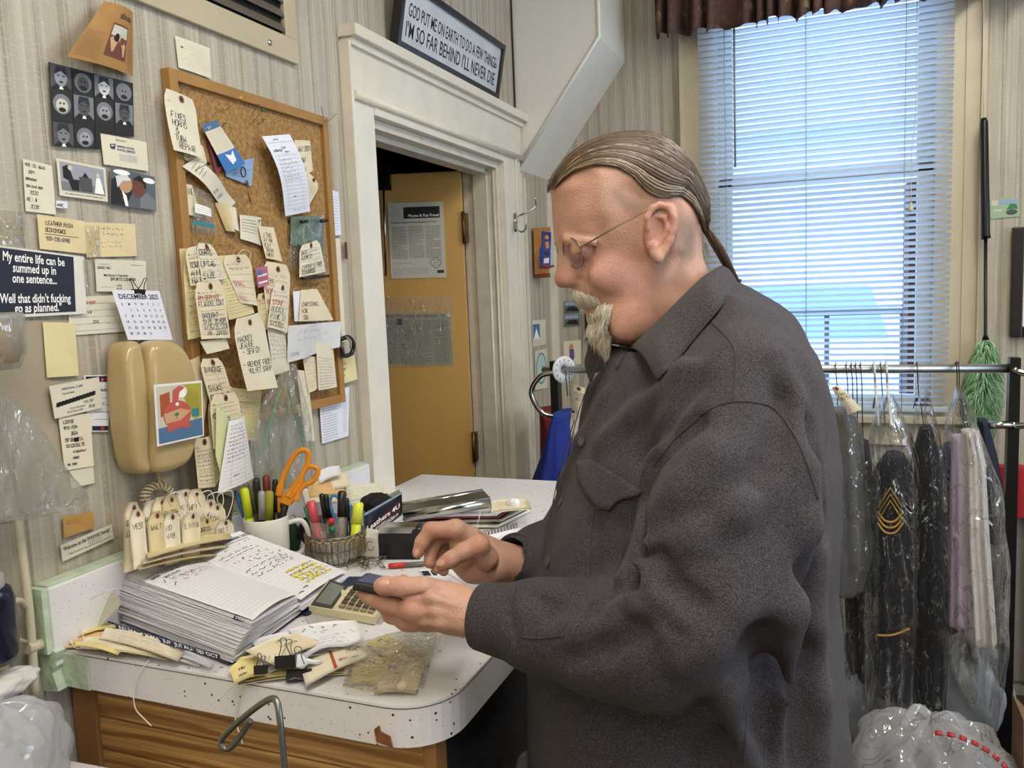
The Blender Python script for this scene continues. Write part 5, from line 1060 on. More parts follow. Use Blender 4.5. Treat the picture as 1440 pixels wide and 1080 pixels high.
s = wsheet([(141, 187), (206, 200), (209, 241), (146, 231)], .005); s.base(PA['cream']); s.text('UNITED STATES', .32, .36, .0034, 'n', .02); s.text('POSTAL SERVICE', .32, .47, .0034, 'n', .02); s.poly([(.17, .3), (.30, .26), (.27, .46), (.18, .44)], 'n'); s.poly([(.19, .33), (.28, .31), (.21, .37)], 'w', 1.8); s.greek(.34, .55, .78, .8, 5, 'B', .0005); s.greek(.3, .08, .55, .16, 2, 'k', .0006); s.done('postal_card', None, 'cream postal service card under the portrait collage', 'card')
s = wsheet([(32, 223), (73, 233), (79, 302), (36, 297)], .004); s.base(PA['cream'])
for i, (t_, h_) in enumerate((('MUS. CO. BAND', .0042), ('DEPT.', .004), ('BROADWAY', .0036), ('SCH LEAVE SOON', .0032), ('2020', .0055), ('RE: #', .0055), ('2038', .0055))): s.hand(t_, .06+.1*(i in (1, 4, 6)), .12+i*.135, h_, 'g' if i > 3 else 'k', .0007)
s.done('handwritten_note', None, 'cream handwritten note ending in 2038 at the upper left wall', 'note')
s = wsheet([(79, 222), (148, 236), (152, 284), (84, 275)], .006); s.base(PA['old']); s.rect(.05, .07, .95, .84, 'l'); s.rect(.05, .6, .95, .84, 'i', 1.2); s.poly([(.1, .2), (.22, .12), (.3, .5), (.42, .5), (.4, .8), (.25, .8), (.2, .55), (.1, .5)], 'K', 1.6); s.ell(.25, .2, .05, .07, 's', 1.9); s.poly([(.72, .8), (.78, .35), (.86, .35), (.93, .8)], 'w', 1.6); s.ell(.82, .28, .04, .07, 's', 1.9); s.rect(.42, .4, .68, .8, 'g', 1.5); s.poly([(.48, .4), (.55, .25), (.62, .4)], 'K', 1.8); s.greek(.1, .86, .9, .97, 1, 'k', .0009); s.done('vintage_photo_card', None, 'white bordered black and white picture card of a seated couple', 'photo')
s = wsheet([(155, 236), (218, 249), (220, 297), (154, 288)], .006, bend=.003); s.base(mat('photo_grey', '#5a6068', .35)); s.poly([(.02, .3), (.25, .1), (.42, .35), (.44, .6), (.3, .98), (.02, .98)], 'K', 1.1); s.ell(.30, .38, .14, .24, 'c', 1.5); s.poly([(.1, .2), (.3, .08), (.42, .25), (.24, .3), (.14, .5)], 'L', 1.8); s.poly([(.3, .98), (.22, .55), (.32, .7), (.36, .98)], 'w', 1.6); s.ell(.58, .42, .15, .27, 'm', 1.4); s.poly([(.45, .2), (.6, .06), (.75, .2), (.76, .45), (.66, .25)], 'K', 1.9); s.poly([(.6, .98), (.62, .65), (.8, .5), (.98, .7), (.98, .98)], 'i', 1.3); s.ell(.22, .07, .17, .07, 'w', 2.2); s.ell(.83, .16, .15, .08, 'w', 2.2); s.greek(.1, .03, .34, .11, 2, 'k', .0005); s.done('photo_of_two_men', None, 'colour picture of two men facing each other with speech bubbles', 'photo')
s = wsheet([(79, 282), (95, 284), (95, 293), (79, 292)], .007, n=2); s.base(PAPER); s.hand('MARC', .08, .8, .0045, 'n', .0007); s.done('name_label', None, 'tiny white label reading MARC below the picture of the seated couple', 'label')
s = wsheet([(52, 301), (119, 311), (121, 357), (56, 350)], .006, n=6); s.base(PA['buff'])
s.hand('LEATHER RICH', .16, .27, .0062, 'k', .0009); s.hand('OCONOMOWOC', .14, .47, .0058, 'k', .0009); s.hand('920-226-6996', .14, .72, .0055, 'n', .0009); s.strokes([[(.12*s.W, .54*s.H), (.85*s.W, .53*s.H)]], 'k', .0007); s.done('leather_contact_note', None, 'tan handwritten note LEATHER RICH taped to the wall', 'note')
s = wsheet([(116, 312), (190, 315), (193, 360), (122, 362)], .004); s.base(PA['buff']); s.scr(.3, .08, .9, .4, 2, 'g'); s.scr(.2, .5, .8, .75, 2, 'l'); s.done('taped_tan_note', None, 'tan note with faint pencil writing right of the leather note', 'note')
# the black sentence sign
s = wsheet([(-22, 342), (118, 361), (122, 441), (-22, 449)], .008, n=6); s.base(mat('sign_white_border', '#dcdad2', .5)); s.rect(.05, .03, .88, .955, 'N')
s = s
for t_, u, v, h_, f_ in (('My entire life can be', .47, .20, .0125, .62), ('summed up in', .47, .35, .0125, .43), ('one sentence...', .47, .50, .0125, .44), ('"Well that didn\'t fucking', .47, .79, .0125, .72), ('go as planned."', .50, .93, .0125, .46)):
    vs, fs, wd = text_tris(t_, .018); s.text(t_, u-f_/2, v, h_, 'w', .018, fit=f_)
s.done('black_slogan_sign', None, 'black and white framed slogan sign about life not going as planned', 'sign')
s = wsheet([(133, 364), (205, 367), (206, 410), (136, 410)], .005); s.base(PA['old']); s.text("McHenry's Favorite", .15, .53, .0042, 'k', .01); s.text('SPORTS CENTER', .27, .66, .0048, 'k', .015); s.text('YARN', .38, .84, .003, 'k', .01); s.text('SHOP', .38, .93, .003, 'k', .01); s.hand('SUNDAY HALF', .04, .3, .004, 'g', .0007); s.greek(.06, .12, .3, .18, 1, 'l'); s.greek(.68, .12, .95, .18, 1, 'l'); s.greek(.08, .8, .34, .92, 1, 'r', .0005); s.done('sports_center_card', None, 'off-white sports center business card above the December calendar', 'card')
s = wsheet([(96, 418), (168, 415), (176, 466), (97, 472)], .003); s.base(PA['old']); s.lines(.2, .9, 5, 'l'); s.hand('SAW HOURS', .28, .2, .0042, 'r', .0007); s.hand('M A R', .3, .45, .004, 'k', .0008); s.hand('2516', .42, .72, .0045, 'k', .0007); s.scr(.55, .5, .95, .85, 1, 'g'); s.done('lined_index_note', None, 'lined note with red and black writing partly behind the calendar', 'note')
# December calendar with binder clip
cl_ = thing('december_calendar', 'white December 2025 calendar page hanging from a black binder clip', 'calendar', onx(200, 440, XW+.02))
s = wsheet([(157, 408), (224, 409), (243, 478), (180, 478)], .022, n=6, bend=.004); s.base(PA['bluewhite'])
s.text('DECEMBER 2025', .5, .17, .0082, 'k', .012, align='c', fit=.84)
s.c = s.c
for j, row in enumerate((['S', 'M', 'T', 'W', 'T', 'F', 'S'], [None, '1', '2', '3', '4', '5', '6'], list(map(str, range(7, 14))), list(map(str, range(14, 21))), list(map(str, range(21, 28))), ['28', '29', '30', '31'])):
    for i, t_ in enumerate(row):
        if t_: s.text(t_, .1+i*.13, .30+j*.118, .0042, 'g' if j == 0 else 'k', .005, align='c')
s.done('page', cl_)
def binder_clip(par, c, ax, up, w_=.022, h_=.012, d_=.009, name='binder_clip', label=None, cat=None, hm=None):
    """black spring body with two wire handles; ax along the jaw, up away from the paper edge"""
    c, ax, up = [np.array(v, float) for v in (c, ax, up)]; ax /= np.linalg.norm(ax); up -= ax*np.dot(up, ax); up /= np.linalg.norm(up); o_ = np.cross(ax, up)
    t = par if label is None else thing(name, label, cat, c)
    b = bmn(); prism(b, [c-ax*w_/2+o_*d_/2+up*0, c-ax*w_/2-o_*d_/2, c-ax*w_/2-o_*d_*.12+up*h_*-1, c-ax*w_/2+o_*d_*.12+up*h_*-1][::-1], ax*w_); clip = obj('binder_clip' if label is None else 'clip_body', b, mat('clip_black', '#131314', .35), t, bevel=.0006)
    for sg in (1, -1):
        b = bmn(); p0 = c+o_*sg*d_*.5; out = up*.9+o_*sg*.55; out /= np.linalg.norm(out); L = w_*.95
        tube(b, curve3([p0-ax*w_*.28, p0-ax*w_*.12+out*L*.55, p0-ax*w_*.14+out*L*.9, p0+out*L, p0+ax*w_*.14+out*L*.9, p0+ax*w_*.12+out*L*.55, p0+ax*w_*.28], 18), .0007, 6); obj('clip_handle', b, hm or mat('clip_wire_silver', '#8e8e8c', .25, 1), clip if label is None else t)
    return t
binder_clip(cl_, onx(195, 407, XW+.024), (0, 1, -.05), (0, 0, 1), .022, .009, .01, hm=mat('clip_wire_black', '#2a2a2a', .3, .5))
s = wsheet([(60, 453), (105, 454), (111, 528), (66, 531)], .006, bend=.003); s.base(PA['yellow']); s.scr(.12, .35, .9, .75, 3, 's', .0007); s.done('yellow_sticky_note', None, 'plain pale yellow sticky note below the slogan sign', 'note')
s = wsheet([(118, 528), (159, 527), (152, 607), (124, 607)], .004); s.base(PAPER); s.rect(.05, .02, 1, .12, 'N'); s.ell(.8, .07, .09, .035, 'r', 1.7); s.ell(.62, .08, .06, .03, 'p', 1.7); s.rect(.2, .90, .98, .98, 'N'); s.ell(.7, .94, .1, .03, 'r', 1.7); s.lines(.28, .78, 5, 'g', .3, .98); s.hand('MANUEL', .55, .28, .0035, 'g', .0006); s.hand('2267', .55, .52, .0035, 'k', .0006); s.done('floral_border_card', None, 'white lined card with red and black floral edges beside the wall telephone', 'card')
s = wsheet([(69, 543), (139, 530), (145, 573), (77, 589)], .010); s.base(PA['old']); s.text('PERSONAL CARE', .22, .2, .0034, 'n', .005); s.text('Hair & Nails', .22, .34, .003, 'k'); s.strokes([[((.07+.035*i)*s.W, (.60-.006*i+.02*(i % 2))*s.H) for i in range(24)]], 'K', .0065, 1.6); s.text('Party Boutique', .33, .82, .003, 'n'); s.text('815-555-0184', .26, .93, .0034, 'k'); s.hand('CALL SAT', .62, .72, .0036, 'n', .0007); s.hand('29.50', .7, .9, .0036, 'n', .0007); s.done('blacked_out_business_card', None, 'white business card with a thick black scratched line, below the sticky note', 'card')
s = wsheet([(82, 586), (127, 581), (132, 655), (91, 662)], .007); s.base(PA['cream'])
for i, (t_, c_) in enumerate((('LOUISE', 'k'), ('815-759-', 'k'), ('2654', 'k'), ('OR 561 CELL', 'k'), ('TO CONSULTS', 'k'), ('IN MOUNTAIN', 'g'), ('HOURS', 'g'), ('MR. DAWN', 'g'))): s.hand(t_, .12+.2*(i in (2, 6, 5)), .14+i*.112, .0050 if i < 5 else .0036, c_, .0009)
s.rect(.4, .42, .55, .5, 'K'); s.done('louise_note', None, 'cream handwritten note LOUISE lower left of the telephone', 'note')
s = wsheet([(97, 659), (131, 653), (133, 679), (100, 687)], .005, n=3); s.base(PA['old']); s.done('blank_paper_slip', None, 'blank off-white slip just below the LOUISE note', 'note')
s = wsheet([(88, 727), (131, 719), (133, 742), (90, 757)], .005, n=3); s.base(PA['kraft']); s.scr(.1, .15, .6, .45, 2, 'm'); s.done('kraft_paper_note', None, 'small brown kraft note above the Welcome strip', 'note')
s = wsheet([(85, 767), (157, 737), (160, 757), (88, 790)], .006, n=4); s.base(PA['old']); s.text('Welcome to the WAWAK Family!', .04, .42, .0064, 'k', .012, fit=.9); s.text('Your Customer #', .12, .78, .003, 'k'); s.hand('500721', .5, .74, .007, 'l', .001); s.strokes([[(.44*s.W, .8*s.H), (.95*s.W, .78*s.H)]], 'k', .0006); s.done('welcome_label_strip', None, 'white strip reading Welcome to the Family with a pencilled number', 'label')
s = wsheet([(246, 50), (295, 68), (297, 111), (251, 95)], .004, bend=.002); s.base(PA['cream']); s.scr(.1, .12, .9, .85, 6, 's', .0007); s.ell(.15, .3, .04, .03, 'g'); s.done('faded_card', None, 'faded cream card above the cork board, below the grille', 'card')
s = wsheet([(-14, 448), (100, 452), (118, 700), (-10, 740)], .0025, n=3); s.base(mat('stained_wall_patch', '#a79a84', .7, var=.1, vscale=9)); s.done('old_backing_sheet', None, 'greyed old paper sheet behind the notes at the far left', 'paper')

# ---- wall telephone
TAN = mat('phone_tan_plastic', '#b49e70', .28, coat=.2, var=.02)
tel = thing('wall_telephone', 'tan wall telephone with its handset hung and a cartoon card stuck on it', 'telephone', onx(220, 570, XW))
WF = np.stack([np.array((0, 1., 0)), np.array((0, 0, 1.)), np.array((1., 0, 0))])
def tel_part(name, outline, d0, d1, rr, m, dome=.01, h=.0022):
    """rounded shell: outline (photo points on the wall) pulled out from depth d0 to d1"""
    P = np.array([onx(x, y, XW+(d0+d1)/2) for x, y in outline]); c0 = P.mean(0); uv = rounded([(p[1]-c0[1], p[2]-c0[2]) for p in P], 2)
    lo = np.array((min(u for u, v in uv)-.01, min(v for u, v in uv)-.01, -.01)); hi = np.array((max(u for u, v in uv)+.01, max(v for u, v in uv)+.01, d1-d0+dome+.01))
    Fd = Field(lo, hi, h, WF, np.array((XW+d0, c0[1], c0[2]))); U, W_ = np.meshgrid(Fd.g[0], Fd.g[1], indexing='ij'); d = poly_d(uv, U, W_); t = np.clip(d/rr, 0, 1); top = (d1-d0)-rr+rr*np.sqrt(np.clip(1-(1-t)**2, 0, 1))+dome*(1-(W_/(max(v for u, v in uv)))**2)
    Z = Fd.g[2][None, None, :]; Fd.f = np.maximum(np.maximum(-d[:, :, None]*np.ones_like(Z), Z-top[:, :, None]), -Z); Fd.f = np.maximum(Fd.f, -.02)
    P_, F_ = Fd.mesh(); P_ = relax(P_, F_, 2, .4); return np_mesh(name, P_, F_, m, tel, tuple(tel.location))
tel_part('base', [(161, 520), (176, 486), (205, 490), (262, 500), (272, 540), (272, 620), (262, 655), (205, 668), (180, 655), (166, 610)], .001, .022, .006, TAN, 0)
tel_part('base_shell', [(163, 500), (169, 483), (182, 478), (190, 486), (193, 560), (196, 640), (202, 655), (200, 666), (188, 667), (176, 655), (167, 600), (163, 540)], .012, .052, .012, TAN)
tel_part('cradle_gap', [(172, 486), (250, 486), (256, 540), (254, 640), (240, 656), (190, 656), (176, 600)], .012, .034, .004, mat('cradle_shadow_brown', '#4b3d27', .6), 0)  # dark filler body; the shade between shell and handset is its colour
hs_ = tel_part('handset', [(200, 490), (209, 479), (232, 478), (247, 484), (258, 502), (266, 540), (268, 600), (264, 640), (253, 656), (227, 665), (211, 664), (204, 650), (203, 600), (199, 540)], .03, .062, .014, TAN)
b = bmn(); tube(b, curve3([onx(222, 664, XW+.03), onx(224, 676, XW+.03), onx(218, 684, XW+.03)], 8), .0035, 8); obj('cord_plug', b, TAN, tel)
b = bmn(); c_ = []
for i in range(150):
    t = i/149; a = 2*math.pi*14*t; bp_ = onx(205+26*math.sin(math.pi*t*1.0), 686+8*math.cos(math.pi*t*2)-0*t, XW+.03); th = math.pi*(1.15-1.3*t); ctr = onx(222+18*math.cos(th), 700-22*math.sin(th)*.75, XW+.028); e1 = onx(222+27*math.cos(th), 700-31*math.sin(th)*.75, XW+.028)-ctr; e1 /= np.linalg.norm(e1); c_.append(ctr+e1*.0075*math.cos(a)+np.array((.0075*math.sin(a), 0, 0)))
tube(b, c_, .0017, 6); obj('coiled_cord', b, mat('cord_cream', '#b7a98c', .45), tel)
s = Sheet(*wq(.078, (216, 541), (284, 535), (287, 613), (221, 628)), n=6); s.base(PA['white']); s.rect(.03, .03, .97, .97, 'y', .8); 
s.bm.free(); s.bm = bmn(); s.mats = []; s.base(PA['white']); s.rect(.04, .04, .97, .97, 's', 1); s.poly([(.04, .72), (.97, .66), (.97, .97), (.04, .97)], 'B', 1.2); s.poly([(.55, .04), (.97, .04), (.97, .62), (.8, .68), (.6, .3)], mat('card_lime', '#a9a53a', .6), 1.3)
s.poly([(.1, .18), (.3, .14), (.3, .45), (.1, .55)], 'o', 1.5); s.ell(.44, .54, .29, .24, 'R', 2.0, 24); s.poly([(.16, .50), (.5, .44), (.72, .50), (.5, .64), (.2, .66)], 'T', 2.5); s.ell(.42, .53, .05, .03, 'G', 2.9, 8); s.strokes([[(.42*s.W, .54*s.H), (.42*s.W, .61*s.H)]], 'm', .001, 3); s.ell(.55, .16, .11, .1, 'w', 2.3); s.poly([(.34, .38), (.36, .12), (.5, .05), (.62, .09), (.5, .16), (.44, .38)], 'R', 2.7); s.ell(.44, .36, .035, .03, 'w', 3); s.poly([(.2, .74), (.32, .7), (.34, .8), (.22, .8)], 'R', 2.4); s.poly([(.56, .74), (.7, .7), (.72, .77), (.58, .8)], 'R', 2.4); s.rect(.74, .48, .9, .62, 't', 2.4)
for i in range(6): s.strokes([[((.62+.05*i)*s.W, (.1+.02*i)*s.H), ((.68+.045*i)*s.W, (.45+.02*i)*s.H)]], 'm', .0006, 2.6)
s.done('cartoon_card', tel)

# ================================================================ CORK BOARD AND ITS TAGS
CORK = mat('cork', '#a57f4d', .9, bump=.6, bscale=220, var=.35, vscale=110); PINE = mat('board_frame_wood', '#a0773f', .5, var=.14, vscale=10, stretch=(1, 1, .2))
cb = thing('cork_board', 'cork board in a thin wooden frame covered with paper tags', 'board', (XW, 1.37, 1.0+.28))
YA, YZ, ZT, ZBt = 1.152, 1.632, 1.915, 1.262
fw = .02
b = bmn(); box(b, (XW+.001, YA+fw, ZBt+fw), (XW+.010, YZ-fw, ZT-fw)); obj('cork_surface', b, CORK, cb)
for a_, c_ in (((YA, ZBt), (YA+fw, ZT)), ((YZ-fw, ZBt), (YZ, ZT)), ((YA+fw, ZT-fw), (YZ-fw, ZT)), ((YA+fw, ZBt), (YZ-fw, ZBt+fw))):
    b = bmn(); box(b, (XW+.001, a_[0], a_[1]), (XW+.020, c_[0], c_[1])); obj('frame_rail', b, PINE, cb, bevel=.002)
def wfn(c): return lambda v: 1-c*max(0, (.16-v)/.16)
TAGP = [PA['tag'], PA['cream'], PA['yellow'], mat('tag_manila_dark', '#d3c296', .8, var=.06, vscale=30)]
def eyelet(s, u=.5, v=.09, r=.0064):
    s.ell(u, v, r/s.W, r/s.H, mat('eyelet_brown', '#7c4a35', .6), 1.6, 14); s.ell(u, v, r*.45/s.W, r*.45/s.H, 'K', 2.2, 10)
GT = 'paper tags pinned over the cork board'
def wtag(px, off, lab, p=0, words=(), scr_=None, hole=True, curl=0, bend=.003, c='k', cham=.35, lines=8, nm='paper_tag', red=True, twist=0, par=None, x0=.1, h=None):
    s = wsheet(px, off, n=8, wf=wfn(cham) if hole else None, curl=curl, bend=bend, twist=twist); s.base(TAGP[p] if isinstance(p, int) else p)
    if hole: eyelet(s)
    if lines: s.lines(.26, .92, lines, 'g', .08, .92, .0004)
    n = len(words)
    for i, wd in enumerate(words):
        cc = c; 
        if isinstance(wd, tuple): wd, cc = wd
        hh = h or min(.0105, s.W*.92/(max(3, len(wd))*.62), s.H*.62/max(2, n-1)*.82 if n > 2 else .0105); s.hand(wd, x0*.6, .32+i*(.62/max(1, n-1) if n > 1 else 0), hh, cc, max(.0008, hh*.12))
    if scr_: s.scr(*scr_)
    elif lines: s.scr(.06, .14, .94, .32, 2, 'g', .0006, .6); s.scr(.3, .5, .95, .9, 3, 'g', .0006, .7)
    if red and hole: s.text('No.', .08, .2, .0028, 'r'); 
    return s.done(nm, par, None if par else lab, None if par else 'tag', None if par else GT)
def pin(px, py, off, px2, py2, m=None, label='', head='ball'):
    a = onx(px, py, XW+off); c = onx(px2, py2, XW+.006); t = thing('push_pin', label, 'pin', c); b = bmn(); tube(b, [a, c], .0006, 5); obj('needle', b, mat('pin_steel', '#57544f', .3, .9), t); d = (a-c)/np.linalg.norm(a-c); b = bmn()
    if head == 'ball': lathe(b, [(0, -.0035), (.0028, -.002), (.0036, .0005), (.0028, .003), (0, .004)], a, 12, d)
    else: e = np.array((0, 1., .12)); tube(b, [a-e*.007, a+e*.007], .0009, 6)
    obj('head', b, m or mat('pin_steel', '#57544f', .3, .9), t)
wtag([(229, 122), (275, 142), (279, 224), (237, 212)], .020, 'large tag reading FIXES HORNS & TUBA at the top left of the cork board', 1, ['', ' FIXES', ' HORNS', '  &', ' TUBA', '  REPAIR'], lines=0, curl=.012, cham=.2)
wtag([(252, 214), (284, 200), (292, 232), (262, 226)], .014, 'narrow tag peeking below the FIXES HORNS tag', 0, lines=3, scr_=(.1, .3, .9, .9, 3, 'g'))
s = wsheet([(283, 176), (304, 168), (345, 230), (318, 243)], .022, n=6, bend=.004); s.base(PA['cream']); s.rect(0, 0, 1, .14, 'B'); s.text('$ 9', .2, .11, .0045, 'w'); s.greek(.1, .18, .9, .58, 9, 'l', .0005); s.rect(0, .62, 1, 1, mat('card_blue', '#3f78b8', .4)); s.poly([(.3, .66), (.55, .72), (.75, .64), (.65, .85), (.4, .9)], 'w', 1.6); s.done('hang_tag_booklet', None, 'blue and cream printed leaflet pinned at the top of the cork board', 'leaflet')
s = wsheet([(288, 186), (300, 180), (314, 238), (304, 244)], .016, n=3); s.base(mat('leaflet_dark_red', '#7d2f3c', .5)); s.rect(.3, .1, .9, .9, 'K'); s.done('dark_red_leaflet', None, 'dark red leaflet edge behind the blue and cream leaflet', 'leaflet')
s = wsheet([(316, 232), (357, 222), (354, 262), (318, 248)], .015, n=3); s.base(mat('leaflet_pale_blue', '#8aa8cf', .5)); s.scr(.2, .2, .9, .8, 4, 'n'); s.done('pale_blue_card', None, 'pale blue card corner behind the key on the cork board', 'card')
k_ = thing('door_key', 'small key on a black ring hanging on the cork board', 'key', onx(348, 262, XW+.03)); b = bmn(); c0 = onx(342, 242, XW+.03); tube(b, [c0+[0, .0068*math.cos(a), .009*math.sin(a)] for a in np.linspace(0, 2*math.pi, 25)[:-1]], .0013, 6, True); obj('ring', b, mat('key_ring_black', '#1c1a1a', .4), k_)
b = bmn(); lathe(b, [(0, 0), (.005, 0), (.0055, .0008), (.005, .002), (0, .002)], onx(346, 257, XW+.03), 14, (1, 0, 0)); tube(b, [onx(347, 260, XW+.031), onx(352, 285, XW+.031)], .0013, 6); box(b, tuple(onx(351, 280, XW+.031)+[-.0006, -.001, -.003]), tuple(onx(351, 280, XW+.031)+[.0006, .003, .001])); obj('key_blade', b, mat('key_bronze', '#7d6448', .35, .8), k_)
s = wsheet([(366, 192), (405, 189), (438, 297), (403, 304)], .028, n=10, fn=lambda u, v: .012*math.sin(math.pi*v*1.2)+.004); s.base(PA['bluewhite']); s.text('INVOICE', .3, .06, .003, 'n', .01); s.rect(.1, .085, .95, .088, 'n'); s.hand('ALTERATION', .12, .2, .0046, 'k', .0008); s.hand('25.00', .45, .17, .004, 'k', .0007); s.lines(.25, .92, 15, 'l', .08, .92); s.vlines([.2, .75], .25, .92, 'l'); s.scr(.12, .28, .8, .58, 6, 'k', .0008); s.hand('CP24', .4, .78, .003, 'r', .0006); s.scr(.3, .9, .95, .97, 1, 'k', .0008); s.done('white_invoice', None, 'long curved white invoice pinned at the upper right of the cork board', 'receipt')
wtag([(414, 197), (436, 198), (440, 240), (420, 251)], .016, 'narrow manila tag right of the white invoice', 0, ['JAN 2020', 'DOWN', 'HALF'], hole=False, lines=0)
wtag([(432, 240), (450, 262), (434, 290), (417, 258)], .020, 'slanting manila tag with a hole right of the invoice', 0, lines=7, scr_=(.15, .3, .85, .9, 4, 'm'))
wtag([(250, 258), (270, 260), (284, 306), (249, 300)], .012, 'manila tag behind the small clear bag at the board left edge', 0, ['ELAINE'], hole=False, lines=0)
s = wsheet([(262, 222), (290, 228), (334, 285), (325, 296)], .022, n=8, fn=lambda u, v: .008*math.sin(5*v)); s.c[0], s.c[1], s.c[2], s.c[3] = wq(.022, (256, 234), (275, 222), (336, 284), (324, 297)); s.base(PA['old']); s.strokes([[(s.W*.2, s.H*(.1+.06*i)), (s.W*.75, s.H*(.06+.06*i))] for i in range(4)], 'k', .0008); s.hand('OLYMP', .12, .62, .005, 'i', .0007); s.hand('NUMBER', .12, .74, .005, 'i', .0007); s.done('torn_paper_strip', None, 'long torn white strip slanting across the left of the cork board', 'paper')
s = wsheet([(272, 262), (298, 276), (305, 332), (270, 328)], .02, n=5, bend=.004); s.base(film('clear_bag_film', '#f4f6f4', .12, .45, 60)); s.rect(.08, .35, .8, .55, 'w'); s.greek(.12, .37, .78, .53, 3, 'k', .0005); s.rect(.0, .72, .95, .82, 't'); s.done('small_clear_bag', None, 'small clear plastic bag with a white label at the board left', 'bag')
for i, (q_, p_, lab) in enumerate((([(302, 285), (322, 290), (330, 328), (318, 325)], 3, 'curled olive paper strip in the middle of the board'), ([(315, 290), (332, 294), (336, 330), (322, 320)], 1, 'curled grey paper strip beside the olive strip'))): wtag(q_, .014+.004*i, lab, p_, hole=False, lines=0, bend=.01)
s = wsheet([(337, 302), (367, 306), (368, 346), (338, 336)], .016, n=4, bend=.004); s.base(PA['old']); s.greek(.06, .12, .7, .7, 5, 'g', .0008); s.strokes([[(.1*s.W, .3*s.H), (.9*s.W, .26*s.H)]], 'm', .001); s.done('printed_slip', None, 'white printed slip under the slim manila tag at board centre', 'slip')
wtag([(363, 318), (385, 320), (397, 368), (374, 363)], .022, 'slim manila tag pinned below the board centre', 0, ['J 240', 'AV HW', 'KIN', 'TRIM', 'HEM'], hole=False, lines=0, x0=.15)
s = wsheet([(409, 305), (452, 303), (458, 392), (408, 376)], .018, n=5, bend=.004); s.base(mat('photo_garden_green', '#5b7350', .35, var=.4, vscale=60), 0, 0, 1, .55); s.base(film('clear_bag_film2', '#e8eef0', .1, .4, 50), -.04, 0, 1.05, 1.02, .003); s.poly([(0, .02), (.4, .1), (.6, .3), (.9, .35), (1, .02)], 'S', 1.3); s.done('garden_photo', None, 'green garden photo in a clear sleeve at the right edge of the board', 'photo')
wtag([(421, 346), (449, 336), (458, 382), (421, 390)], .030, 'manila tag hanging over the garden photo', 1, ['DATE', 'ADDRESS', '', 'ZIPPER IN TREE', 'TOMORROW'], lines=6, cham=.3)
for i_, (x_, y_) in enumerate(((428, 312), (456, 311))):
    t = thing('black_tack', 'black cylindrical tack %s' % ('clipping the garden photo at its left' if i_ == 0 else 'at the right rim of the garden photo'), 'pin', onx(x_, y_, XW+.03)); b = bmn(); tube(b, [onx(x_-5, y_, XW+.032), onx(x_+4, y_-1, XW+.036)], .004, 10); obj('head', b, BLK, t); b = bmn(); tube(b, [onx(x_, y_, XW+.03), onx(x_, y_, XW+.006)], .0006, 5); obj('needle', b, mat('pin_steel', '#57544f'), t)
t = thing('black_tack', 'black tack just below the tag on the garden photo', 'pin', onx(456, 388, XW+.03)); b = bmn(); tube(b, [onx(424, 391, XW+.03), onx(462, 388, XW+.033)], .0032, 10); obj('head', b, BLK, t)
# bundles of hanging tags
wtag([(256, 352), (284, 348), (298, 470), (264, 478)], .026, 'yellowed tag at the back of the big left bundle', 2, lines=10, scr_=(.1, .3, .9, .95, 7, 'g'))
wtag([(252, 350), (268, 348), (285, 470), (262, 470)], .020, 'shadowed olive tag furthest left in the bundle', 3, lines=0, hole=False)
wtag([(259, 350), (291, 341), (312, 400), (268, 402)], .034, 'manila tag with a big eyelet at the top of the left bundle', 0, ['', 'TOWNSEND', 'ANNE', 'HAIR'], lines=6)
wtag([(275, 341), (300, 344), (318, 392), (284, 396)], .038, 'manila tag looped with string at the top of the left bundle', 1, ['CERTS', 'UPTAG', 'SIZE'], lines=5)
wtag([(272, 398), (313, 393), (324, 475), (283, 477)], .046, 'front tag reading BROUGHT of the left bundle', 0, [('PM SERVICE', 'r'), 'FLANNEL COAT', '', ' BROUGHT', ' SIZE 38 ROPE', ' 4/25/25 STOW', '   MR. JOHNSON'], lines=9, cham=.28, c='n')
wtag([(281, 480), (318, 476), (323, 490), (291, 498)], .04, 'bent blank lower end of a tag under the BROUGHT tag', 1, hole=False, lines=0)
wtag([(304, 360), (330, 358), (358, 440), (322, 450)], .030, 'yellow lined paper behind the centre tags', 2, hole=False, lines=14, scr_=(.15, .3, .8, .75, 5, 'g'), nm='lined_paper')
wtag([(309, 360), (352, 357), (362, 430), (338, 426)], .034, 'manila tag with pink writing at the top centre of the bundle', 0, [('', 'r'), ('SMALL', 'p'), ('PILL', 'p')], lines=6, scr_=(.15, .12, .9, .32, 2, 'k'))
wtag([(367, 366), (410, 374), (402, 470), (377, 462)], .034, 'manila tag with red writing in the centre right bundle', 0, ['HEM', ('BOTTOM', 'r'), ('BELT', 'r'), 'REPLACE', ('SWEEP', 'r')], lines=9)
wtag([(384, 398), (408, 400), (404, 468), (376, 460)], .040, 'manila tag with an eyelet on the centre right bundle', 1, ['', ('STONE', 'r'), ('BUCKLE', 'g'), 'PINK IN', 'SYSTEM'], lines=6)
s = wsheet([(359, 377), (376, 374), (378, 400), (363, 405)], .042, n=3); s.base(mat('keyfob_pink', '#b06a86', .4)); 
for i in range(4): s.rect(.1, .2+.18*i, .9, .28+.18*i, 'w' if i % 2 else 'R')
s.rect(.1, .15, .5, .4, 'B', 1.8); s.done('flag_key_fob', None, 'small flag patterned key fob hanging in the middle of the board', 'key fob')
wtag([(360, 414), (378, 410), (380, 460), (366, 466)], .03, 'shadowed tag behind the key fob', 3, lines=5)
wtag([(326, 450), (369, 438), (385, 545), (342, 550)], .050, 'long manila tag saying remove from sleeve, with blank lower end', 1, ['MACKEY', 'JEANNE', ' - SEW ON', '', '- REMOVE FROM', '  VELVET STRIP', '', ''], lines=0, cham=.3, curl=.01)
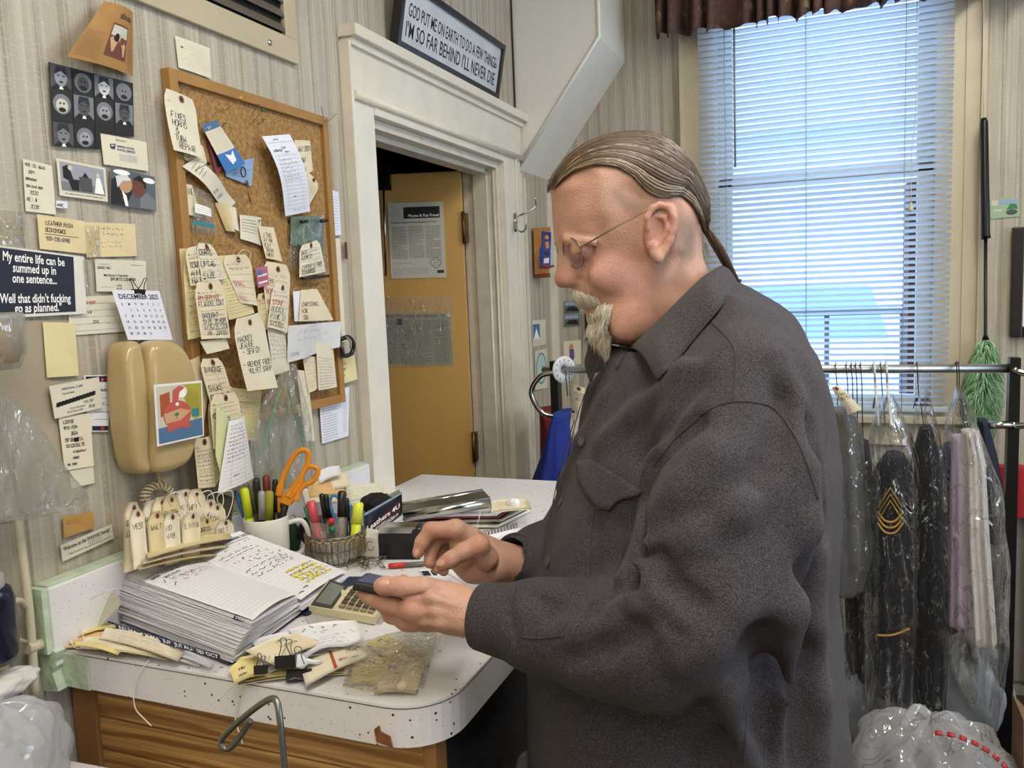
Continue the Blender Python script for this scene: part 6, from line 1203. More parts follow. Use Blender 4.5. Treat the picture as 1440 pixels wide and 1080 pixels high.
wtag([(375, 458), (400, 466), (408, 520), (385, 528)], .032, 'pale tag with scribbled jobs right of the long manila tag', 'x' and PA['old'], lines=0, hole=False, scr_=(.05, .05, .95, .7, 7, 'n'))
wtag([(412, 410), (440, 406), (456, 452), (414, 452)], .018, 'white paper behind the cream note at the board right', PA['white'], hole=False, lines=0, nm='white_slip')
wtag([(423, 408), (446, 406), (469, 450), (420, 452)], .022, 'cream note at the right side of the cork board', 0, ['', 'CHRISTMAS', 'ASK', ' SB'], hole=False, lines=0, nm='cream_note')
s = wsheet([(405, 458), (478, 452), (476, 488), (404, 510)], .036, n=8, fn=lambda u, v: .006*math.sin(7*u)); s.base(mat('tissue_white', '#cfd0d2', .7, bump=.3, bscale=60)); s.scr(.1, .1, .9, .5, 2, 'S', .0008); s.hand('CLOTHS', .05, .85, .006, 'S', .0008); s.done('tissue_note', None, 'crumpled translucent white note pinned over the right of the board', 'note')
wtag([(425, 500), (444, 502), (448, 545), (434, 553)], .026, 'narrow tag under the crumpled white note, left one', 0, hole=False, lines=0, scr_=(.1, .1, .9, .9, 7, 'g'))
wtag([(444, 480), (468, 486), (474, 544), (448, 549)], .032, 'narrow tag with dense blue writing under the crumpled note', 1, hole=False, lines=0, scr_=(.05, .3, .95, .98, 11, 'n'))
wtag([(279, 505), (312, 503), (328, 560), (296, 568)], .034, 'manila tag at the head of the lower left bundle', 0, ['INVOICE', '', 'SILKS', 'FOR CLARK'], lines=7)
wtag([(262, 508), (280, 500), (292, 560), (276, 640)], .022, 'dark tag edge behind the lower left bundle', 3, hole=False, lines=0)
wtag([(290, 555), (331, 540), (341, 600), (300, 690)], .028, 'tag with lined boxes in the lower left bundle', 2, lines=12, scr_=(.1, .3, .9, .9, 8, 'k')); 
wtag([(294, 556), (335, 550), (342, 618), (300, 632)], .042, 'front tag with string hole in the lower left bundle', 0, [('', 'r'), 'KB', ' ARTHUR', '', ' ZIP WAIST', ''], lines=8)
wtag([(272, 618), (298, 612), (303, 684), (279, 687)], .034, 'lowest left manila tag hanging beside the telephone', 0, lines=10, scr_=(.1, .3, .9, .9, 6, 'k'))
wtag([(325, 545), (368, 550), (362, 620), (330, 618)], .026, 'yellow lined sheet behind the clear zip bags', 2, hole=False, lines=16, nm='lined_paper', scr_=(.1, .1, .8, .5, 4, 'g'))
s = wsheet([(316, 584), (346, 583), (357, 676), (308, 694)], .054, n=10, bend=.006); s.c = wq(.054, (322, 592), (343, 585), (357, 672), (306, 694)); s.base(PA['white']); s.lines(.2, .95, 14, 'l'); s.vlines([.28, .72], .2, .95, 'l'); s.scr(.1, .05, .95, .62, 10, 'k', .0009); s.hand('C25-77', .35, .84, .0035, 'r', .0006); s.done('white_order_slip', None, 'white order slip with blue handwriting hanging lowest on the board', 'receipt')
wtag([(304, 570), (322, 590), (312, 690), (303, 640)], .048, 'pale green carbon sheet behind the white order slip', 'x' and mat('carbon_green', '#cfd6a4', .8), hole=False, lines=0, nm='carbon_sheet')
wtag([(417, 520), (432, 522), (443, 620), (430, 620)], .022, 'long narrow tag behind the zip bags', 1, hole=False, lines=0, scr_=(.1, .1, .9, .9, 10, 'g'))
s = wsheet([(477, 503), (498, 500), (503, 533), (479, 541)], .012, n=3); s.base(PA['yellow']); s.hand('NO', .3, .3, .004, 'n', .0006); s.hand('UNSOLD', .15, .5, .004, 'g', .0006); s.hand('ROUTE 306', .05, .72, .0032, 'o', .0006); s.done('yellow_side_note', None, 'yellow note between the cork board and the door casing', 'note')
s = wsheet([(448, 552), (491, 544), (490, 613), (453, 624)], .006, n=5); s.base(PA['bluewhite']); s.text('Credit Rates etc', .28, .08, .0035, 'k', .01); s.greek(.35, .1, .7, .22, 3, 'k', .0007); s.greek(.06, .26, .6, .97, 14, 'k', .0008); s.greek(.78, .15, .95, .95, 17, 'n', .0007); s.done('printed_price_list', None, 'white printed price list at the lower right below the cork board', 'price list')
s = wsheet([(462, 266), (476, 270), (480, 330), (466, 332)], .008, n=3); s.base(PA['bluewhite']); s.greek(.1, .1, .9, .9, 12, 'B', .0008); s.done('blue_printed_strip', None, 'narrow strip with blue print between board and door casing', 'label')
s = wsheet([(466, 334), (478, 336), (486, 480), (472, 484)], .006, n=4); s.base(PA['cream']); s.scr(.1, .05, .9, .95, 14, 'k', .0006); s.done('narrow_note_strip', None, 'long narrow cream note strip left of the door casing', 'note')
s = wsheet([(484, 340), (488, 341), (489, 364), (485, 364)], .009, n=2); s.base(mat('dark_red_tab', '#58221f', .5)); s.done('red_wall_tab', None, 'tiny dark red tab stuck beside the door casing', 'tab')
t = thing('black_clip_hook', 'black plastic clip hook at the right rim of the cork board', 'clip', onx(487, 487, XW+.02)); b = bmn(); tube(b, curve3([onx(478, 478, XW+.03), onx(490, 474, XW+.034), onx(497, 484, XW+.034), onx(494, 497, XW+.03), onx(483, 500, XW+.03), onx(480, 488, XW+.03)], 20), .0055, 10); obj('body', b, BLK, t); b = bmn(); tube(b, curve3([onx(487, 474, XW+.04), onx(493, 480, XW+.042), onx(493, 490, XW+.04)], 8), .0025, 8); obj('inner_ring', b, mat('clip_grey', '#8a8a88', .4), t)
PY = mat('pin_yellow', '#c9b23a', .4); PG = mat('pin_green', '#1f6b4a', .35); PBk = mat('pin_black', '#161616', .35)
pin(338, 138, .045, 315, 157, PY, 'yellow headed pin near the top of the cork board'); pin(370, 155, .045, 350, 178, PG, 'green headed pin near the top of the cork board'); pin(293, 230, .05, 257, 248, PBk, 'black headed pin through the torn strip')
pin(258, 121, .04, 252, 133, None, 'T-pin holding the FIXES HORNS tag', 't'); pin(363, 147, .04, 352, 165, None, 'T-pin left of the green pin', 't'); pin(317, 173, .04, 310, 180, None, 'T-pin through the blue leaflet', 't'); pin(404, 213, .045, 395, 222, None, 'T-pin in the white invoice', 't'); pin(366, 310, .04, 362, 316, None, 'T-pin above the slim centre tag', 't'); pin(372, 168, .035, 362, 176, None, 'T-pin below the green pin', 't'); pin(448, 452, .05, 440, 458, None, 'T-pin in the crumpled white note', 't')
def string(name, pts, r, m, label, cat='string', par=None):
    b = bmn(); tube(b, curve3(pts, 30), r, 5); o = obj(name, b, m, par, origin=par is None); return tag(o, label, cat) if par is None else o
STR = mat('white_string', '#d8d2c2', .9)
W_ = lambda x, y, d: onx(x, y, XW+d)
string('tag_string', [W_(279, 348, .045), W_(272, 352, .05), W_(284, 366, .05), W_(288, 384, .052), W_(292, 396, .052)], .0007, STR, 'white string loop over the upper left tag bundle')
string('tag_string', [W_(327, 372, .045), W_(340, 352, .05), W_(352, 355, .05), W_(350, 364, .048), W_(330, 366, .045)], .0007, STR, 'string knot on the pink written tag')
string('tag_string', [W_(430, 348, .035), W_(427, 335, .03), W_(428, 318, .034)], .0006, STR, 'string holding the tag over the garden photo')
string('tag_string', [W_(304, 517, .045), W_(306, 530, .048), W_(312, 545, .048), W_(316, 557, .048)], .0007, STR, 'string hanging on the lower left tag bundle')
string('hanging_wire', [W_(60+392, 150, .01), W_(455, 165, .03), W_(461, 170, .03), W_(473, 160, .012)], .0012, CHROME, 'bent wire hook between the cork board and the door casing', 'hook')
# clear zip bags hanging below the board
def drape_bag(name, outline, depth, m, label, cat, seed, bulge=.02, n=34, amp=.006, origin=True, planefn=None, parent=None, yv=None, back=True):
    """an inflated crinkled plastic bag from an outline ring of photo points at a wall offset or depth function"""
    pf = planefn or (lambda x, y: onx(x, y, XW+depth)); rg = rounded(outline, 2); xs = [p[0] for p in rg]; ys = [p[1] for p in rg]; nx_, ny_ = n, int(n*1.2); U = np.linspace(min(xs), max(xs), nx_); W2 = np.linspace(min(ys), max(ys), ny_); UU, VV = np.meshgrid(U, W2, indexing='ij'); d = poly_d(rg, UU, VV); gx_, gy_ = np.gradient(d, U[1]-U[0], W2[1]-W2[0]); cel = max(U[1]-U[0], W2[1]-W2[0]); mv = np.where(d < 0, -d, 0); UU = UU+gx_*mv; VV = VV+gy_*mv; rngs = np.random.default_rng(seed); ph_ = rngs.uniform(0, 6, 12); sc_ = (max(xs)-min(xs))
    f_ = lambda x, y: sum(math.sin((x*a+y*b_)/sc_*6.28+ph_[k]) / (1+k*.5) for k, (a, b_) in enumerate(((2, .7), (-3, 1.1), (5, -1.3), (7, 2), (11, -2.2), (-9, 3))))
    b = bmn(); n_ = pf(min(xs), ys[0]); q0 = pf(sum(xs)/len(xs), sum(ys)/len(ys)); nn = CAM-q0; nn /= np.linalg.norm(nn)
    for sg in ((1, -1) if back else (1,)):
        g = {}
        for i in range(nx_):
            for j in range(ny_):
                if d[i, j] > -cel*1.05:
                    t = min(1, max(0, d[i, j])/(sc_*.28)); h_ = bulge*math.sqrt(max(0, 1-(1-t)**2))*sg+f_(UU[i, j], VV[i, j])*amp*(.3+t)*(1 if sg > 0 else .6); g[i, j] = b.verts.new(V(pf(UU[i, j], VV[i, j])+nn*h_))
        for i in range(nx_-1):
            for j in range(ny_-1):
                k4 = [(i, j), (i+1, j), (i+1, j+1), (i, j+1)]
                if all(k in g for k in k4): f = b.faces.new([g[k] for k in k4]); f.smooth = True
    o = obj(name, b, m, parent, origin=parent is None); return tag(o, label, cat) if parent is None else o
CLR = film('clear_plastic', '#fafcfb', .16, .6, 34); CLR2 = film('clear_plastic_milky', '#eef0ee', .22, .55, 26)
zb_ = drape_bag('zip_bag', [(398, 520), (412, 524), (408, 560), (400, 600), (394, 650), (372, 672), (352, 668), (350, 640), (358, 590), (376, 550)], .05, CLR, 'clear zip bag hanging on the left under the cork board', 'bag', 3, .018); 
zb2 = drape_bag('zip_bag', [(404, 518), (416, 508), (424, 540), (438, 590), (440, 650), (432, 690), (408, 692), (398, 668), (402, 600)], .055, CLR, 'clear zip bag with a green zip hanging on the right under the board', 'bag', 5, .018)
GRZ = mat('zip_green', '#4f9a68', .4)
for o_, pts in ((zb_, [(396, 545), (386, 575), (376, 610), (366, 640)]), (zb2, [(404, 540), (412, 575), (420, 600), (426, 625), (420, 600)][:4])):
    b = bmn(); tube(b, curve3([W_(x, y, .075) for x, y in pts], 14), .0014, 6); bmesh.ops.translate(b, verts=b.verts, vec=-o_.location); z_ = link('zip_strip', bpy.data.meshes.new('zip_strip'), GRZ, None); b.to_mesh(z_.data); b.free(); z_.parent = o_
# big crumpled clear bag and tape at the far left, navy bottle on a white wire shelf
drape_bag('crumpled_clear_bag', [(-60, 555), (0, 548), (40, 575), (70, 620), (100, 668), (130, 700), (110, 715), (60, 728), (0, 735), (-60, 740)], .06, CLR2, 'large crumpled clear plastic bag bulging from the left wall edge', 'bag', 8, .035, 46, .012)
s = wsheet([(-8, 296), (34, 298), (38, 346), (-8, 344)], .008, n=5, bend=.006); s.base(film('clear_tape', '#eeeae0', .1, .5, 30)); s.done('clear_tape_sleeve', None, 'empty clear sleeve taped above the slogan sign', 'sleeve')
s = wsheet([(120, 318), (140, 318), (142, 362), (124, 362)], .008, n=4, bend=.004); s.base(film('clear_tape', '#eeeae0')); s.done('tape_strip', None, 'clear tape strip joining the two tan notes', 'tape')
s = wsheet([(116, 365), (122, 365), (128, 400), (121, 405)], .011, n=3); s.base(film('clear_tape', '#eeeae0')); s.done('tape_strip', None, 'clear tape strip at the right edge of the slogan sign', 'tape')
jar = thing('clear_plastic_tub', 'round clear plastic tub with tan contents at the left frame edge', 'tub', onx(-10, 490, XW+.05)); b = bmn(); lathe(b, [(.0, 0), (.035, 0), (.045, .02), (.047, .07), (.044, .075), (.043, .07), (.041, .02), (0, .006)], onx(-14, 520, XW+.055), 32); obj('tub_wall', b, CLR2, jar, smooth=True); b = bmn(); lathe(b, [(0, .008), (.034, .008), (.039, .03), (.038, .055), (0, .06)], onx(-14, 520, XW+.055), 24); obj('contents', b, PA['kraft'], jar)
WIRE = mat('shelf_wire_cream', '#c6bda5', .4); wr = thing('wire_wall_rack', 'cream wire wall rack upright with a plastic clamp', 'rack', onx(45, 960, XW+.02)); b = bmn(); tube(b, curve3([W_(25, 726, .02), W_(34, 800, .02), W_(43, 880, .02), W_(50, 985, .02)], 12), .0062, 10); obj('upright', b, WIRE, wr)
b = bmn(); tube(b, curve3([W_(33, 853, .02), W_(30, 846, .03), W_(20, 846, .05), W_(-30, 856, .08)], 16), .0045, 8); obj('hoop', b, WIRE, wr); b = bmn(); tube(b, [W_(38, 912, .02), W_(58, 906, .02)], .0085, 12); obj('clamp', b, WIRE, wr); b = bmn(); tube(b, [W_(38, 903, .02), W_(20, 898, .03), W_(-30, 915, .06)], .003, 8); obj('cross_wire', b, WIRE, wr)
bt = thing('navy_bottle', 'dark navy plastic bottle with a pale grey cap behind the wire hoop', 'bottle', (-1.045, .73, .985)); bc = np.array((-1.055, .712, 1.035)); b = bmn(); lathe(b, [(0, 0), (.028, .0), (.034, .012), (.035, .085), (.031, .10), (.026, .103), (0, .103)], bc, 28); obj('bottle_body', b, mat('bottle_navy', '#11152c', .25), bt, smooth=True); b = bmn(); lathe(b, [(.024, .102), (.025, .106), (.024, .119), (.018, .121), (0, .121)], bc, 24); obj('cap', b, mat('cap_grey', '#9a9a98', .4), bt, smooth=True)
string('wall_thread', [W_(0, 700, .004), W_(20, 760, .004)], .0004, STR, 'loose pale thread on the wall at the left frame edge', 'thread')
# ================================================================ ON AND AROUND THE DOOR
def dsheet(px, e=.021, **k): return Sheet(*[ondoor(x, y, e) for x, y in px], **k)
s = dsheet([(545, 286), (623, 283), (628, 390), (550, 392)]); s.base(PA['news']); s.rect(.28, .06, .93, .21, 'k'); s.text('Phone & Fax Fraud', .36, .19, .009, 'w', .015, fit=.55); s.text("Doing the Right Holders: Beware of Fraud", .04, .27, .006, 'k', .01, fit=.82); s.greek(.04, .05, .26, .2, 7, 'g', .0008); s.greek(.04, .31, .95, .74, 24, 'g', .0016, 3); s.strokes([[((.82+.09*math.cos(a))*s.W, (.80+.06*math.sin(a)+.012*math.sin(5*a))*s.H) for a in np.linspace(0, 6.3, 30)]], 'k', .0018); s.greek(.76, .76, .9, .84, 3, 'k', .001); s.greek(.04, .79, .4, .81, 1, 'k', .001); s.greek(.04, .86, .7, .95, 4, 'g', .0008); s.rect(.84, .90, .96, .94, 'k'); s.done('fraud_notice', None, 'printed Phone and Fax Fraud notice taped on the wooden door', 'notice')
s = dsheet([(533, 441), (633, 440), (637, 512), (535, 513)], .021, n=4); s.base(mat('old_newspaper', '#8f8a72', .85, var=.08, vscale=9)); s.text('changing: Trump taught me: my party is a cult', .02, .07, .0085, 'k', .005, fit=.94); s.greek(.02, .14, .98, .97, 24, 'g', .0018, 4); s.rect(.25, .1, .33, .22, 'K', 1.5); s.done('newspaper_cutting', None, 'grey newspaper cutting low on the wooden door', 'clipping')
s = dsheet([(531, 418), (636, 416), (640, 515), (533, 517)], .024, n=6, bend=.004); s.base(film('clear_plastic', '#ffffff')); s.done('clear_sleeve', None, 'clear plastic sleeve over the newspaper cutting on the door', 'sleeve')
b = bmn(); tube(b, [ondoor(539, 248, .04), ondoor(543, 388, .04)], .0042, 10); obj('closer_rod', b, CHROME, door)
b = bmn(); prism(b, [ondoor(520, 233, .02), ondoor(549, 233, .02), ondoor(551, 268, .02), ondoor(521, 268, .02)], dn*.012); obj('latch_plate', b, mat('latch_dark', '#2a2622', .4, .6), door); b = bmn(); prism(b, [ondoor(536, 243, .033), ondoor(549, 243, .033), ondoor(549, 262, .033), ondoor(538, 262, .033)], dn*.01); obj('latch_box', b, CHROME, door)
# framed saying above the door, leaning out a little at the top
sg = thing('framed_saying', 'black framed white plaque with a long saying above the door', 'sign', onx(612, 60, XW+.03))
SA, SB_, SC_, SD_ = onx(536, -48, XW+.045), onx(685, 50, XW+.045), onx(688, 134, XW+.012), onx(541, 64, XW+.012)
cz = (SA[2]+SB_[2])/2; SA[2] = SB_[2] = cz; SA[1] = SD_[1] = 1.945; SB_[1] = SC_[1] = 2.63; SC_[2] = SD_[2] = (SC_[2]+SD_[2])/2
nS = np.cross(SB_-SA, SD_-SA); nS /= np.linalg.norm(nS); nS = nS if nS[0] > 0 else -nS
def fr(a, c, d_, e_): b = bmn(); prism(b, [a, c, d_, e_], nS*.026); return b
ux = (SB_-SA)/np.linalg.norm(SB_-SA); uz = (SA-SD_)/np.linalg.norm(SA-SD_); w_ = .016; SBK = mat('sign_frame_black', '#1b1515', .35)
for q_ in ((SA, SB_, SB_-uz*w_, SA-uz*w_), (SD_+uz*w_, SC_+uz*w_, SC_, SD_), (SA-uz*w_, SA-uz*w_+ux*w_, SD_+uz*w_+ux*w_, SD_+uz*w_), (SB_-uz*w_-ux*w_, SB_-uz*w_, SC_+uz*w_, SC_+uz*w_-ux*w_)): obj('frame', fr(*q_), SBK, sg)
o_ = nS*.018; s = Sheet(SA-uz*w_+ux*w_+o_, SB_-uz*w_-ux*w_+o_, SC_+uz*w_-ux*w_+o_, SD_+uz*w_+ux*w_+o_, n=2, eps=.0006, nrm=nS); s.base(mat('plaque_white', '#c3c6cc', .5, var=.08, vscale=14)); s.text('GOD PUT ME ON EARTH TO DO A FEW THINGS', .5, .49, s.H*.24, 'k', .004, align='c', fit=.9); s.text("I'M SO FAR BEHIND I'LL NEVER DIE", .5, .86, s.H*.27, 'k', .006, align='c', fit=.92); s.ell(.955, .42, .016, .055, 'k'); s.ell(.955, .42, .009, .03, 'l', 2); s.done('plaque', sg)
hk = thing('coat_hook', 'chrome double coat hook on the door casing', 'hook', onx(735, 305, XW+.02)); b = bmn(); tube(b, curve3([onx(725, 306, XW+.03), onx(735, 301, XW+.06), onx(746, 296, XW+.085), onx(753, 289, XW+.10), onx(753, 281, XW+.105)], 16), .0038, 10); tube(b, curve3([onx(725, 312, XW+.03), onx(727, 322, XW+.045), onx(733, 326, XW+.065), onx(739, 322, XW+.08), onx(740, 315, XW+.085)], 16), .0036, 10); lathe(b, [(0, -.005), (.0055, -.003), (.0055, .003), (0, .005)], onx(753, 280, XW+.106), 12); tube(b, [onx(724, 300, XW+.028), onx(725, 326, XW+.028)], .005, 10, flat=.5); obj('hook_body', b, CHROME, hk)
# little wooden ornament with a blue figure
orn = thing('wall_ornament', 'small carved wooden wall ornament with blue and yellow painting, beside the hook', 'ornament', onx(762, 355, XW+.015)); RW = mat('ornament_red_wood', '#7a3b26', .5, var=.2, vscale=40); b = bmn()
prism(b, [onx(750, 321, XW+.012), onx(764, 320, XW+.012), onx(762, 390, XW+.012), onx(752, 386, XW+.012)], (.03, 0, 0)); obj('side_board', b, mat('ornament_ochre', '#b27b3a', .5, var=.2, vscale=40), orn, bevel=.002); b = bmn(); box(b, tuple(onx(752, 391, XW+.01)), tuple(onx(774, 384, XW+.06))); obj('foot', b, RW, orn, bevel=.003)
s = Sheet(onx(763, 325, XW+.046), onx(775, 327, XW+.046), onx(774, 378, XW+.046), onx(762, 376, XW+.046), n=2); s.base(mat('ornament_blue', '#2443a0', .35), thick=.01); s.poly([(.3, .3), (.7, .25), (.8, .42), (.45, .48)], 'O'); s.poly([(.2, .75), (.8, .7), (.8, .85), (.2, .88)], 'w'); s.ell(.5, .15, .25, .06, 'O'); s.ell(.5, .6, .3, .05, 'N'); s.done('painted_panel', orn); b = bmn(); tube(b, curve3([onx(762, 372, XW+.06), onx(770, 376, XW+.068), onx(778, 374, XW+.075)], 8), .005, 8); obj('red_knob', b, mat('ornament_red', '#8c2f22', .4), orn)
s = wsheet([(748, 451), (767, 449), (768, 484), (749, 488)], .004, n=3); s.base(PA['old']); s.rect(.05, .15, .55, .7, 'B'); s.poly([(.1, .7), (.3, .3), (.5, .7)], 'w', 1.5); s.greek(.1, .78, .95, .95, 2, 'g', .001); s.greek(.6, .2, .95, .6, 4, 'l', .001); s.done('mountain_card', None, 'small card with a blue mountain picture right of the door', 'card')
s = wsheet([(752, 494), (769, 490), (770, 545), (753, 549)], .004, n=3); s.base(PA['old']); s.ell(.5, .47, .44, .40, 't', 1, 24); s.ell(.5, .47, .38, .36, mat('card_pale_teal', '#b4cdc6', .6), 1.5, 24); s.hand('THIS IS', .2, .36, .006, 'k', .001); s.hand('SHOP', .3, .47, .006, 'k', .001); s.hand('SHINE', .25, .58, .006, 'k', .001); s.done('oval_card', None, 'white card with a pale teal oval below the mountain card', 'card')
def bsheet(px, off=.004, **k): return Sheet(*[ony(x, y, YB-off) for x, y in px], **k)
for q_, lab in (([(793, 424), (815, 423), (815, 440), (793, 441)], 'upper small landscape photo on the window wall'), ([(793, 443), (815, 442), (815, 458), (793, 460)], 'lower small landscape photo on the window wall')):
    s = bsheet(q_, n=3); s.base(mat('photo_grey_green', '#5d6562', .4, var=.3, vscale=90)); s.rect(.05, .05, .95, .35, 'S'); s.poly([(.1, .8), (.3, .5), (.8, .45), (.95, .85)], 'K', 1.4); s.done('small_photo', None, lab, 'photo')
s = bsheet([(792, 480), (817, 478), (817, 512), (793, 514)], n=3); s.base(PA['cream']); s.ell(.45, .25, .12, .12, 'c'); s.poly([(.33, .35), (.6, .35), (.63, .7), (.5, .9), (.35, .7)], 'v', 1.2); s.greek(.2, .88, .8, .97, 1, 'g', .001); s.done('figure_card', None, 'cream card with a small purple figure behind the rack bar', 'card')
b = bmn(); box(b, tuple(ony(825, 478, YB-.001)), tuple(ony(832, 436, YB-.02))); tag(obj('narrow_black_frame', b, SBK, origin=True), 'narrow black picture frame just behind the goatee', 'picture frame')
t = thing('brown_wall_charm', 'tiny dark brown charm on the wall above the hair', 'ornament', ony(938, 200, YB-.01)); b = bmn()
for k in range(3): lathe(b, [(0, -.01), (.008, -.006), (.009, 0), (.006, .008), (0, .01)], ony(936+k*3, 195+k*5, YB-.012), 10, (0, 0, 1))
obj('charm', b, mat('charm_brown', '#3a2318', .6), t)
# ================================================================ THE CLOTHES RACK BY THE WINDOW
RY = 2.6; BZ = 1.24; BLKM = mat('rack_black_metal', '#141416', .3, .2)
rk = thing('clothes_rack', 'black and chrome rolling clothes rack in front of the window', 'rack', (-.2, RY, 0))
b = bmn(); tube(b, [(-.93, RY, BZ), (.46, RY, BZ)], .0125, 16); obj('hanging_bar', b, mat('satin_chrome', '#c9c8c4', .38, 1), rk)
for x in (-.885, .452):
    b = bmn(); prism(b, [(x-.017, RY-.02, .06), (x+.017, RY-.02, .06), (x+.013, RY-.02, BZ+.03), (x-.013, RY-.02, BZ+.03)], (0, .04, 0)); obj('upright', b, BLKM, rk, bevel=.003); b = bmn(); box(b, (x-.02, RY-.3, .03), (x+.02, RY+.3, .06)); obj('foot_bar', b, BLKM, rk, bevel=.004)
    for yy in (-.28, .28):
        b = bmn(); lathe(b, [(0, -.012), (.022, -.012), (.025, 0), (.022, .012), (0, .012)], (x, RY+yy, .027), 18, (1, 0, 0)); obj('caster', b, BLKM, rk)
    b = bmn()
    for zz_ in (BZ-.003, BZ-.155): lathe(b, [(0, .006), (.005, .005), (.008, 0)], (x, RY-.021, zz_), 12, (0, -1, 0))
    obj('bolt', b, CHROME, rk)
b = bmn(); tube(b, curve3([(-.885, RY-.02, BZ-.008), (-.93, RY-.03, BZ-.02), (-.962, RY-.035, BZ-.075), (-.93, RY-.03, BZ-.14), (-.885, RY-.02, BZ-.155)], 24), .009, 10); obj('end_loop', b, CHROME, rk)
b = bmn(); tube(b, curve3([(.452, RY-.02, BZ-.005), (.52, RY-.04, BZ-.03), (.56, RY-.05, BZ-.08), (.52, RY-.04, BZ-.14), (.452, RY-.02, BZ-.16)], 24), .009, 10); tube(b, [(.385, RY-.02, BZ-.157), (.45, RY-.02, BZ-.155)], .011, 12); obj('end_loop', b, CHROME, rk)
dk = thing('size_divider_disc', 'round white size divider disc on the left end of the rack bar', 'divider', (-.86, RY, BZ)); b = bmn(); lathe(b, [(.014, -.002), (.045, -.003), (.046, 0), (.045, .003), (.014, .003), (.014, -.002)], (-.855, RY, BZ), 36, (.8, -.6, .0)); obj('disc', b, mat('disc_white', '#d9dbd8', .35), dk)
b = bmn(); nD = np.array((.8, -.6, 0)); e1 = np.array((.6, .8, 0))
for k in range(12): a = k*math.pi/6; c0 = np.array((-.855, RY, BZ))+nD*.0036+(e1*math.cos(a)+hu*math.sin(a))*.034; tube(b, [c0-hu*.004, c0+hu*.004], .0011, 4)
obj('size_marks', b, ink('k'), dk); b = bmn(); tube(b, [np.array((-.84, RY-.03, BZ-.0)), np.array((-.835, RY-.03, BZ-.085))], .0022, 6); tube(b, [(-.83, RY-.02, BZ+.012), (-.83, RY-.02, BZ-.09)], .0008, 5); obj('tie', b, mat('tie_blue', '#28355f', .6), dk)
def bar_tag(px, Y, lab, words, off=0, c='g'): s = Sheet(*[ony(x, y, Y) for x, y in px], n=5, bend=.004, wf=wfn(.3)); s.base(PA['tag']); eyelet(s, r=.006); s.lines(.25, .95, 8, 'l'); [s.hand(w_, .1, .35+.17*i, min(.011, s.W*.85/(.62*len(w_))), c, .0011) for i, w_ in enumerate(words)]; return s.done('paper_tag', None, lab, 'tag')
bar_tag([(804, 540), (825, 546), (818, 583), (811, 583)], RY-.06, 'yellowish tag hanging under the white divider disc', ['PAID', 'HEM'])
bar_tag([(797, 572), (818, 578), (808, 618), (790, 608)], RY-.05, 'brownish tag lower down beside the blue coat', ['TRIM'])
def hang(name, rows, Y, th, m, label=None, cat=None, folds=5, amp=.010, seed=0, nu=56, nv=40, group=None, parent=None, crinkle=0, open_=False):
    """cloth hanging as a closed, folded tube; rows = (photo y, left x, right x) at depth Y"""
    rg = np.random.default_rng(seed); ph_ = rg.uniform(0, 6, 8); ys = [r_[0] for r_ in rows]; b = bmn(); G_ = []
    for j in range(nv+1):
        v = j/nv; py = ys[0]+(ys[-1]-ys[0])*v; xl, xr = np.interp(py, ys, [r_[1] for r_ in rows]), np.interp(py, ys, [r_[2] for r_ in rows]); A, B_ = ony(xl, py, Y), ony(xr, py, Y); c = (A+B_)/2; hwid = np.linalg.norm((B_-A)[:2])/2; row = []
        for i in range(nu):
            a = 2*math.pi*i/nu; f_ = amp*(.35+.65*v)*(math.sin(folds*a+ph_[0]+.7*v)+.6*math.sin((folds*2+1)*a+ph_[1]-1.1*v))
            if crinkle: f_ += crinkle*(math.sin(17*v+5*a+ph_[2])*math.sin(9*a-13*v+ph_[3])+.7*math.sin(41*v+11*a+ph_[4])*math.sin(23*a+ph_[5]))
            ca, sa = math.cos(a), math.sin(a); row.append(b.verts.new((c[0]+ca*(hwid+f_*.35*hwid/.05), c[1]+sa*(th+f_), c[2])))
        G_.append(row)
    for R0, R1 in zip(G_, G_[1:]):
        for i in range(nu): f = b.faces.new((R0[i], R0[(i+1) % nu], R1[(i+1) % nu], R1[i])); f.smooth = True
    if not open_: b.faces.new(G_[0]); b.faces.new(G_[-1][::-1])
    o = obj(name, b, m, parent, origin=parent is None)
    if parent is None: tag(o, label, cat, group)
    return o
FB = lambda n, c, r=.85, **k: mat(n, c, r, bump=.25, bscale=300, **k)
hang('blue_coat', [(578, 783, 800), (600, 775, 798), (640, 762, 806), (690, 743, 812), (900, 735, 830)], RY-.12, .07, FB('royal_blue_cloth', '#1c2f86'), 'royal blue coat hanging at the left end of the rack', 'coat', 4, .008, 1)
hang('red_garment', [(573, 760, 778), (600, 761, 785), (680, 762, 790), (860, 765, 800)], RY+.12, .05, FB('dark_red_cloth', '#7a1f1f'), 'dark red garment behind the rack loop', 'garment', 4, .006, 2)
hang('pale_garment', [(590, 800, 822), (640, 790, 830), (760, 775, 840), (900, 760, 850)], RY+.0, .05, FB('pale_mauve_cloth', '#a59aa0'), 'pale garment behind the blue coat', 'garment', 4, .006, 3)
hang('charcoal_jacket', [(575, 1168, 1195), (600, 1158, 1212), (700, 1150, 1222), (780, 1150, 1226), (830, 1150, 1212)], RY-.16, .06, FB('charcoal_nylon', '#615e59', .5), 'charcoal jacket sleeve right behind the man on the rack', 'jacket', 3, .010, 4)
hang('black_trousers', [(620, 1190, 1222), (660, 1188, 1228), (800, 1186, 1232), (960, 1192, 1232)], RY-.05, .05, FB('black_cloth', '#0f1013'), 'black trousers on clip hangers beside the charcoal jacket', 'trousers', 4, .008, 5)
un = hang('uniform_jacket', [(638, 1245, 1272), (660, 1228, 1284), (700, 1226, 1288), (830, 1224, 1290), (975, 1226, 1284)], RY-.13, .055, FB('uniform_blue_black', '#14161f'), 'blue-black uniform sleeve with gold chevrons', 'jacket', 2, .004, 6)
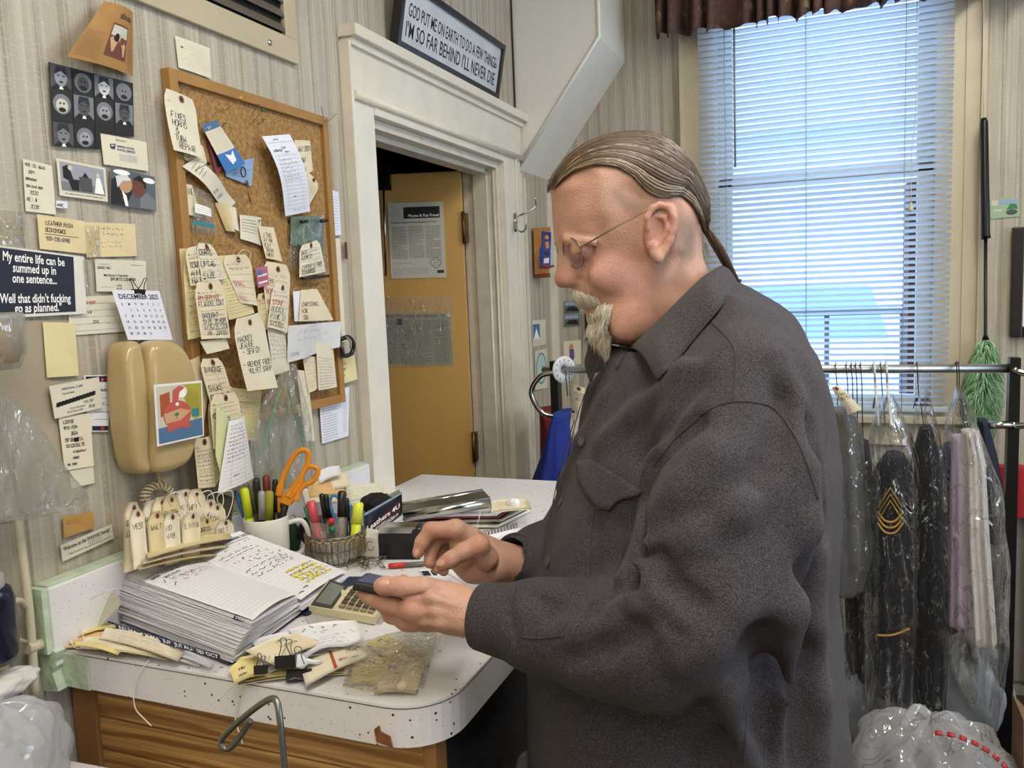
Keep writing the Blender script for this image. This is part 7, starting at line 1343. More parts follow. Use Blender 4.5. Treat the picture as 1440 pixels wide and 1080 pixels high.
GOLD = mat('gold_braid', '#c49a3c', .45, bump=.4, bscale=500); b = bmn(); UY = RY-.13-.064
def upt(x, y): return ony(x, y, UY-.001)
for k in range(3): y0 = 686+k*9; tube(b, [upt(1235, y0+27), upt(1252, y0), upt(1269, y0+27)], .0035, 6, flat=.6)
for k in range(3): y0 = 722+k*8; tube(b, curve3([upt(1234, y0-3), upt(1243, y0+9), upt(1252, y0+12), upt(1261, y0+9), upt(1270, y0-3)], 12), .003, 6, flat=.6)
bmesh.ops.translate(b, verts=b.verts, vec=-un.location); o = link('chevron_patch', bpy.data.meshes.new('chevron_patch'), GOLD); b.to_mesh(o.data); b.free(); o.parent = un
b = bmn(); tube(b, curve3([upt(1232, 893), upt(1255, 893), upt(1279, 884)], 10), .003, 6); bmesh.ops.translate(b, verts=b.verts, vec=-un.location); o = link('cuff_braid', bpy.data.meshes.new('cuff_braid'), GOLD); b.to_mesh(o.data); b.free(); o.parent = un
hang('black_dress_jacket', [(600, 1294, 1310), (640, 1282, 1322), (700, 1276, 1326), (860, 1282, 1330), (990, 1284, 1326)], RY-.10, .05, FB('black_cloth', '#0f1013'), 'black jacket in crinkled film right of the chevron sleeve', 'jacket', 3, .006, 7)
hang('navy_trousers', [(625, 1326, 1348), (700, 1322, 1352), (885, 1322, 1346)], RY+.02, .045, FB('navy_cloth', '#1a1d30'), 'narrow navy trousers left of the lilac pair', 'trousers', 4, .006, 8)
hang('lilac_trousers', [(612, 1338, 1356), (700, 1336, 1362), (880, 1332, 1364)], RY-.08, .03, FB('lilac_cloth', '#d3bfd6'), 'lilac trousers hanging between navy and ivory ones', 'trousers', 3, .006, 9)
hang('ivory_trousers', [(605, 1352, 1376), (650, 1354, 1386), (760, 1354, 1392), (905, 1362, 1402)], RY-.10, .035, FB('ivory_cloth', '#dcd2ca'), 'ivory trousers at the front right of the rack', 'trousers', 5, .007, 10)
hang('navy_blazer', [(590, 1374, 1388), (640, 1376, 1402), (700, 1378, 1412), (760, 1382, 1416)], RY+.0, .04, FB('navy_cloth', '#1a1d30'), 'navy blazer in a film cover next to the right post', 'jacket', 3, .006, 11)
CV = film('garment_film', '#ffffff', .025, .9, 24)
gc = 'film covers over the clothes'
hang('garment_cover', [(560, 1186, 1194), (590, 1170, 1206), (640, 1160, 1222), (800, 1158, 1236), (950, 1185, 1232), (990, 1190, 1226)], RY-.17, .075, CV, 'clear film cover over the charcoal jacket', 'garment cover', 5, .008, 12, crinkle=.004, group=gc, open_=True)
hang('garment_cover', [(555, 1240, 1256), (600, 1226, 1278), (640, 1218, 1292), (800, 1216, 1294), (1000, 1218, 1290)], RY-.15, .08, CV, 'clear film cover over the chevron uniform', 'garment cover', 5, .007, 13, crinkle=.004, group=gc, open_=True)
hang('garment_cover', [(548, 1296, 1304), (600, 1282, 1320), (680, 1272, 1332), (860, 1276, 1336), (1005, 1280, 1330)], RY-.13, .07, CV, 'clear film cover over the black jacket', 'garment cover', 6, .008, 14, crinkle=.006, group=gc, open_=True)
hang('garment_cover', [(548, 1344, 1354), (600, 1330, 1374), (680, 1320, 1408), (800, 1318, 1420), (930, 1330, 1416), (1010, 1370, 1398)], RY-.14, .085, CV, 'clear film cover over the lilac and ivory trousers', 'garment cover', 6, .008, 15, crinkle=.005, group=gc, open_=True)
hx = [(1141, 1, 'white'), (1175, 0, 'x'), (1190, 0, 'x'), (1197, 0, 'x'), (1203, 0, 'x'), (1210, 0, 'x'), (1229, 1, 'w'), (1238, 0, 'x'), (1246, 1, 'w'), (1289, 0, 'x'), (1344, 0, 'x'), (1347, 0, 'x')]
HB = mat('hanger_wire_dark', '#3c3632', .4, .6); HWm = mat('hanger_white_plastic', '#cfcdc6', .4)
for k, (x, wh, _) in enumerate(hx):
    c0 = ony(x, 520, RY); x0 = c0[0]; b = bmn(); drop = .09 if k not in (2, 3, 4, 5) else .17; r_ = .0035 if wh else .0016
    tube(b, curve3([(x0-.004, RY+.017, BZ-.004), (x0, RY+.013, BZ+.013), (x0, RY-.004, BZ+.019), (x0, RY-.018, BZ+.006), (x0+.002, RY-.016, BZ-.02), (x0+.004, RY, BZ-.045), (x0+.006, RY-.03, BZ-drop)], 22), r_, 6)
    if drop < .1: tube(b, curve3([(x0+.006, RY-.17, BZ-drop-.05), (x0+.006, RY-.08, BZ-drop-.01), (x0+.006, RY, BZ-drop+.003), (x0+.006, RY+.08, BZ-drop-.01), (x0+.006, RY+.17, BZ-drop-.05)], 14), r_, 6)
    else: tube(b, [(x0+.006, RY-.03, BZ-drop), (x0+.012, RY-.06, BZ-drop-.09)], .0016, 6); lathe(b, [(.004, -.003), (.007, -.003), (.007, .003), (.004, .003)], (x0+.012, RY-.062, BZ-drop-.1), 14, (0, 1, 0))
    o = obj('clothes_hanger', b, HWm if wh else HB, origin=True); tag(o, ['white plastic hanger hook at the bar just behind the shoulder', 'dark wire hanger holding the manila tag', 'first clip hanger of the close set by the trousers', 'second clip hanger of the close set by the trousers', 'third clip hanger of the close set by the trousers', 'fourth clip hanger of the close set by the trousers', 'thick white hanger hook above the uniform', 'dark wire hook between two white hooks', 'white hook right above the chevron uniform', 'single dark hook above the black jacket', 'left one of the paired hooks above the lilac trousers', 'right one of the paired hooks above the lilac trousers'][k], 'hanger', 'hangers on the rack bar')
bar_tag([(1168, 545), (1180, 541), (1212, 575), (1194, 583)], RY-.22, 'manila tag hanging in front of the window sill on the rack', ['J. HILL', 'MENS'], c='k')
# ---- feather duster hanging from a cord
du = thing('duster', 'green fluffy duster with a long black handle hanging beside the window', 'duster', ony(1386, 480, 3.16)); YD = 3.17
b = bmn(); tube(b, [ony(1383, -30, YD), ony(1383, 168, YD)], .0012, 5); obj('hanging_cord', b, STR, du)
b = bmn(); tube(b, [ony(1383, 166, YD), ony(1384, 172, YD), ony(1386, 330, YD), ony(1387, 336, YD)], .011, 14, rs=[.008, .012, .0135, .0145]); obj('grip', b, BLKM, du); b = bmn(); tube(b, [ony(1386, 334, YD), ony(1386, 470, YD), ony(1386, 478, YD)], .0055, 10, rs=[.0055, .0055, .012]); obj('rod', b, BLKM, du)
FL = [mat('duster_green', '#9fcf9c', .8), mat('duster_pale_green', '#c2e2bc', .8), mat('duster_mid_green', '#7fb57f', .8)]; b = bmn(); top = ony(1386, 478, YD); bot = ony(1377, 625, YD); axd = bot-top
for k in range(1500):
    t = random.random()**.9; a = random.uniform(0, 2*math.pi); Rm = .066*math.sin(math.pi*min(1, (t*.85+.10)))**.6; p0 = top+axd*t*.95; o_ = np.array((math.cos(a), math.sin(a)*.8, 0))
    tube(b, [p0+o_*.01, p0+o_*Rm*.8+[0, 0, -.012], p0+o_*Rm+[random.uniform(-.004, .004), 0, -.038]], .0014, 3, mi=random.randint(0, 2), rs=[.0016, .0013, .0004])
obj('fluffy_head', b, FL, du)
s = bsheet([(1392, 280), (1433, 277), (1434, 304), (1393, 308)], n=3); s.base(mat('card_pale_green', '#9db394', .5)); s.rect(.3, .08, .95, .35, 'S'); s.rect(.05, .08, .28, .35, 's'); s.poly([(.55, .6), (.7, .3), (.9, .35), (.95, .6)], 'G', 1.5); s.ell(.73, .75, .2, .14, 'g', 1.7); s.rect(.1, .55, .4, .65, 's', 1.5); s.done('green_picture_card', None, 'green picture card on the wall beside the duster handle', 'card')
pf_ = thing('black_picture_frame', 'thick black picture frame cut off by the right photo edge', 'picture frame', ony(1445, 400, YB)); fz0, fz1 = 1.285, 1.655; fx0 = .545
for q_ in (((fx0, fz0), (fx0+.035, fz1)), ((fx0+.035, fz1-.035), (fx0+.33, fz1)), ((fx0+.035, fz0), (fx0+.33, fz0+.035)), ((fx0+.33, fz0), (fx0+.365, fz1))):
    b = bmn(); box(b, (q_[0][0], YB-.03, q_[0][1]), (q_[1][0], YB-.001, q_[1][1])); obj('frame_rail', b, SBK, pf_, bevel=.004)
b = bmn(); box(b, (fx0+.035, YB-.01, fz0+.035), (fx0+.33, YB-.004, fz1-.035)); obj('white_mount', b, PAPER, pf_)
# ---- behind the right post and on the floor
hang('red_cloth', [(655, 1398, 1450), (725, 1400, 1455)], YB-.12, .03, FB('bright_red_cloth', '#a8202a'), 'bright red cloth behind the right rack post', 'cloth', 3, .004, 21)
hang('grey_net_curtain', [(700, 1405, 1470), (960, 1400, 1470)], YB-.10, .02, FB('grey_beige_cloth', '#77706a'), 'grey beige cloth hanging behind the right post', 'cloth', 6, .01, 22)
def bagblob(name, c, r, m, label, cat, seed, knot=True, nu=72, nv=44, sq=(1, 1, 1)):
    rg = np.random.default_rng(seed); ph_ = rg.uniform(0, 6, 10); b = bmn(); G_ = []
    for j in range(nv+1):
        th = math.pi*(j+.02)/(nv+.04); row = []
        for i in range(nu):
            a = 2*math.pi*i/nu; k_ = math.exp(-th*1.6); f_ = 1+.05*math.sin(3*a+ph_[0])*math.sin(2*th+ph_[1])+.045*math.sin(5*a+4*th+ph_[2])+.03*math.sin(9*a-7*th+ph_[3])+.09*k_*math.sin(13*a+ph_[4])+.05*k_*math.sin(23*a+ph_[5])+.02*math.sin(17*a+11*th+ph_[6])
            z = math.cos(th); rr_ = math.sin(th)**.8; zz2 = c[2]+r*sq[2]*(z*.8 if z < 0 else z*.75)*f_; row.append(b.verts.new((c[0]+r*sq[0]*rr_*f_*math.cos(a), c[1]+r*sq[1]*rr_*f_*math.sin(a), max(.004, zz2))))
        G_.append(row)
    for R0, R1 in zip(G_, G_[1:]):
        for i in range(nu): f = b.faces.new((R0[i], R0[(i+1) % nu], R1[(i+1) % nu], R1[i])); f.smooth = True
    b.faces.new(G_[0]); b.faces.new(G_[-1][::-1]); t = thing(name, label, cat, c); obj('bag_body', b, m, t)
    if knot:
        for k in range(2):
            b = bmn(); an = rg.uniform(0, 6); e = np.array((math.cos(an), math.sin(an), .5))*.06; tp_ = np.array(c)+[0, 0, r*sq[2]*.75]; tube(b, curve3([tp_-e*.2, tp_+e*.6+[0, 0, .02], tp_+e+[0, 0, -.01], tp_+e*1.3+[0, 0, -.05]], 14), .012, 8, flat=.3); obj('tied_handle', b, m, t)
    return t
WB = film('white_bag_film', '#fafafa', .42, .5, 14, '#f2f2f4', 1.0); PKB = mat('pink_cloth', '#c98f92', .8, bump=.3, bscale=60); BGG = mat('grey_tote', '#8e9296', .5, bump=.2, bscale=12)
bagblob('white_shopping_bag', (.235, 2.30, .19), .19, WB, 'knotted white translucent bag under the rack', 'bag', 31, sq=(1.05, .9, 1)); bagblob('grey_shopping_bag', (-.02, 2.62, .24), .17, BGG, 'grey bag behind the knotted white bag', 'bag', 32, sq=(1, .9, 1.15)); bagblob('grey_shopping_bag', (.36, 2.66, .26), .13, BGG, 'pale grey bag by the foot of the right post', 'bag', 35, sq=(1, .8, 1.5))
bagblob('pink_bundle', (.02, 2.1, .09), .085, PKB, 'pink cloth bundle poking out at the bottom beside the shirt', 'bundle', 33, knot=False); bagblob('small_white_bag', (.11, 2.02, .08), .06, WB, 'small white bag lying against the pink bundle', 'bag', 34)
b = bmn(); 
for k in range(9): a0 = .5+k*.16; p0 = np.array((.25+.17*math.cos(2.2-a0), 2.17-.02*k*0, .20+.17*math.sin(2.2-a0))); p1 = np.array((.25+.17*math.cos(2.2-a0-.10), 2.17, .20+.17*math.sin(2.2-a0-.10))); tube(b, [p0, p1], .006, 6, flat=.35)
tag(obj('red_bag_band', b, mat('bag_print_red', '#b3262b', .5), origin=True), 'red dashed printed band on the bag under the rack', 'band')
kb = thing('brown_paper_bag', 'brown paper bag standing by the right post', 'bag', (.55, 2.32, 0)); b = bmn(); 
prism(b, [(.44, 2.24, .002), (.62, 2.24, .002), (.62, 2.24, .34), (.54, 2.24, .38), (.49, 2.24, .33), (.43, 2.24, .40)], (0, .14, 0)); obj('bag_body', b, mat('brown_bag_paper', '#7d6043', .8, bump=.4, bscale=25), kb, bevel=.004)
# ================================================================ CLUTTER ON THE COUNTER
def csheet(px, z, **k):
    zs = z if isinstance(z, (list, tuple)) else [z]*4; return Sheet(*[onz(x, y, zz_) for (x, y), zz_ in zip(px, zs)], **k)
def ctag(px, z, lab, p=0, words=(), sc_=None, hole=True, nm='paper_tag', grp='loose tags on the counter', bend=.003, lines=6, cat='tag', cham=.3, c='k'):
    s = csheet(px, z, n=6, bend=bend, wf=wfn(cham) if hole else None); s.base(TAGP[p] if isinstance(p, int) else p, thick=.0005)
    if hole: eyelet(s, r=.0042)
    if lines: s.lines(.25, .92, lines, 'g', .08, .92, .0004)
    for i, w_ in enumerate(words): s.hand(w_, .08, .32+i*.15, min(.0085, s.W*.88/(.62*max(3, len(w_)))), c, .0009)
    if sc_: s.scr(*sc_)
    return s.done(nm, None, lab, cat, grp)
# tags spilling out from under the planner at the near left corner
PO = [mat('tag_orange_aged', '#dbb47c', .8, var=.1, vscale=20), mat('tag_yellow_old', '#e0d090', .8, var=.08, vscale=20)]
tl = [([(86, 893), (176, 888), (170, 914), (84, 912)], 1.003, 'tag lying flat at the near left counter corner', PO[0]), ([(100, 885), (200, 900), (196, 922), (92, 905)], 1.006, 'orange-edged tag second from the left counter corner', PO[0]), ([(83, 884), (150, 873), (170, 882), (105, 897)], 1.010, 'yellow tag leaning out at the far left of the pile', PO[1]), ([(120, 893), (240, 905), (235, 928), (112, 912)], 1.010, 'long manila tag across the middle of the spilled pile', TAGP[0]), ([(150, 880), (262, 912), (250, 930), (140, 898)], 1.014, 'creased manila tag right under the planner cover', TAGP[1]), ([(200, 905), (285, 925), (280, 938), (195, 920)], 1.004, 'white paper edge under the front of the planner', PAPER), ([(108, 902), (170, 916), (165, 921), (104, 908)], 1.016, 'slim bright yellow slip on the spilled tags', PO[1]), ([(235, 908), (300, 932), (296, 940), (232, 920)], 1.007, 'teal and white printed slip under the planner', PA['bluewhite'])]
for i, (q_, z_, lab, m_) in enumerate(tl): ctag(q_, z_, lab, m_, hole=i < 5, lines=3 if i in (3, 4) else 0, sc_=(.1, .3, .9, .9, 2, 'r') if i == 4 else None, grp='tags spilled under the planner', bend=.004)
s = csheet([(112, 872), (160, 830), (170, 850), (138, 884)], [1.01, 1.06, 1.05, 1.01], n=4); s.base(mat('vellum_grey', '#bdb8a6', .5)); s.done('translucent_envelope', None, 'greyish translucent envelope standing behind the spilled tags', 'envelope')
TW = mat('tag_twine_white', '#ddd9cc', .9)
string('tag_twine', [onz(78, 905, 1.004), onz(72, 912, 1.0), onx(72, 925, -1.09)+[.01, -.01, 0], ony(70, 950, .818), ony(66, 975, .818), ony(61, 988, .818)], .0009, TW, 'white twine hanging over the near left counter corner'); string('tag_twine', [onz(112, 884, 1.015), onz(104, 862, 1.03), onz(118, 848, 1.05), onz(150, 832, 1.075), onz(168, 826, 1.07)], .0008, TW, 'white twine looping up beside the planner block')
string('tag_twine', [onz(104, 868, 1.02), onz(118, 876, 1.01), onz(126, 880, 1.005)], .0008, TW, 'short frayed twine end on the counter by the backsplash'); string('tag_twine', [onz(210, 928, 1.005), onz(205, 934, 1.0), ony(194, 950, .822), ony(188, 968, .82), ony(190, 995, .82), ony(202, 1010, .82), ony(213, 1021, .82)], .0009, TW, 'long white twine hanging in front of the top oak plank')
string('tag_twine', [onz(120, 850, 1.02), onz(108, 842, 1.03), onz(128, 826, 1.05), onz(150, 838, 1.05), onz(140, 850, 1.03), onz(128, 842, 1.03)], .0008, TW, 'twine curl by the translucent envelope'); string('tag_twine', [onz(90, 893, 1.012), onz(100, 878, 1.02), onz(112, 880, 1.02), onz(118, 905, 1.018), onz(108, 912, 1.012), onz(98, 900, 1.012)], .0008, TW, 'twine loop lying on the spilled yellow tags'); string('tag_twine', [onz(338, 952, 1.008), onz(342, 962, 1.0), ony(334, 985, .82), ony(331, 1012, .82), ony(338, 1035, .82), ony(341, 1046, .82)], .0009, TW, 'white twine hanging below the clipped tag bundle'); string('tag_twine', [onz(332, 955, 1.006), onz(326, 966, .999), ony(312, 980, .82), ony(305, 984, .82)], .0008, TW, 'short split twine left of the clipped tag bundle')
# clipped bundle
bl_ = [([(326, 938), (490, 925), (500, 948), (335, 963)], 1.003, 'long manila tag at the bottom of the clipped bundle', 0), ([(330, 925), (470, 915), (480, 945), (345, 958)], 1.007, 'yellowed tag second from bottom of the clipped bundle', PO[1]), ([(420, 925), (510, 908), (518, 925), (430, 965)], 1.012, 'buff envelope with green and red print in the bundle', 1), ([(352, 900), (470, 880), (500, 905), (380, 945)], 1.016, 'white crumpled receipt in the clipped bundle', PAPER), ([(405, 885), (500, 872), (512, 900), (430, 925)], 1.022, 'white receipt with blue and pink scribbles in the bundle', PAPER), ([(345, 915), (420, 890), (455, 905), (385, 935)], 1.026, 'buff note NEW LADIES on top of the clipped bundle', 0), ([(362, 935), (425, 940), (455, 930), (400, 920)], 1.019, 'pale blue folded receipt between the two clips', PA['bluewhite'])]
for i, (q_, z_, lab, m_) in enumerate(bl_):
    s = csheet(q_, z_, n=8, bend=.004, fn=(lambda u, v: .004*math.sin(7*u+3*v)*math.sin(5*v)) if i in (3, 4, 6) else None); s.base(TAGP[m_] if isinstance(m_, int) else m_, thick=.0006)
    if i == 2: s.rect(.45, .1, .5, .95, 'o'); s.hand('SEW', .55, .7, .007, 'r', .001); s.hand('HEM', .75, .75, .006, 'G', .001); s.hand('PR', .8, .35, .006, 'o', .001)
    elif i == 5: s.hand('NEW', .45, .3, .009, 'G', .001); s.hand('LADIES', .4, .55, .007, 'G', .001); s.scr(.05, .6, .7, .95, 2, 'g')
    elif i == 4: s.scr(.1, .05, .8, .4, 2, 't', .0016, 1); s.scr(.4, .05, .9, .45, 2, 'p', .0014, 1); s.scr(.1, .5, .95, .9, 3, 'k')
    elif i < 6: s.scr(.05, .1, .95, .9, 4, 'k' if i != 3 else 'i')
    s.done('bundle_sheet', None, lab, 'paper', 'sheets of the clipped tag bundle')
s = csheet([(322, 940), (352, 925), (372, 950), (330, 962)], 1.01, n=4, bend=.004); s.base(PO[1], thick=.0006); s.hand('HW', .3, .5, .008, 'n', .001); s.hand('SOW', .2, .8, .006, 'n', .001); s.done('folded_tag', None, 'folded yellow tag corner at the left end of the clipped bundle', 'tag')
pU = np.array((0, 0, 1.)); aX = onz(440, 955, 1.0)-onz(400, 958, 1.0)
binder_clip(None, onz(420, 948, 1.012), aX, pU*.9+np.array((.0, -.6, 0)), .033, .016, .015, 'binder_clip', 'big black binder clip at the near edge of the tag bundle', 'clip'); binder_clip(None, onz(402, 922, 1.034), aX, np.array((.5, .55, .55)), .027, .016, .014, 'binder_clip', 'black binder clip with silver handles standing on the tag bundle', 'clip'); binder_clip(None, onz(367, 936, 1.026), aX, np.array((.6, .5, .3)), .017, .011, .010, 'binder_clip', 'smallest black binder clip at the left of the tag bundle', 'clip')
# flat clear bag with yellow tags
for q_, z_, lab in (([(515, 905), (545, 893), (600, 920), (560, 940)], 1.004, 'yellow tag in the flat clear bag, topmost'), ([(500, 930), (550, 925), (540, 965), (490, 962)], 1.004, 'yellow tag in the flat clear bag, lower left'), ([(545, 935), (600, 925), (585, 975), (525, 975)], 1.006, 'buff tag in the flat clear bag, nearest the counter edge')): ctag(q_, z_, lab, PO[1] if 'buff' not in lab else 0, hole=False, lines=0, sc_=(.1, .1, .8, .8, 4, 'c'), grp='tags in the flat bag')
CLB = film('flat_bag_film', '#faf7ee', .14, .7, 45, '#e4dcc4', 1.3); s = csheet([(488, 905), (618, 885), (596, 975), (482, 972)], 1.010, n=26, fn=lambda u, v: .0035*math.sin(9*u+5*v)*math.sin(11*v-3*u)+.003*math.sin(17*u+2)*math.sin(6*v)+.003); s.base(CLB); s.done('flat_clear_bag', None, 'flat crinkled clear bag of yellow tags near the counter corner', 'bag')
s = csheet([(500, 915), (620, 893), (622, 905), (560, 925)], 1.016, n=14, fn=lambda u, v: .004*math.sin(13*u)*math.sin(7*v+1)); s.base(CLB); s.done('bag_fold', None, 'folded over flap of the flat clear bag', 'bag')
# tags filed upright against the backsplash
rr = random.Random(5); tg = thing
fl = [(170, 705, 24, 98, 'B&M DRESS', 0), (192, 702, 26, 96, 'RANDY ZIP', 1), (212, 700, 26, 92, 'CAL DAVIS', 0), (228, 694, 26, 88, 'PATCH', 3), (244, 692, 28, 84, 'MILITARY', 1), (262, 694, 28, 84, 'HEM', 0), (280, 700, 26, 78, 'CUFF', 1), (296, 708, 26, 70, 'COAT', 0), (184, 722, 22, 82, 'VEST', 1), (206, 724, 24, 76, 'WALT', 3), (226, 720, 24, 72, 'NO 418', 1), (250, 722, 26, 66, 'LINING', 0), (276, 726, 26, 60, 'DRESS', 3), (300, 730, 26, 52, 'BELT', 1)]
posw = ['leftmost', 'second from left', 'third from left', 'fourth from left', 'fifth from left', 'sixth from left', 'seventh from left', 'rightmost']
for i, (x, y, w_, h_, t_, p_) in enumerate(fl):
    X0 = -1.058+.004*(i % 4)+(.022 if i > 7 else 0); lean = .018; x += rr.uniform(-4, 4); y += rr.uniform(-4, 5); sk = rr.uniform(-5, 5); tp = lambda px, py, e=0: onx(px, py, X0+e)
    s = Sheet(tp(x+sk, y, -lean*.3), tp(x+w_+sk, y-4+sk*.3, -lean*.3), tp(x+w_+2, y+h_-6, lean), tp(x+3, y+h_, lean), n=6, bend=.004, wf=wfn(.45)); s.base(TAGP[p_], thick=.0004); eyelet(s, r=.0048)
    for k, w2 in enumerate(t_.split()): s.hand(w2, .12, .34+.16*k, min(.0085, s.W*.8/(.62*len(w2))), 'k', .0009)
    if i in (3, 6, 12): s.lines(.3, .95, 8, 'g')
    s.done('filed_tag', None, '%s manila tag in the %s row of the upright file by the planner' % ((posw[i] if i < 7 else posw[7]) if i < 8 else (['leftmost', 'second from left', 'third from left', 'third from right', 'second from right', 'rightmost'][i-8]), 'back' if i < 8 else 'front'), 'tag', 'tags filed upright beside the planner')
for i in range(6): string('tag_twine', [onx(240+i*14, 712+3*(i % 3), -1.03), onx(236+i*14, 698, -1.01), onx(250+i*15, 692-2*(i % 2), -1.0), onx(262+i*13, 706, -1.005), onx(254+i*13, 728, -1.01), onx(246+i*14, 722, -1.02)], .0009, TW, '%s twine loop on the upright tag file' % ['leftmost', 'second', 'third', 'fourth', 'fifth', 'rightmost'][i])
for k, (a, c) in enumerate((((205, 776), (322, 748)), ((198, 784), (318, 760)), ((192, 792), (300, 772)))):
    s = Sheet(onx(a[0], a[1], -1.03), onx(c[0], c[1], -1.03), onx(c[0]+4, c[1]+9, -.995), onx(a[0]+3, a[1]+9, -.995), n=5, bend=.004); s.base(TAGP[3] if k != 1 else TAGP[1], thick=.0008); s.done('lying_tag', None, '%s manila tag lying in front of the upright file' % ['top', 'middle', 'lowest'][k], 'tag', 'tags lying before the upright file')
# clear sleeve and misc behind the mug
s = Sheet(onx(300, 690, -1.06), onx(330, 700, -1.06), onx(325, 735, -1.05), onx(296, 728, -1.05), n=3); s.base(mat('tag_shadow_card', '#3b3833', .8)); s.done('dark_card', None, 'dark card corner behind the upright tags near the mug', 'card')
pk = thing('green_key_pouch', 'dark green pouch hanging beside the mug handle', 'pouch', onz(412, 775, 1.0)); b = bmn(); cpk = onz(413, 775, 1.0)+np.array((0, 0, .03)); lathe(b, [(0, -.028), (.012, -.026), (.017, -.01), (.015, .015), (.007, .028), (0, .029)], cpk, 20, (0, 0, 1)); obj('pouch_body', b, mat('pouch_green', '#24452c', .6), pk); b = bmn(); tube(b, [cpk+[0, .004+.009*math.cos(a), .034+.009*math.sin(a)] for a in np.linspace(0, 6.28, 17)[:-1]], .001, 6, True); obj('key_ring', b, CHROME, pk)
def lump(name, c, r, m, lab, cat, seed, sq=(1, 1, 1)):
    t = bagblob(name, c, r, m, lab, cat, seed, knot=False, nu=28, nv=18, sq=sq); return t
_z = onz(413, 752, 1.0); lump('black_cloth_bundle', (-.975, 1.335, 1.045), .034, mat('black_fluffy', '#121214', .9, bump=.5, bscale=80), 'black soft bundle behind the mug handle', 'bundle', 41, (1, 1.1, 1)); lump('black_pincushion', (-.90, 1.45, 1.075), .032, mat('black_fluffy', '#121214'), 'black pincushion behind the highlighter', 'pincushion', 42, (1.1, 1.1, .8))
# basket with safety pins hooked round the rim, clear tub of pens inside
bk = np.array((-.90, 1.295, 1.001)); bt_ = thing('pin_basket', 'round wire basket hung all round with brass safety pins', 'basket', bk); STEEL = mat('wire_steel', '#8d8676', .3, .9); b = bmn()
for z_, r_ in ((.002, .045), (.03, .05), (.058, .054)): tube(b, [bk+[r_*math.cos(a), r_*math.sin(a), z_] for a in np.linspace(0, 2*math.pi, 33)[:-1]], .0014, 6, True)
for k in range(28): a = k*2*math.pi/28; tube(b, [bk+[.045*math.cos(a), .045*math.sin(a), .002], bk+[.054*math.cos(a), .054*math.sin(a), .058]], .0009, 5)
obj('wire_cage', b, STEEL, bt_); b = bmn(); lathe(b, [(0, .003), (.043, .003), (.048, .05), (.046, .05), (.041, .005), (0, .005)], bk, 28); obj('white_liner', b, mat('liner_white', '#cfcfcc', .5), bt_)
def safety_pin(c, d_, up, L=.028, m=None):
    c, d_, up = [np.array(v, float) for v in (c, d_, up)]; d_ /= np.linalg.norm(d_); up -= d_*np.dot(up, d_); up /= np.linalg.norm(up); b = bmn(); w_ = L*.16
    tube(b, curve3([c-d_*L*.5+up*w_, c+d_*L*.35+up*w_*1.1, c+d_*L*.5+up*w_*.3, c+d_*L*.5-up*w_*.3, c+d_*L*.35-up*w_*.9, c-d_*L*.45-up*w_], 16), .0008, 5); tube(b, [c-d_*L*.5+up*w_*1.3, c-d_*L*.5-up*w_*1.2], .0018, 6); return b
ORD = ['first', 'second', 'third', 'fourth', 'fifth', 'sixth', 'seventh', 'eighth', 'ninth', 'tenth', 'eleventh', 'twelfth', 'thirteenth', 'fourteenth', 'fifteenth', 'sixteenth', 'seventeenth', 'eighteenth', 'nineteenth', 'twentieth', 'twenty-first', 'twenty-second', 'twenty-third', 'twenty-fourth', 'twenty-fifth', 'last']; pm = [STEEL, mat('pin_brass', '#a58a4e', .3, .9)]; p0_ = None; kk = 0
for k in range(26):
    a = math.radians(-150+k*8.2); cpt = bk+[.0575*math.cos(a), .0575*math.sin(a), .04-.006*(k % 2)]; b = safety_pin(cpt, (.06*math.cos(a)*.2, .06*math.sin(a)*.2, -1), (-math.sin(a), math.cos(a), 0), .034); o = obj('safety_pin', b, pm[k % 2], None, origin=True); tag(o, 'safety pin on the basket rim, %s counting from the left' % ORD[k], 'safety pin', 'safety pins on the basket rim')
for k in range(26):
    an = rr.uniform(0, 6.28); c0 = onz(rr.uniform(496, 536), rr.uniform(778, 796), 1.002+.004*rr.random()); b = safety_pin(c0+[0, 0, .002], (math.cos(an), math.sin(an), .08), (-math.sin(an), math.cos(an), .3), .026); o = obj('safety_pin', b, pm[0], None, origin=True); tag(o, 'loose steel safety pin in the heap beside the basket', 'safety pin', 'loose safety pins on the counter')
b = bmn(); lathe(b, [(0, 0), (.0045, 0), (.0045, .014), (.003, .018), (0, .018)], onz(482, 795, 1.0), 12); tag(obj('small_white_cap', b, mat('cap_white', '#dcdcda', .4), origin=True), 'tiny white cap lying at the foot of the pin basket', 'bead')  # a small loose white cap, no bead
tb = thing('clear_pen_tub', 'clear plastic tub of pens standing in the pin basket', 'tub', bk+[0, 0, .008]); b = bmn(); lathe(b, [(0, .008), (.03, .008), (.036, .085), (.035, .085), (.029, .01), (0, .01)], bk+[-.008, -.008, 0], 28); obj('tub_wall', b, film('tub_plastic', '#f3e8e8', .16, .4, 12), tb)
def bpen(x, y, dx, dy, r, m, lab, cm=None, z0=.012, Y=0): a = bk+[dx, dy, z0]; pen('marker', lab, 'pen', a, pd(x, y, float(np.dot(bk-CAM, CF))+Y), r, m, True, cm, group='pens and markers by the basket')
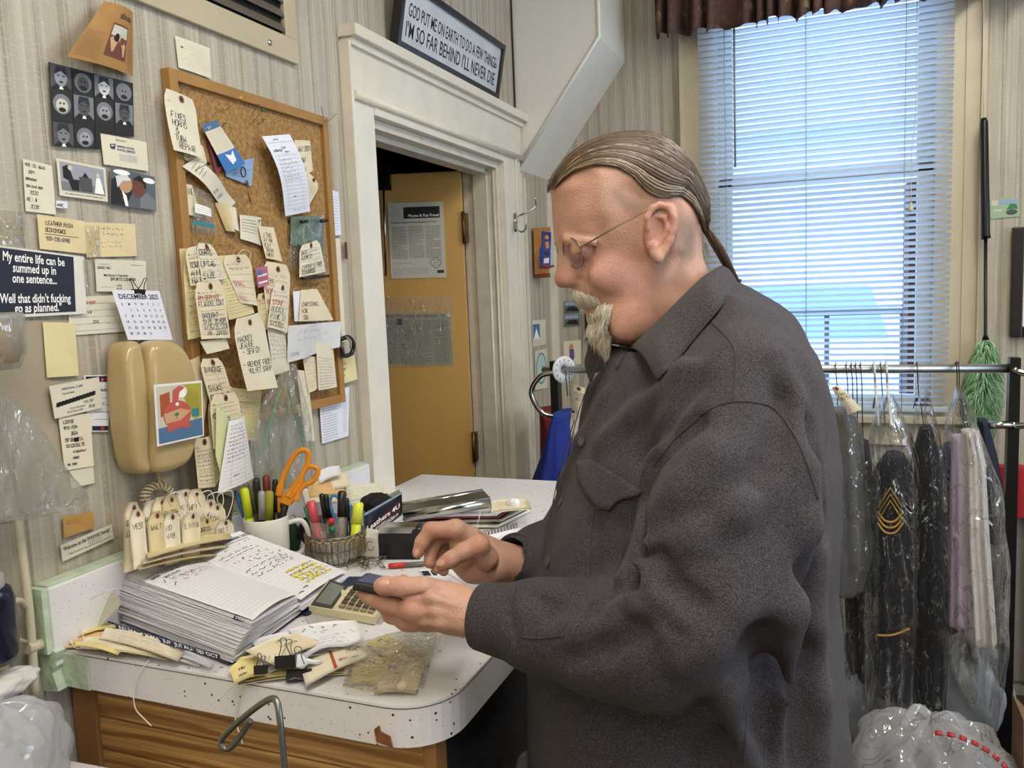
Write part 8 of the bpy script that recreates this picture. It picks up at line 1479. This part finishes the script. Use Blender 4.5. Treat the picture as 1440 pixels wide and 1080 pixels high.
bpen(437, 704, -.02, -.02, .008, mat('pen_coral', '#cf5560', .4), 'coral red marker in the clear tub'); bpen(452, 694, -.01, .0, .005, BLK, 'thin black pen in the clear tub'); bpen(458, 695, -.004, .004, .005, BLK, 'second thin black pen in the clear tub, to the right'); bpen(481, 690, .018, -.012, .0075, SIL, 'thick black-capped marker right of the clear tub', BLK); bpen(504, 706, .038, .0, .0095, YEL, 'fat yellow highlighter leaning right at the basket', mat('highlighter_cap', '#d6dd4a', .35)); bpen(487, 700, .024, .01, .005, BLK, 'slim black pen beside the thick capped marker'); bpen(429, 712, -.028, -.01, .004, mat('pen_green', '#3c7a4a', .4), 'slim green pen at the left of the clear tub')
sc2 = thing('blue_scissors', 'blue handled scissors standing in the pin basket', 'scissors', bk+[.0, .0, .02]); dB = float(np.dot(bk-CAM, CF))
for pts in ([(476, 740), (468, 722), (464, 706), (468, 697), (476, 700), (480, 714)], [(482, 738), (486, 722), (490, 708), (494, 716), (490, 734)]):
    b = bmn(); tube(b, curve3([pd(x, y, dB) for x, y in pts], 24), .003, 8); obj('handle', b, BLU, sc2)
b = bmn(); prism(b, [pd(474, 738, dB), pd(484, 738, dB), pd(481, 775, dB), pd(478, 775, dB)], (0, .002, 0)); obj('blade', b, STEEL, sc2)
for x, y, m_, lab in ((466, 733, mat('ball_red', '#b3262b', .35), 'red ball head pin in front of the tub'), (467, 744, mat('ball_green', '#1f6b45', .35), 'green ball head pin under the red one')):
    t = thing('ball_pin', lab, 'pin', pd(x, y, dB-.05)); b = bmn(); lathe(b, [(0, -.007), (.005, -.005), (.007, 0), (.005, .005), (0, .007)], pd(x, y, dB-.05), 16, (0, 0, 1)); obj('ball', b, m_, t); b = bmn(); tube(b, [pd(x, y, dB-.05), pd(x+2, y+18, dB-.03)], .0008, 5); obj('shaft', b, STEEL, t)
# loose papers and tags stacked behind the basket
for i, (q_, lab, m_) in enumerate((([(445, 664), (478, 655), (480, 668), (450, 680)], 'white envelope edge behind the scissors', PAPER), ([(450, 672), (490, 665), (492, 684), (455, 694)], 'manila tag stack behind the scissors, upper', TAGP[0]), ([(432, 678), (486, 676), (490, 696), (436, 700)], 'manila tag stack behind the scissors, middle', PO[0]), ([(424, 688), (470, 688), (474, 706), (430, 710)], 'manila tag stack behind the scissors, lower', TAGP[1]), ([(486, 684), (532, 680), (534, 700), (490, 706)], 'cream papers between basket and magazine box', PA['cream']), ([(508, 690), (540, 686), (536, 712), (510, 716)], 'buff papers stuffed beside the magazine box', TAGP[0]))):
    s = Sheet(*[onx(x, y, -1.04+.012*i) for x, y in q_[:2]], *[onx(x, y, -1.0+.012*i) for x, y in q_[2:]], n=5, bend=.005); s.base(m_, thick=.004 if i in (1, 2, 3) else .001); s.scr(.05, .2, .9, .8, 3, 'g') if i > 1 else None; s.done('paper_stack', None, lab, 'paper', 'papers heaped behind the basket')
# magazine box, white box, self-inking stamp
mb = thing('leather_magazine', 'navy magazine lettered Leathers 4U leaning behind the black stamp', 'magazine', onz(540, 775, 1.0))
s = Sheet(pd(512, 722, 1.665), pd(565, 692, 1.70), pd(566, 722, 1.70), pd(514, 768, 1.665), n=4); s.base(mat('magazine_navy', '#1d2333', .35), thick=.004); s.poly([(.0, .45), (.95, .3), (.95, .78), (.0, .95)], mat('magazine_maroon', '#3f1c20', .4), 1.2); s.rect(0, 0, 1, .08, 'S', 1.5); s.text('Leathers 4U', .05, .62, .010, 'w', .02, fit=.88); s.greek(.1, .68, .9, .95, 5, 'w', .0012); s.done('cover', mb)
s = Sheet(pd(508, 716, 1.70), pd(562, 688, 1.735), pd(566, 724, 1.735), pd(512, 764, 1.70), n=3); s.base(PA['old'], thick=.006); s.done('pages', mb)
wb_ = thing('small_white_box', 'small white box with a dark loop print left of the stamp', 'box', onz(518, 788, 1.0)); q_ = [onz(508, 786, 1.0), onz(532, 789, 1.0), onz(532, 784, 1.0)+[-.005, .03, 0], onz(510, 780, 1.0)+[-.005, .03, 0]]; b = bmn(); prism(b, q_, (0, 0, .045)); obj('box_body', b, mat('box_white_card', '#d6d4cc', .6), wb_, bevel=.001); s = Sheet(q_[0]+[0, -.0008, .045], q_[1]+[0, -.0008, .045], q_[1]+[0, -.0008, 0], q_[0]+[0, -.0008, 0], n=2); s.strokes([[((.6+.2*math.cos(a))*s.W, (.35+.2*math.sin(a))*s.H) for a in np.linspace(0, 5.5, 16)]], 'k', .0012); s.done('print', wb_)
st = thing('self_inking_stamp', 'black self-inking stamp with a chrome top bar', 'stamp', onz(560, 786, 1.0)); a0, a1 = onz(533, 787, 1.0), onz(590, 787, 1.0); dv = a1-a0; pv = np.array((-dv[1], dv[0], 0)); pv = pv/np.linalg.norm(pv)*.04
b = bmn(); prism(b, [a0, a1, a1+pv, a0+pv], (0, 0, .012)); prism(b, [a0+dv*.02, a1-dv*.02, a1-dv*.02+pv*.95, a0+dv*.02+pv*.95], (0, 0, .052)); obj('stamp_body', b, mat('stamp_black', '#121214', .35), st, bevel=.002); b = bmn(); prism(b, [a0+dv*.03+[0, 0, .052], a1-dv*.06+[0, 0, .052], a1-dv*.06+pv*.9+[0, 0, .052], a0+dv*.03+pv*.9+[0, 0, .052]], (0, 0, .012)); obj('chrome_top', b, CHROME, st, bevel=.003); b = bmn(); tube(b, [a1+[0, 0, .052]-dv*.05, a1+[0, 0, .054]+pv*.9-dv*.05], .009, 14); obj('end_cap', b, BLK, st)
rp_ = pen('red_pen', 'red and clear ballpoint pen lying in front of the stamp', 'pen', onz(604, 792, 1.006), onz(546, 796, 1.006), .0045, mat('pen_clear_grey', '#6f6a66', .25), True, REDP)
s = csheet([(588, 801), (625, 803), (650, 826), (610, 824)], 1.002, n=3); s.base(PAPER, thick=.0006); s.poly([(.05, .1), (.35, .05), (.3, .35), (.0, .4)], 'N'); s.poly([(.42, .05), (.6, .03), (.55, .33), (.38, .35)], 'N'); s.vlines([.3+.08*i for i in range(8)], .45, .95, 'g', .0006); s.done('striped_card', None, 'white card with two dark blocks lying between the hands', 'card')
s = csheet([(620, 800), (720, 780), (800, 820), (700, 850)], 1.0015, n=3); s.base(PAPER, thick=.0006); s.scr(.1, .1, .6, .5, 3, 'l'); s.done('loose_sheet', None, 'large loose white sheet on the counter under both hands', 'paper')
# stack of folders and papers with a steel channel on top
stk = [([(575, 742), (700, 738), (745, 716), (615, 712)], 1.003, .006, PA['old'], 'bottom papers of the far stack'), ([(568, 736), (705, 730), (742, 712), (612, 710)], 1.012, .006, mat('folder_grey', '#a8a296', .6), 'grey folder in the far stack'), ([(566, 730), (700, 727), (728, 708), (608, 706)], 1.022, .003, mat('folder_red', '#8d2f2b', .5), 'red folder in the far stack'), ([(570, 726), (698, 722), (722, 706), (606, 704)], 1.027, .006, PAPER, 'white papers with blue writing in the far stack')]
for i, (q_, z_, th_, m_, lab) in enumerate(stk): s = csheet(q_, z_+th_, n=5, bend=.002); s.base(m_, thick=th_); (s.scr(.2, .3, .95, .98, 5, 'n', .0009) if i == 3 else None); s.done('stacked_papers', None, lab, 'paper', 'papers of the far stack')
s = csheet([(690, 722), (748, 716), (742, 702), (694, 704)], 1.044, n=5, bend=.003); s.base(TAGP[0], thick=.002); s.scr(.05, .1, .95, .9, 4, 'k'); s.done('paper_tag', None, 'manila tag on the far stack right of the steel channel', 'tag'); lump('white_tissue', tuple(onz(722, 708, 1.05)), .012, PAPER, 'small crumpled white tissue on the far stack', 'tissue', 44, (1.2, 1, 1.2))
chn = thing('steel_channel', 'long polished steel channel lying on the far paper stack', 'channel', onz(625, 715, 1.04)); cA_, cB_ = onz(567, 727, 1.042), onz(690, 706, 1.06); b = bmn(); tube(b, [cA_, cB_], .012, 16); obj('front_rail', b, CHROME, chn); b = bmn(); tube(b, [cA_+[-.03, .028, .012], cB_+[-.03, .028, .012]], .009, 14); obj('rear_rail', b, CHROME, chn); b = bmn(); prism(b, [cA_+[0, 0, .006], cB_+[0, 0, .006], cB_+[-.03, .028, .016], cA_+[-.03, .028, .016]], (0, 0, .003)); obj('top_plate', b, STEEL, chn)
sp_ = thing('spiral_notebook', 'spiral bound pad beyond the tapping hand', 'notebook', onz(700, 760, 1.0)); s = csheet([(672, 756), (730, 742), (760, 762), (700, 782)], 1.012, n=4); s.base(PAPER, thick=.010); s.scr(.1, .2, .9, .8, 3, 'l'); s.done('pad', sp_)
for k in range(12):
    b = bmn(); c0 = onz(676+k*4.5, 753-k*1.1, 1.008); tube(b, [c0+[0, .006*math.cos(a), .008*math.sin(a)] for a in np.linspace(0, 6.28, 13)[:-1]], .0009, 5, True); obj('spiral_ring', b, STEEL, sp_)
string('tag_twine', [onz(676, 718, 1.048), onz(674, 728, 1.04), onz(671, 740, 1.02), onz(668, 750, 1.012)], .0009, TW, 'thin cream twine hanging off the far paper stack')
s = csheet([(428, 868), (470, 850), (500, 866), (440, 884)], 1.0015, n=2); s.base(mat('printed_grey', '#b9b6ae', .7)); s.greek(.1, .1, .9, .9, 5, 'g', .001); s.done('printed_sheet', None, 'greyish printed sheet between the planner and the calculator', 'paper')
# ================================================================ NEAR FOREGROUND AND LOWER LEFT
GW = mat('wire_dark_steel', '#6f716c', .35, .85); wh = thing('bent_wire_hook', 'bent dark steel wire hook rising in front of the oak planks', 'hook', pd(402, 1150, .66)); b = bmn(); tube(b, curve3([pd(352, 1012, .70), pd(338, 1035, .70), pd(323, 1052, .70), pd(312, 1050, .70), pd(313, 1038, .70), pd(332, 1018, .69), pd(360, 995, .68), pd(380, 983, .67), pd(389, 987, .665), pd(394, 1015, .66), pd(400, 1085, .66), pd(404, 1150, .66)], 60), .0028, 10); obj('wire', b, GW, wh)
t = thing('side_table', 'low pinkish white table edge at the bottom left foreground', 'table', (-1.0, .62, 0)); b = bmn(); q_ = [onz(-40, 1075, .86), onz(60, 1063, .86), onz(180, 1085, .86), onz(190, 1180, .86), onz(-40, 1180, .86)]; prism(b, q_, (0, 0, -.02)); obj('tabletop', b, mat('table_pinkish_white', '#d9cfcd', .5), t, bevel=.002); c_ = sum(q_)/5; b = bmn(); box(b, (c_[0]-.05, c_[1]-.05, 0), (c_[0]+.05, c_[1]+.05, .84)); obj('pedestal', b, mat('table_pinkish_white', '#d9cfcd'), t)
WB2 = film('grey_white_bag', '#ffffff', .85, .25, 12, '#d9dbdf'); bagblob('white_grocery_bag', (-1.03, .69, .90), .105, WB2, 'crumpled white plastic bag at the lower left beside the counter', 'bag', 51, sq=(.55, .9, 1.05), knot=False)
b = bmn(); P_ = [onx(-20, 985, -1.04), onx(30, 968, -1.04), onx(31, 978, -1.04), onx(-20, 1002, -1.04)]; bx = thing('blue_carton', 'blue and white carton edge sticking out of the lower left bag', 'carton', P_[0]); prism(b, P_, (-.03, 0, 0)); obj('blue_edge', b, mat('carton_blue', '#27489a', .5), bx); b = bmn(); prism(b, [onx(-20, 1002, -1.042), onx(31, 978, -1.042), onx(30, 1000, -1.042), onx(-20, 1030, -1.042)], (-.026, 0, 0)); obj('white_side', b, mat('carton_white', '#cfd2d8', .5), bx)
bagblob('folded_white_cloth', (-1.05, .71, 1.0), .045, mat('cloth_greyed_white', '#c9c9c4', .8), 'folded greyish white cloth above the blue carton', 'cloth', 52, knot=False, sq=(.6, 1.3, .5)); bagblob('clear_bag_under_counter', (-.40, 1.02, .78), .06, CLR2, 'bit of clear plastic bag by the dark counter side', 'bag', 53, knot=False, sq=(.5, 1, 1.5))
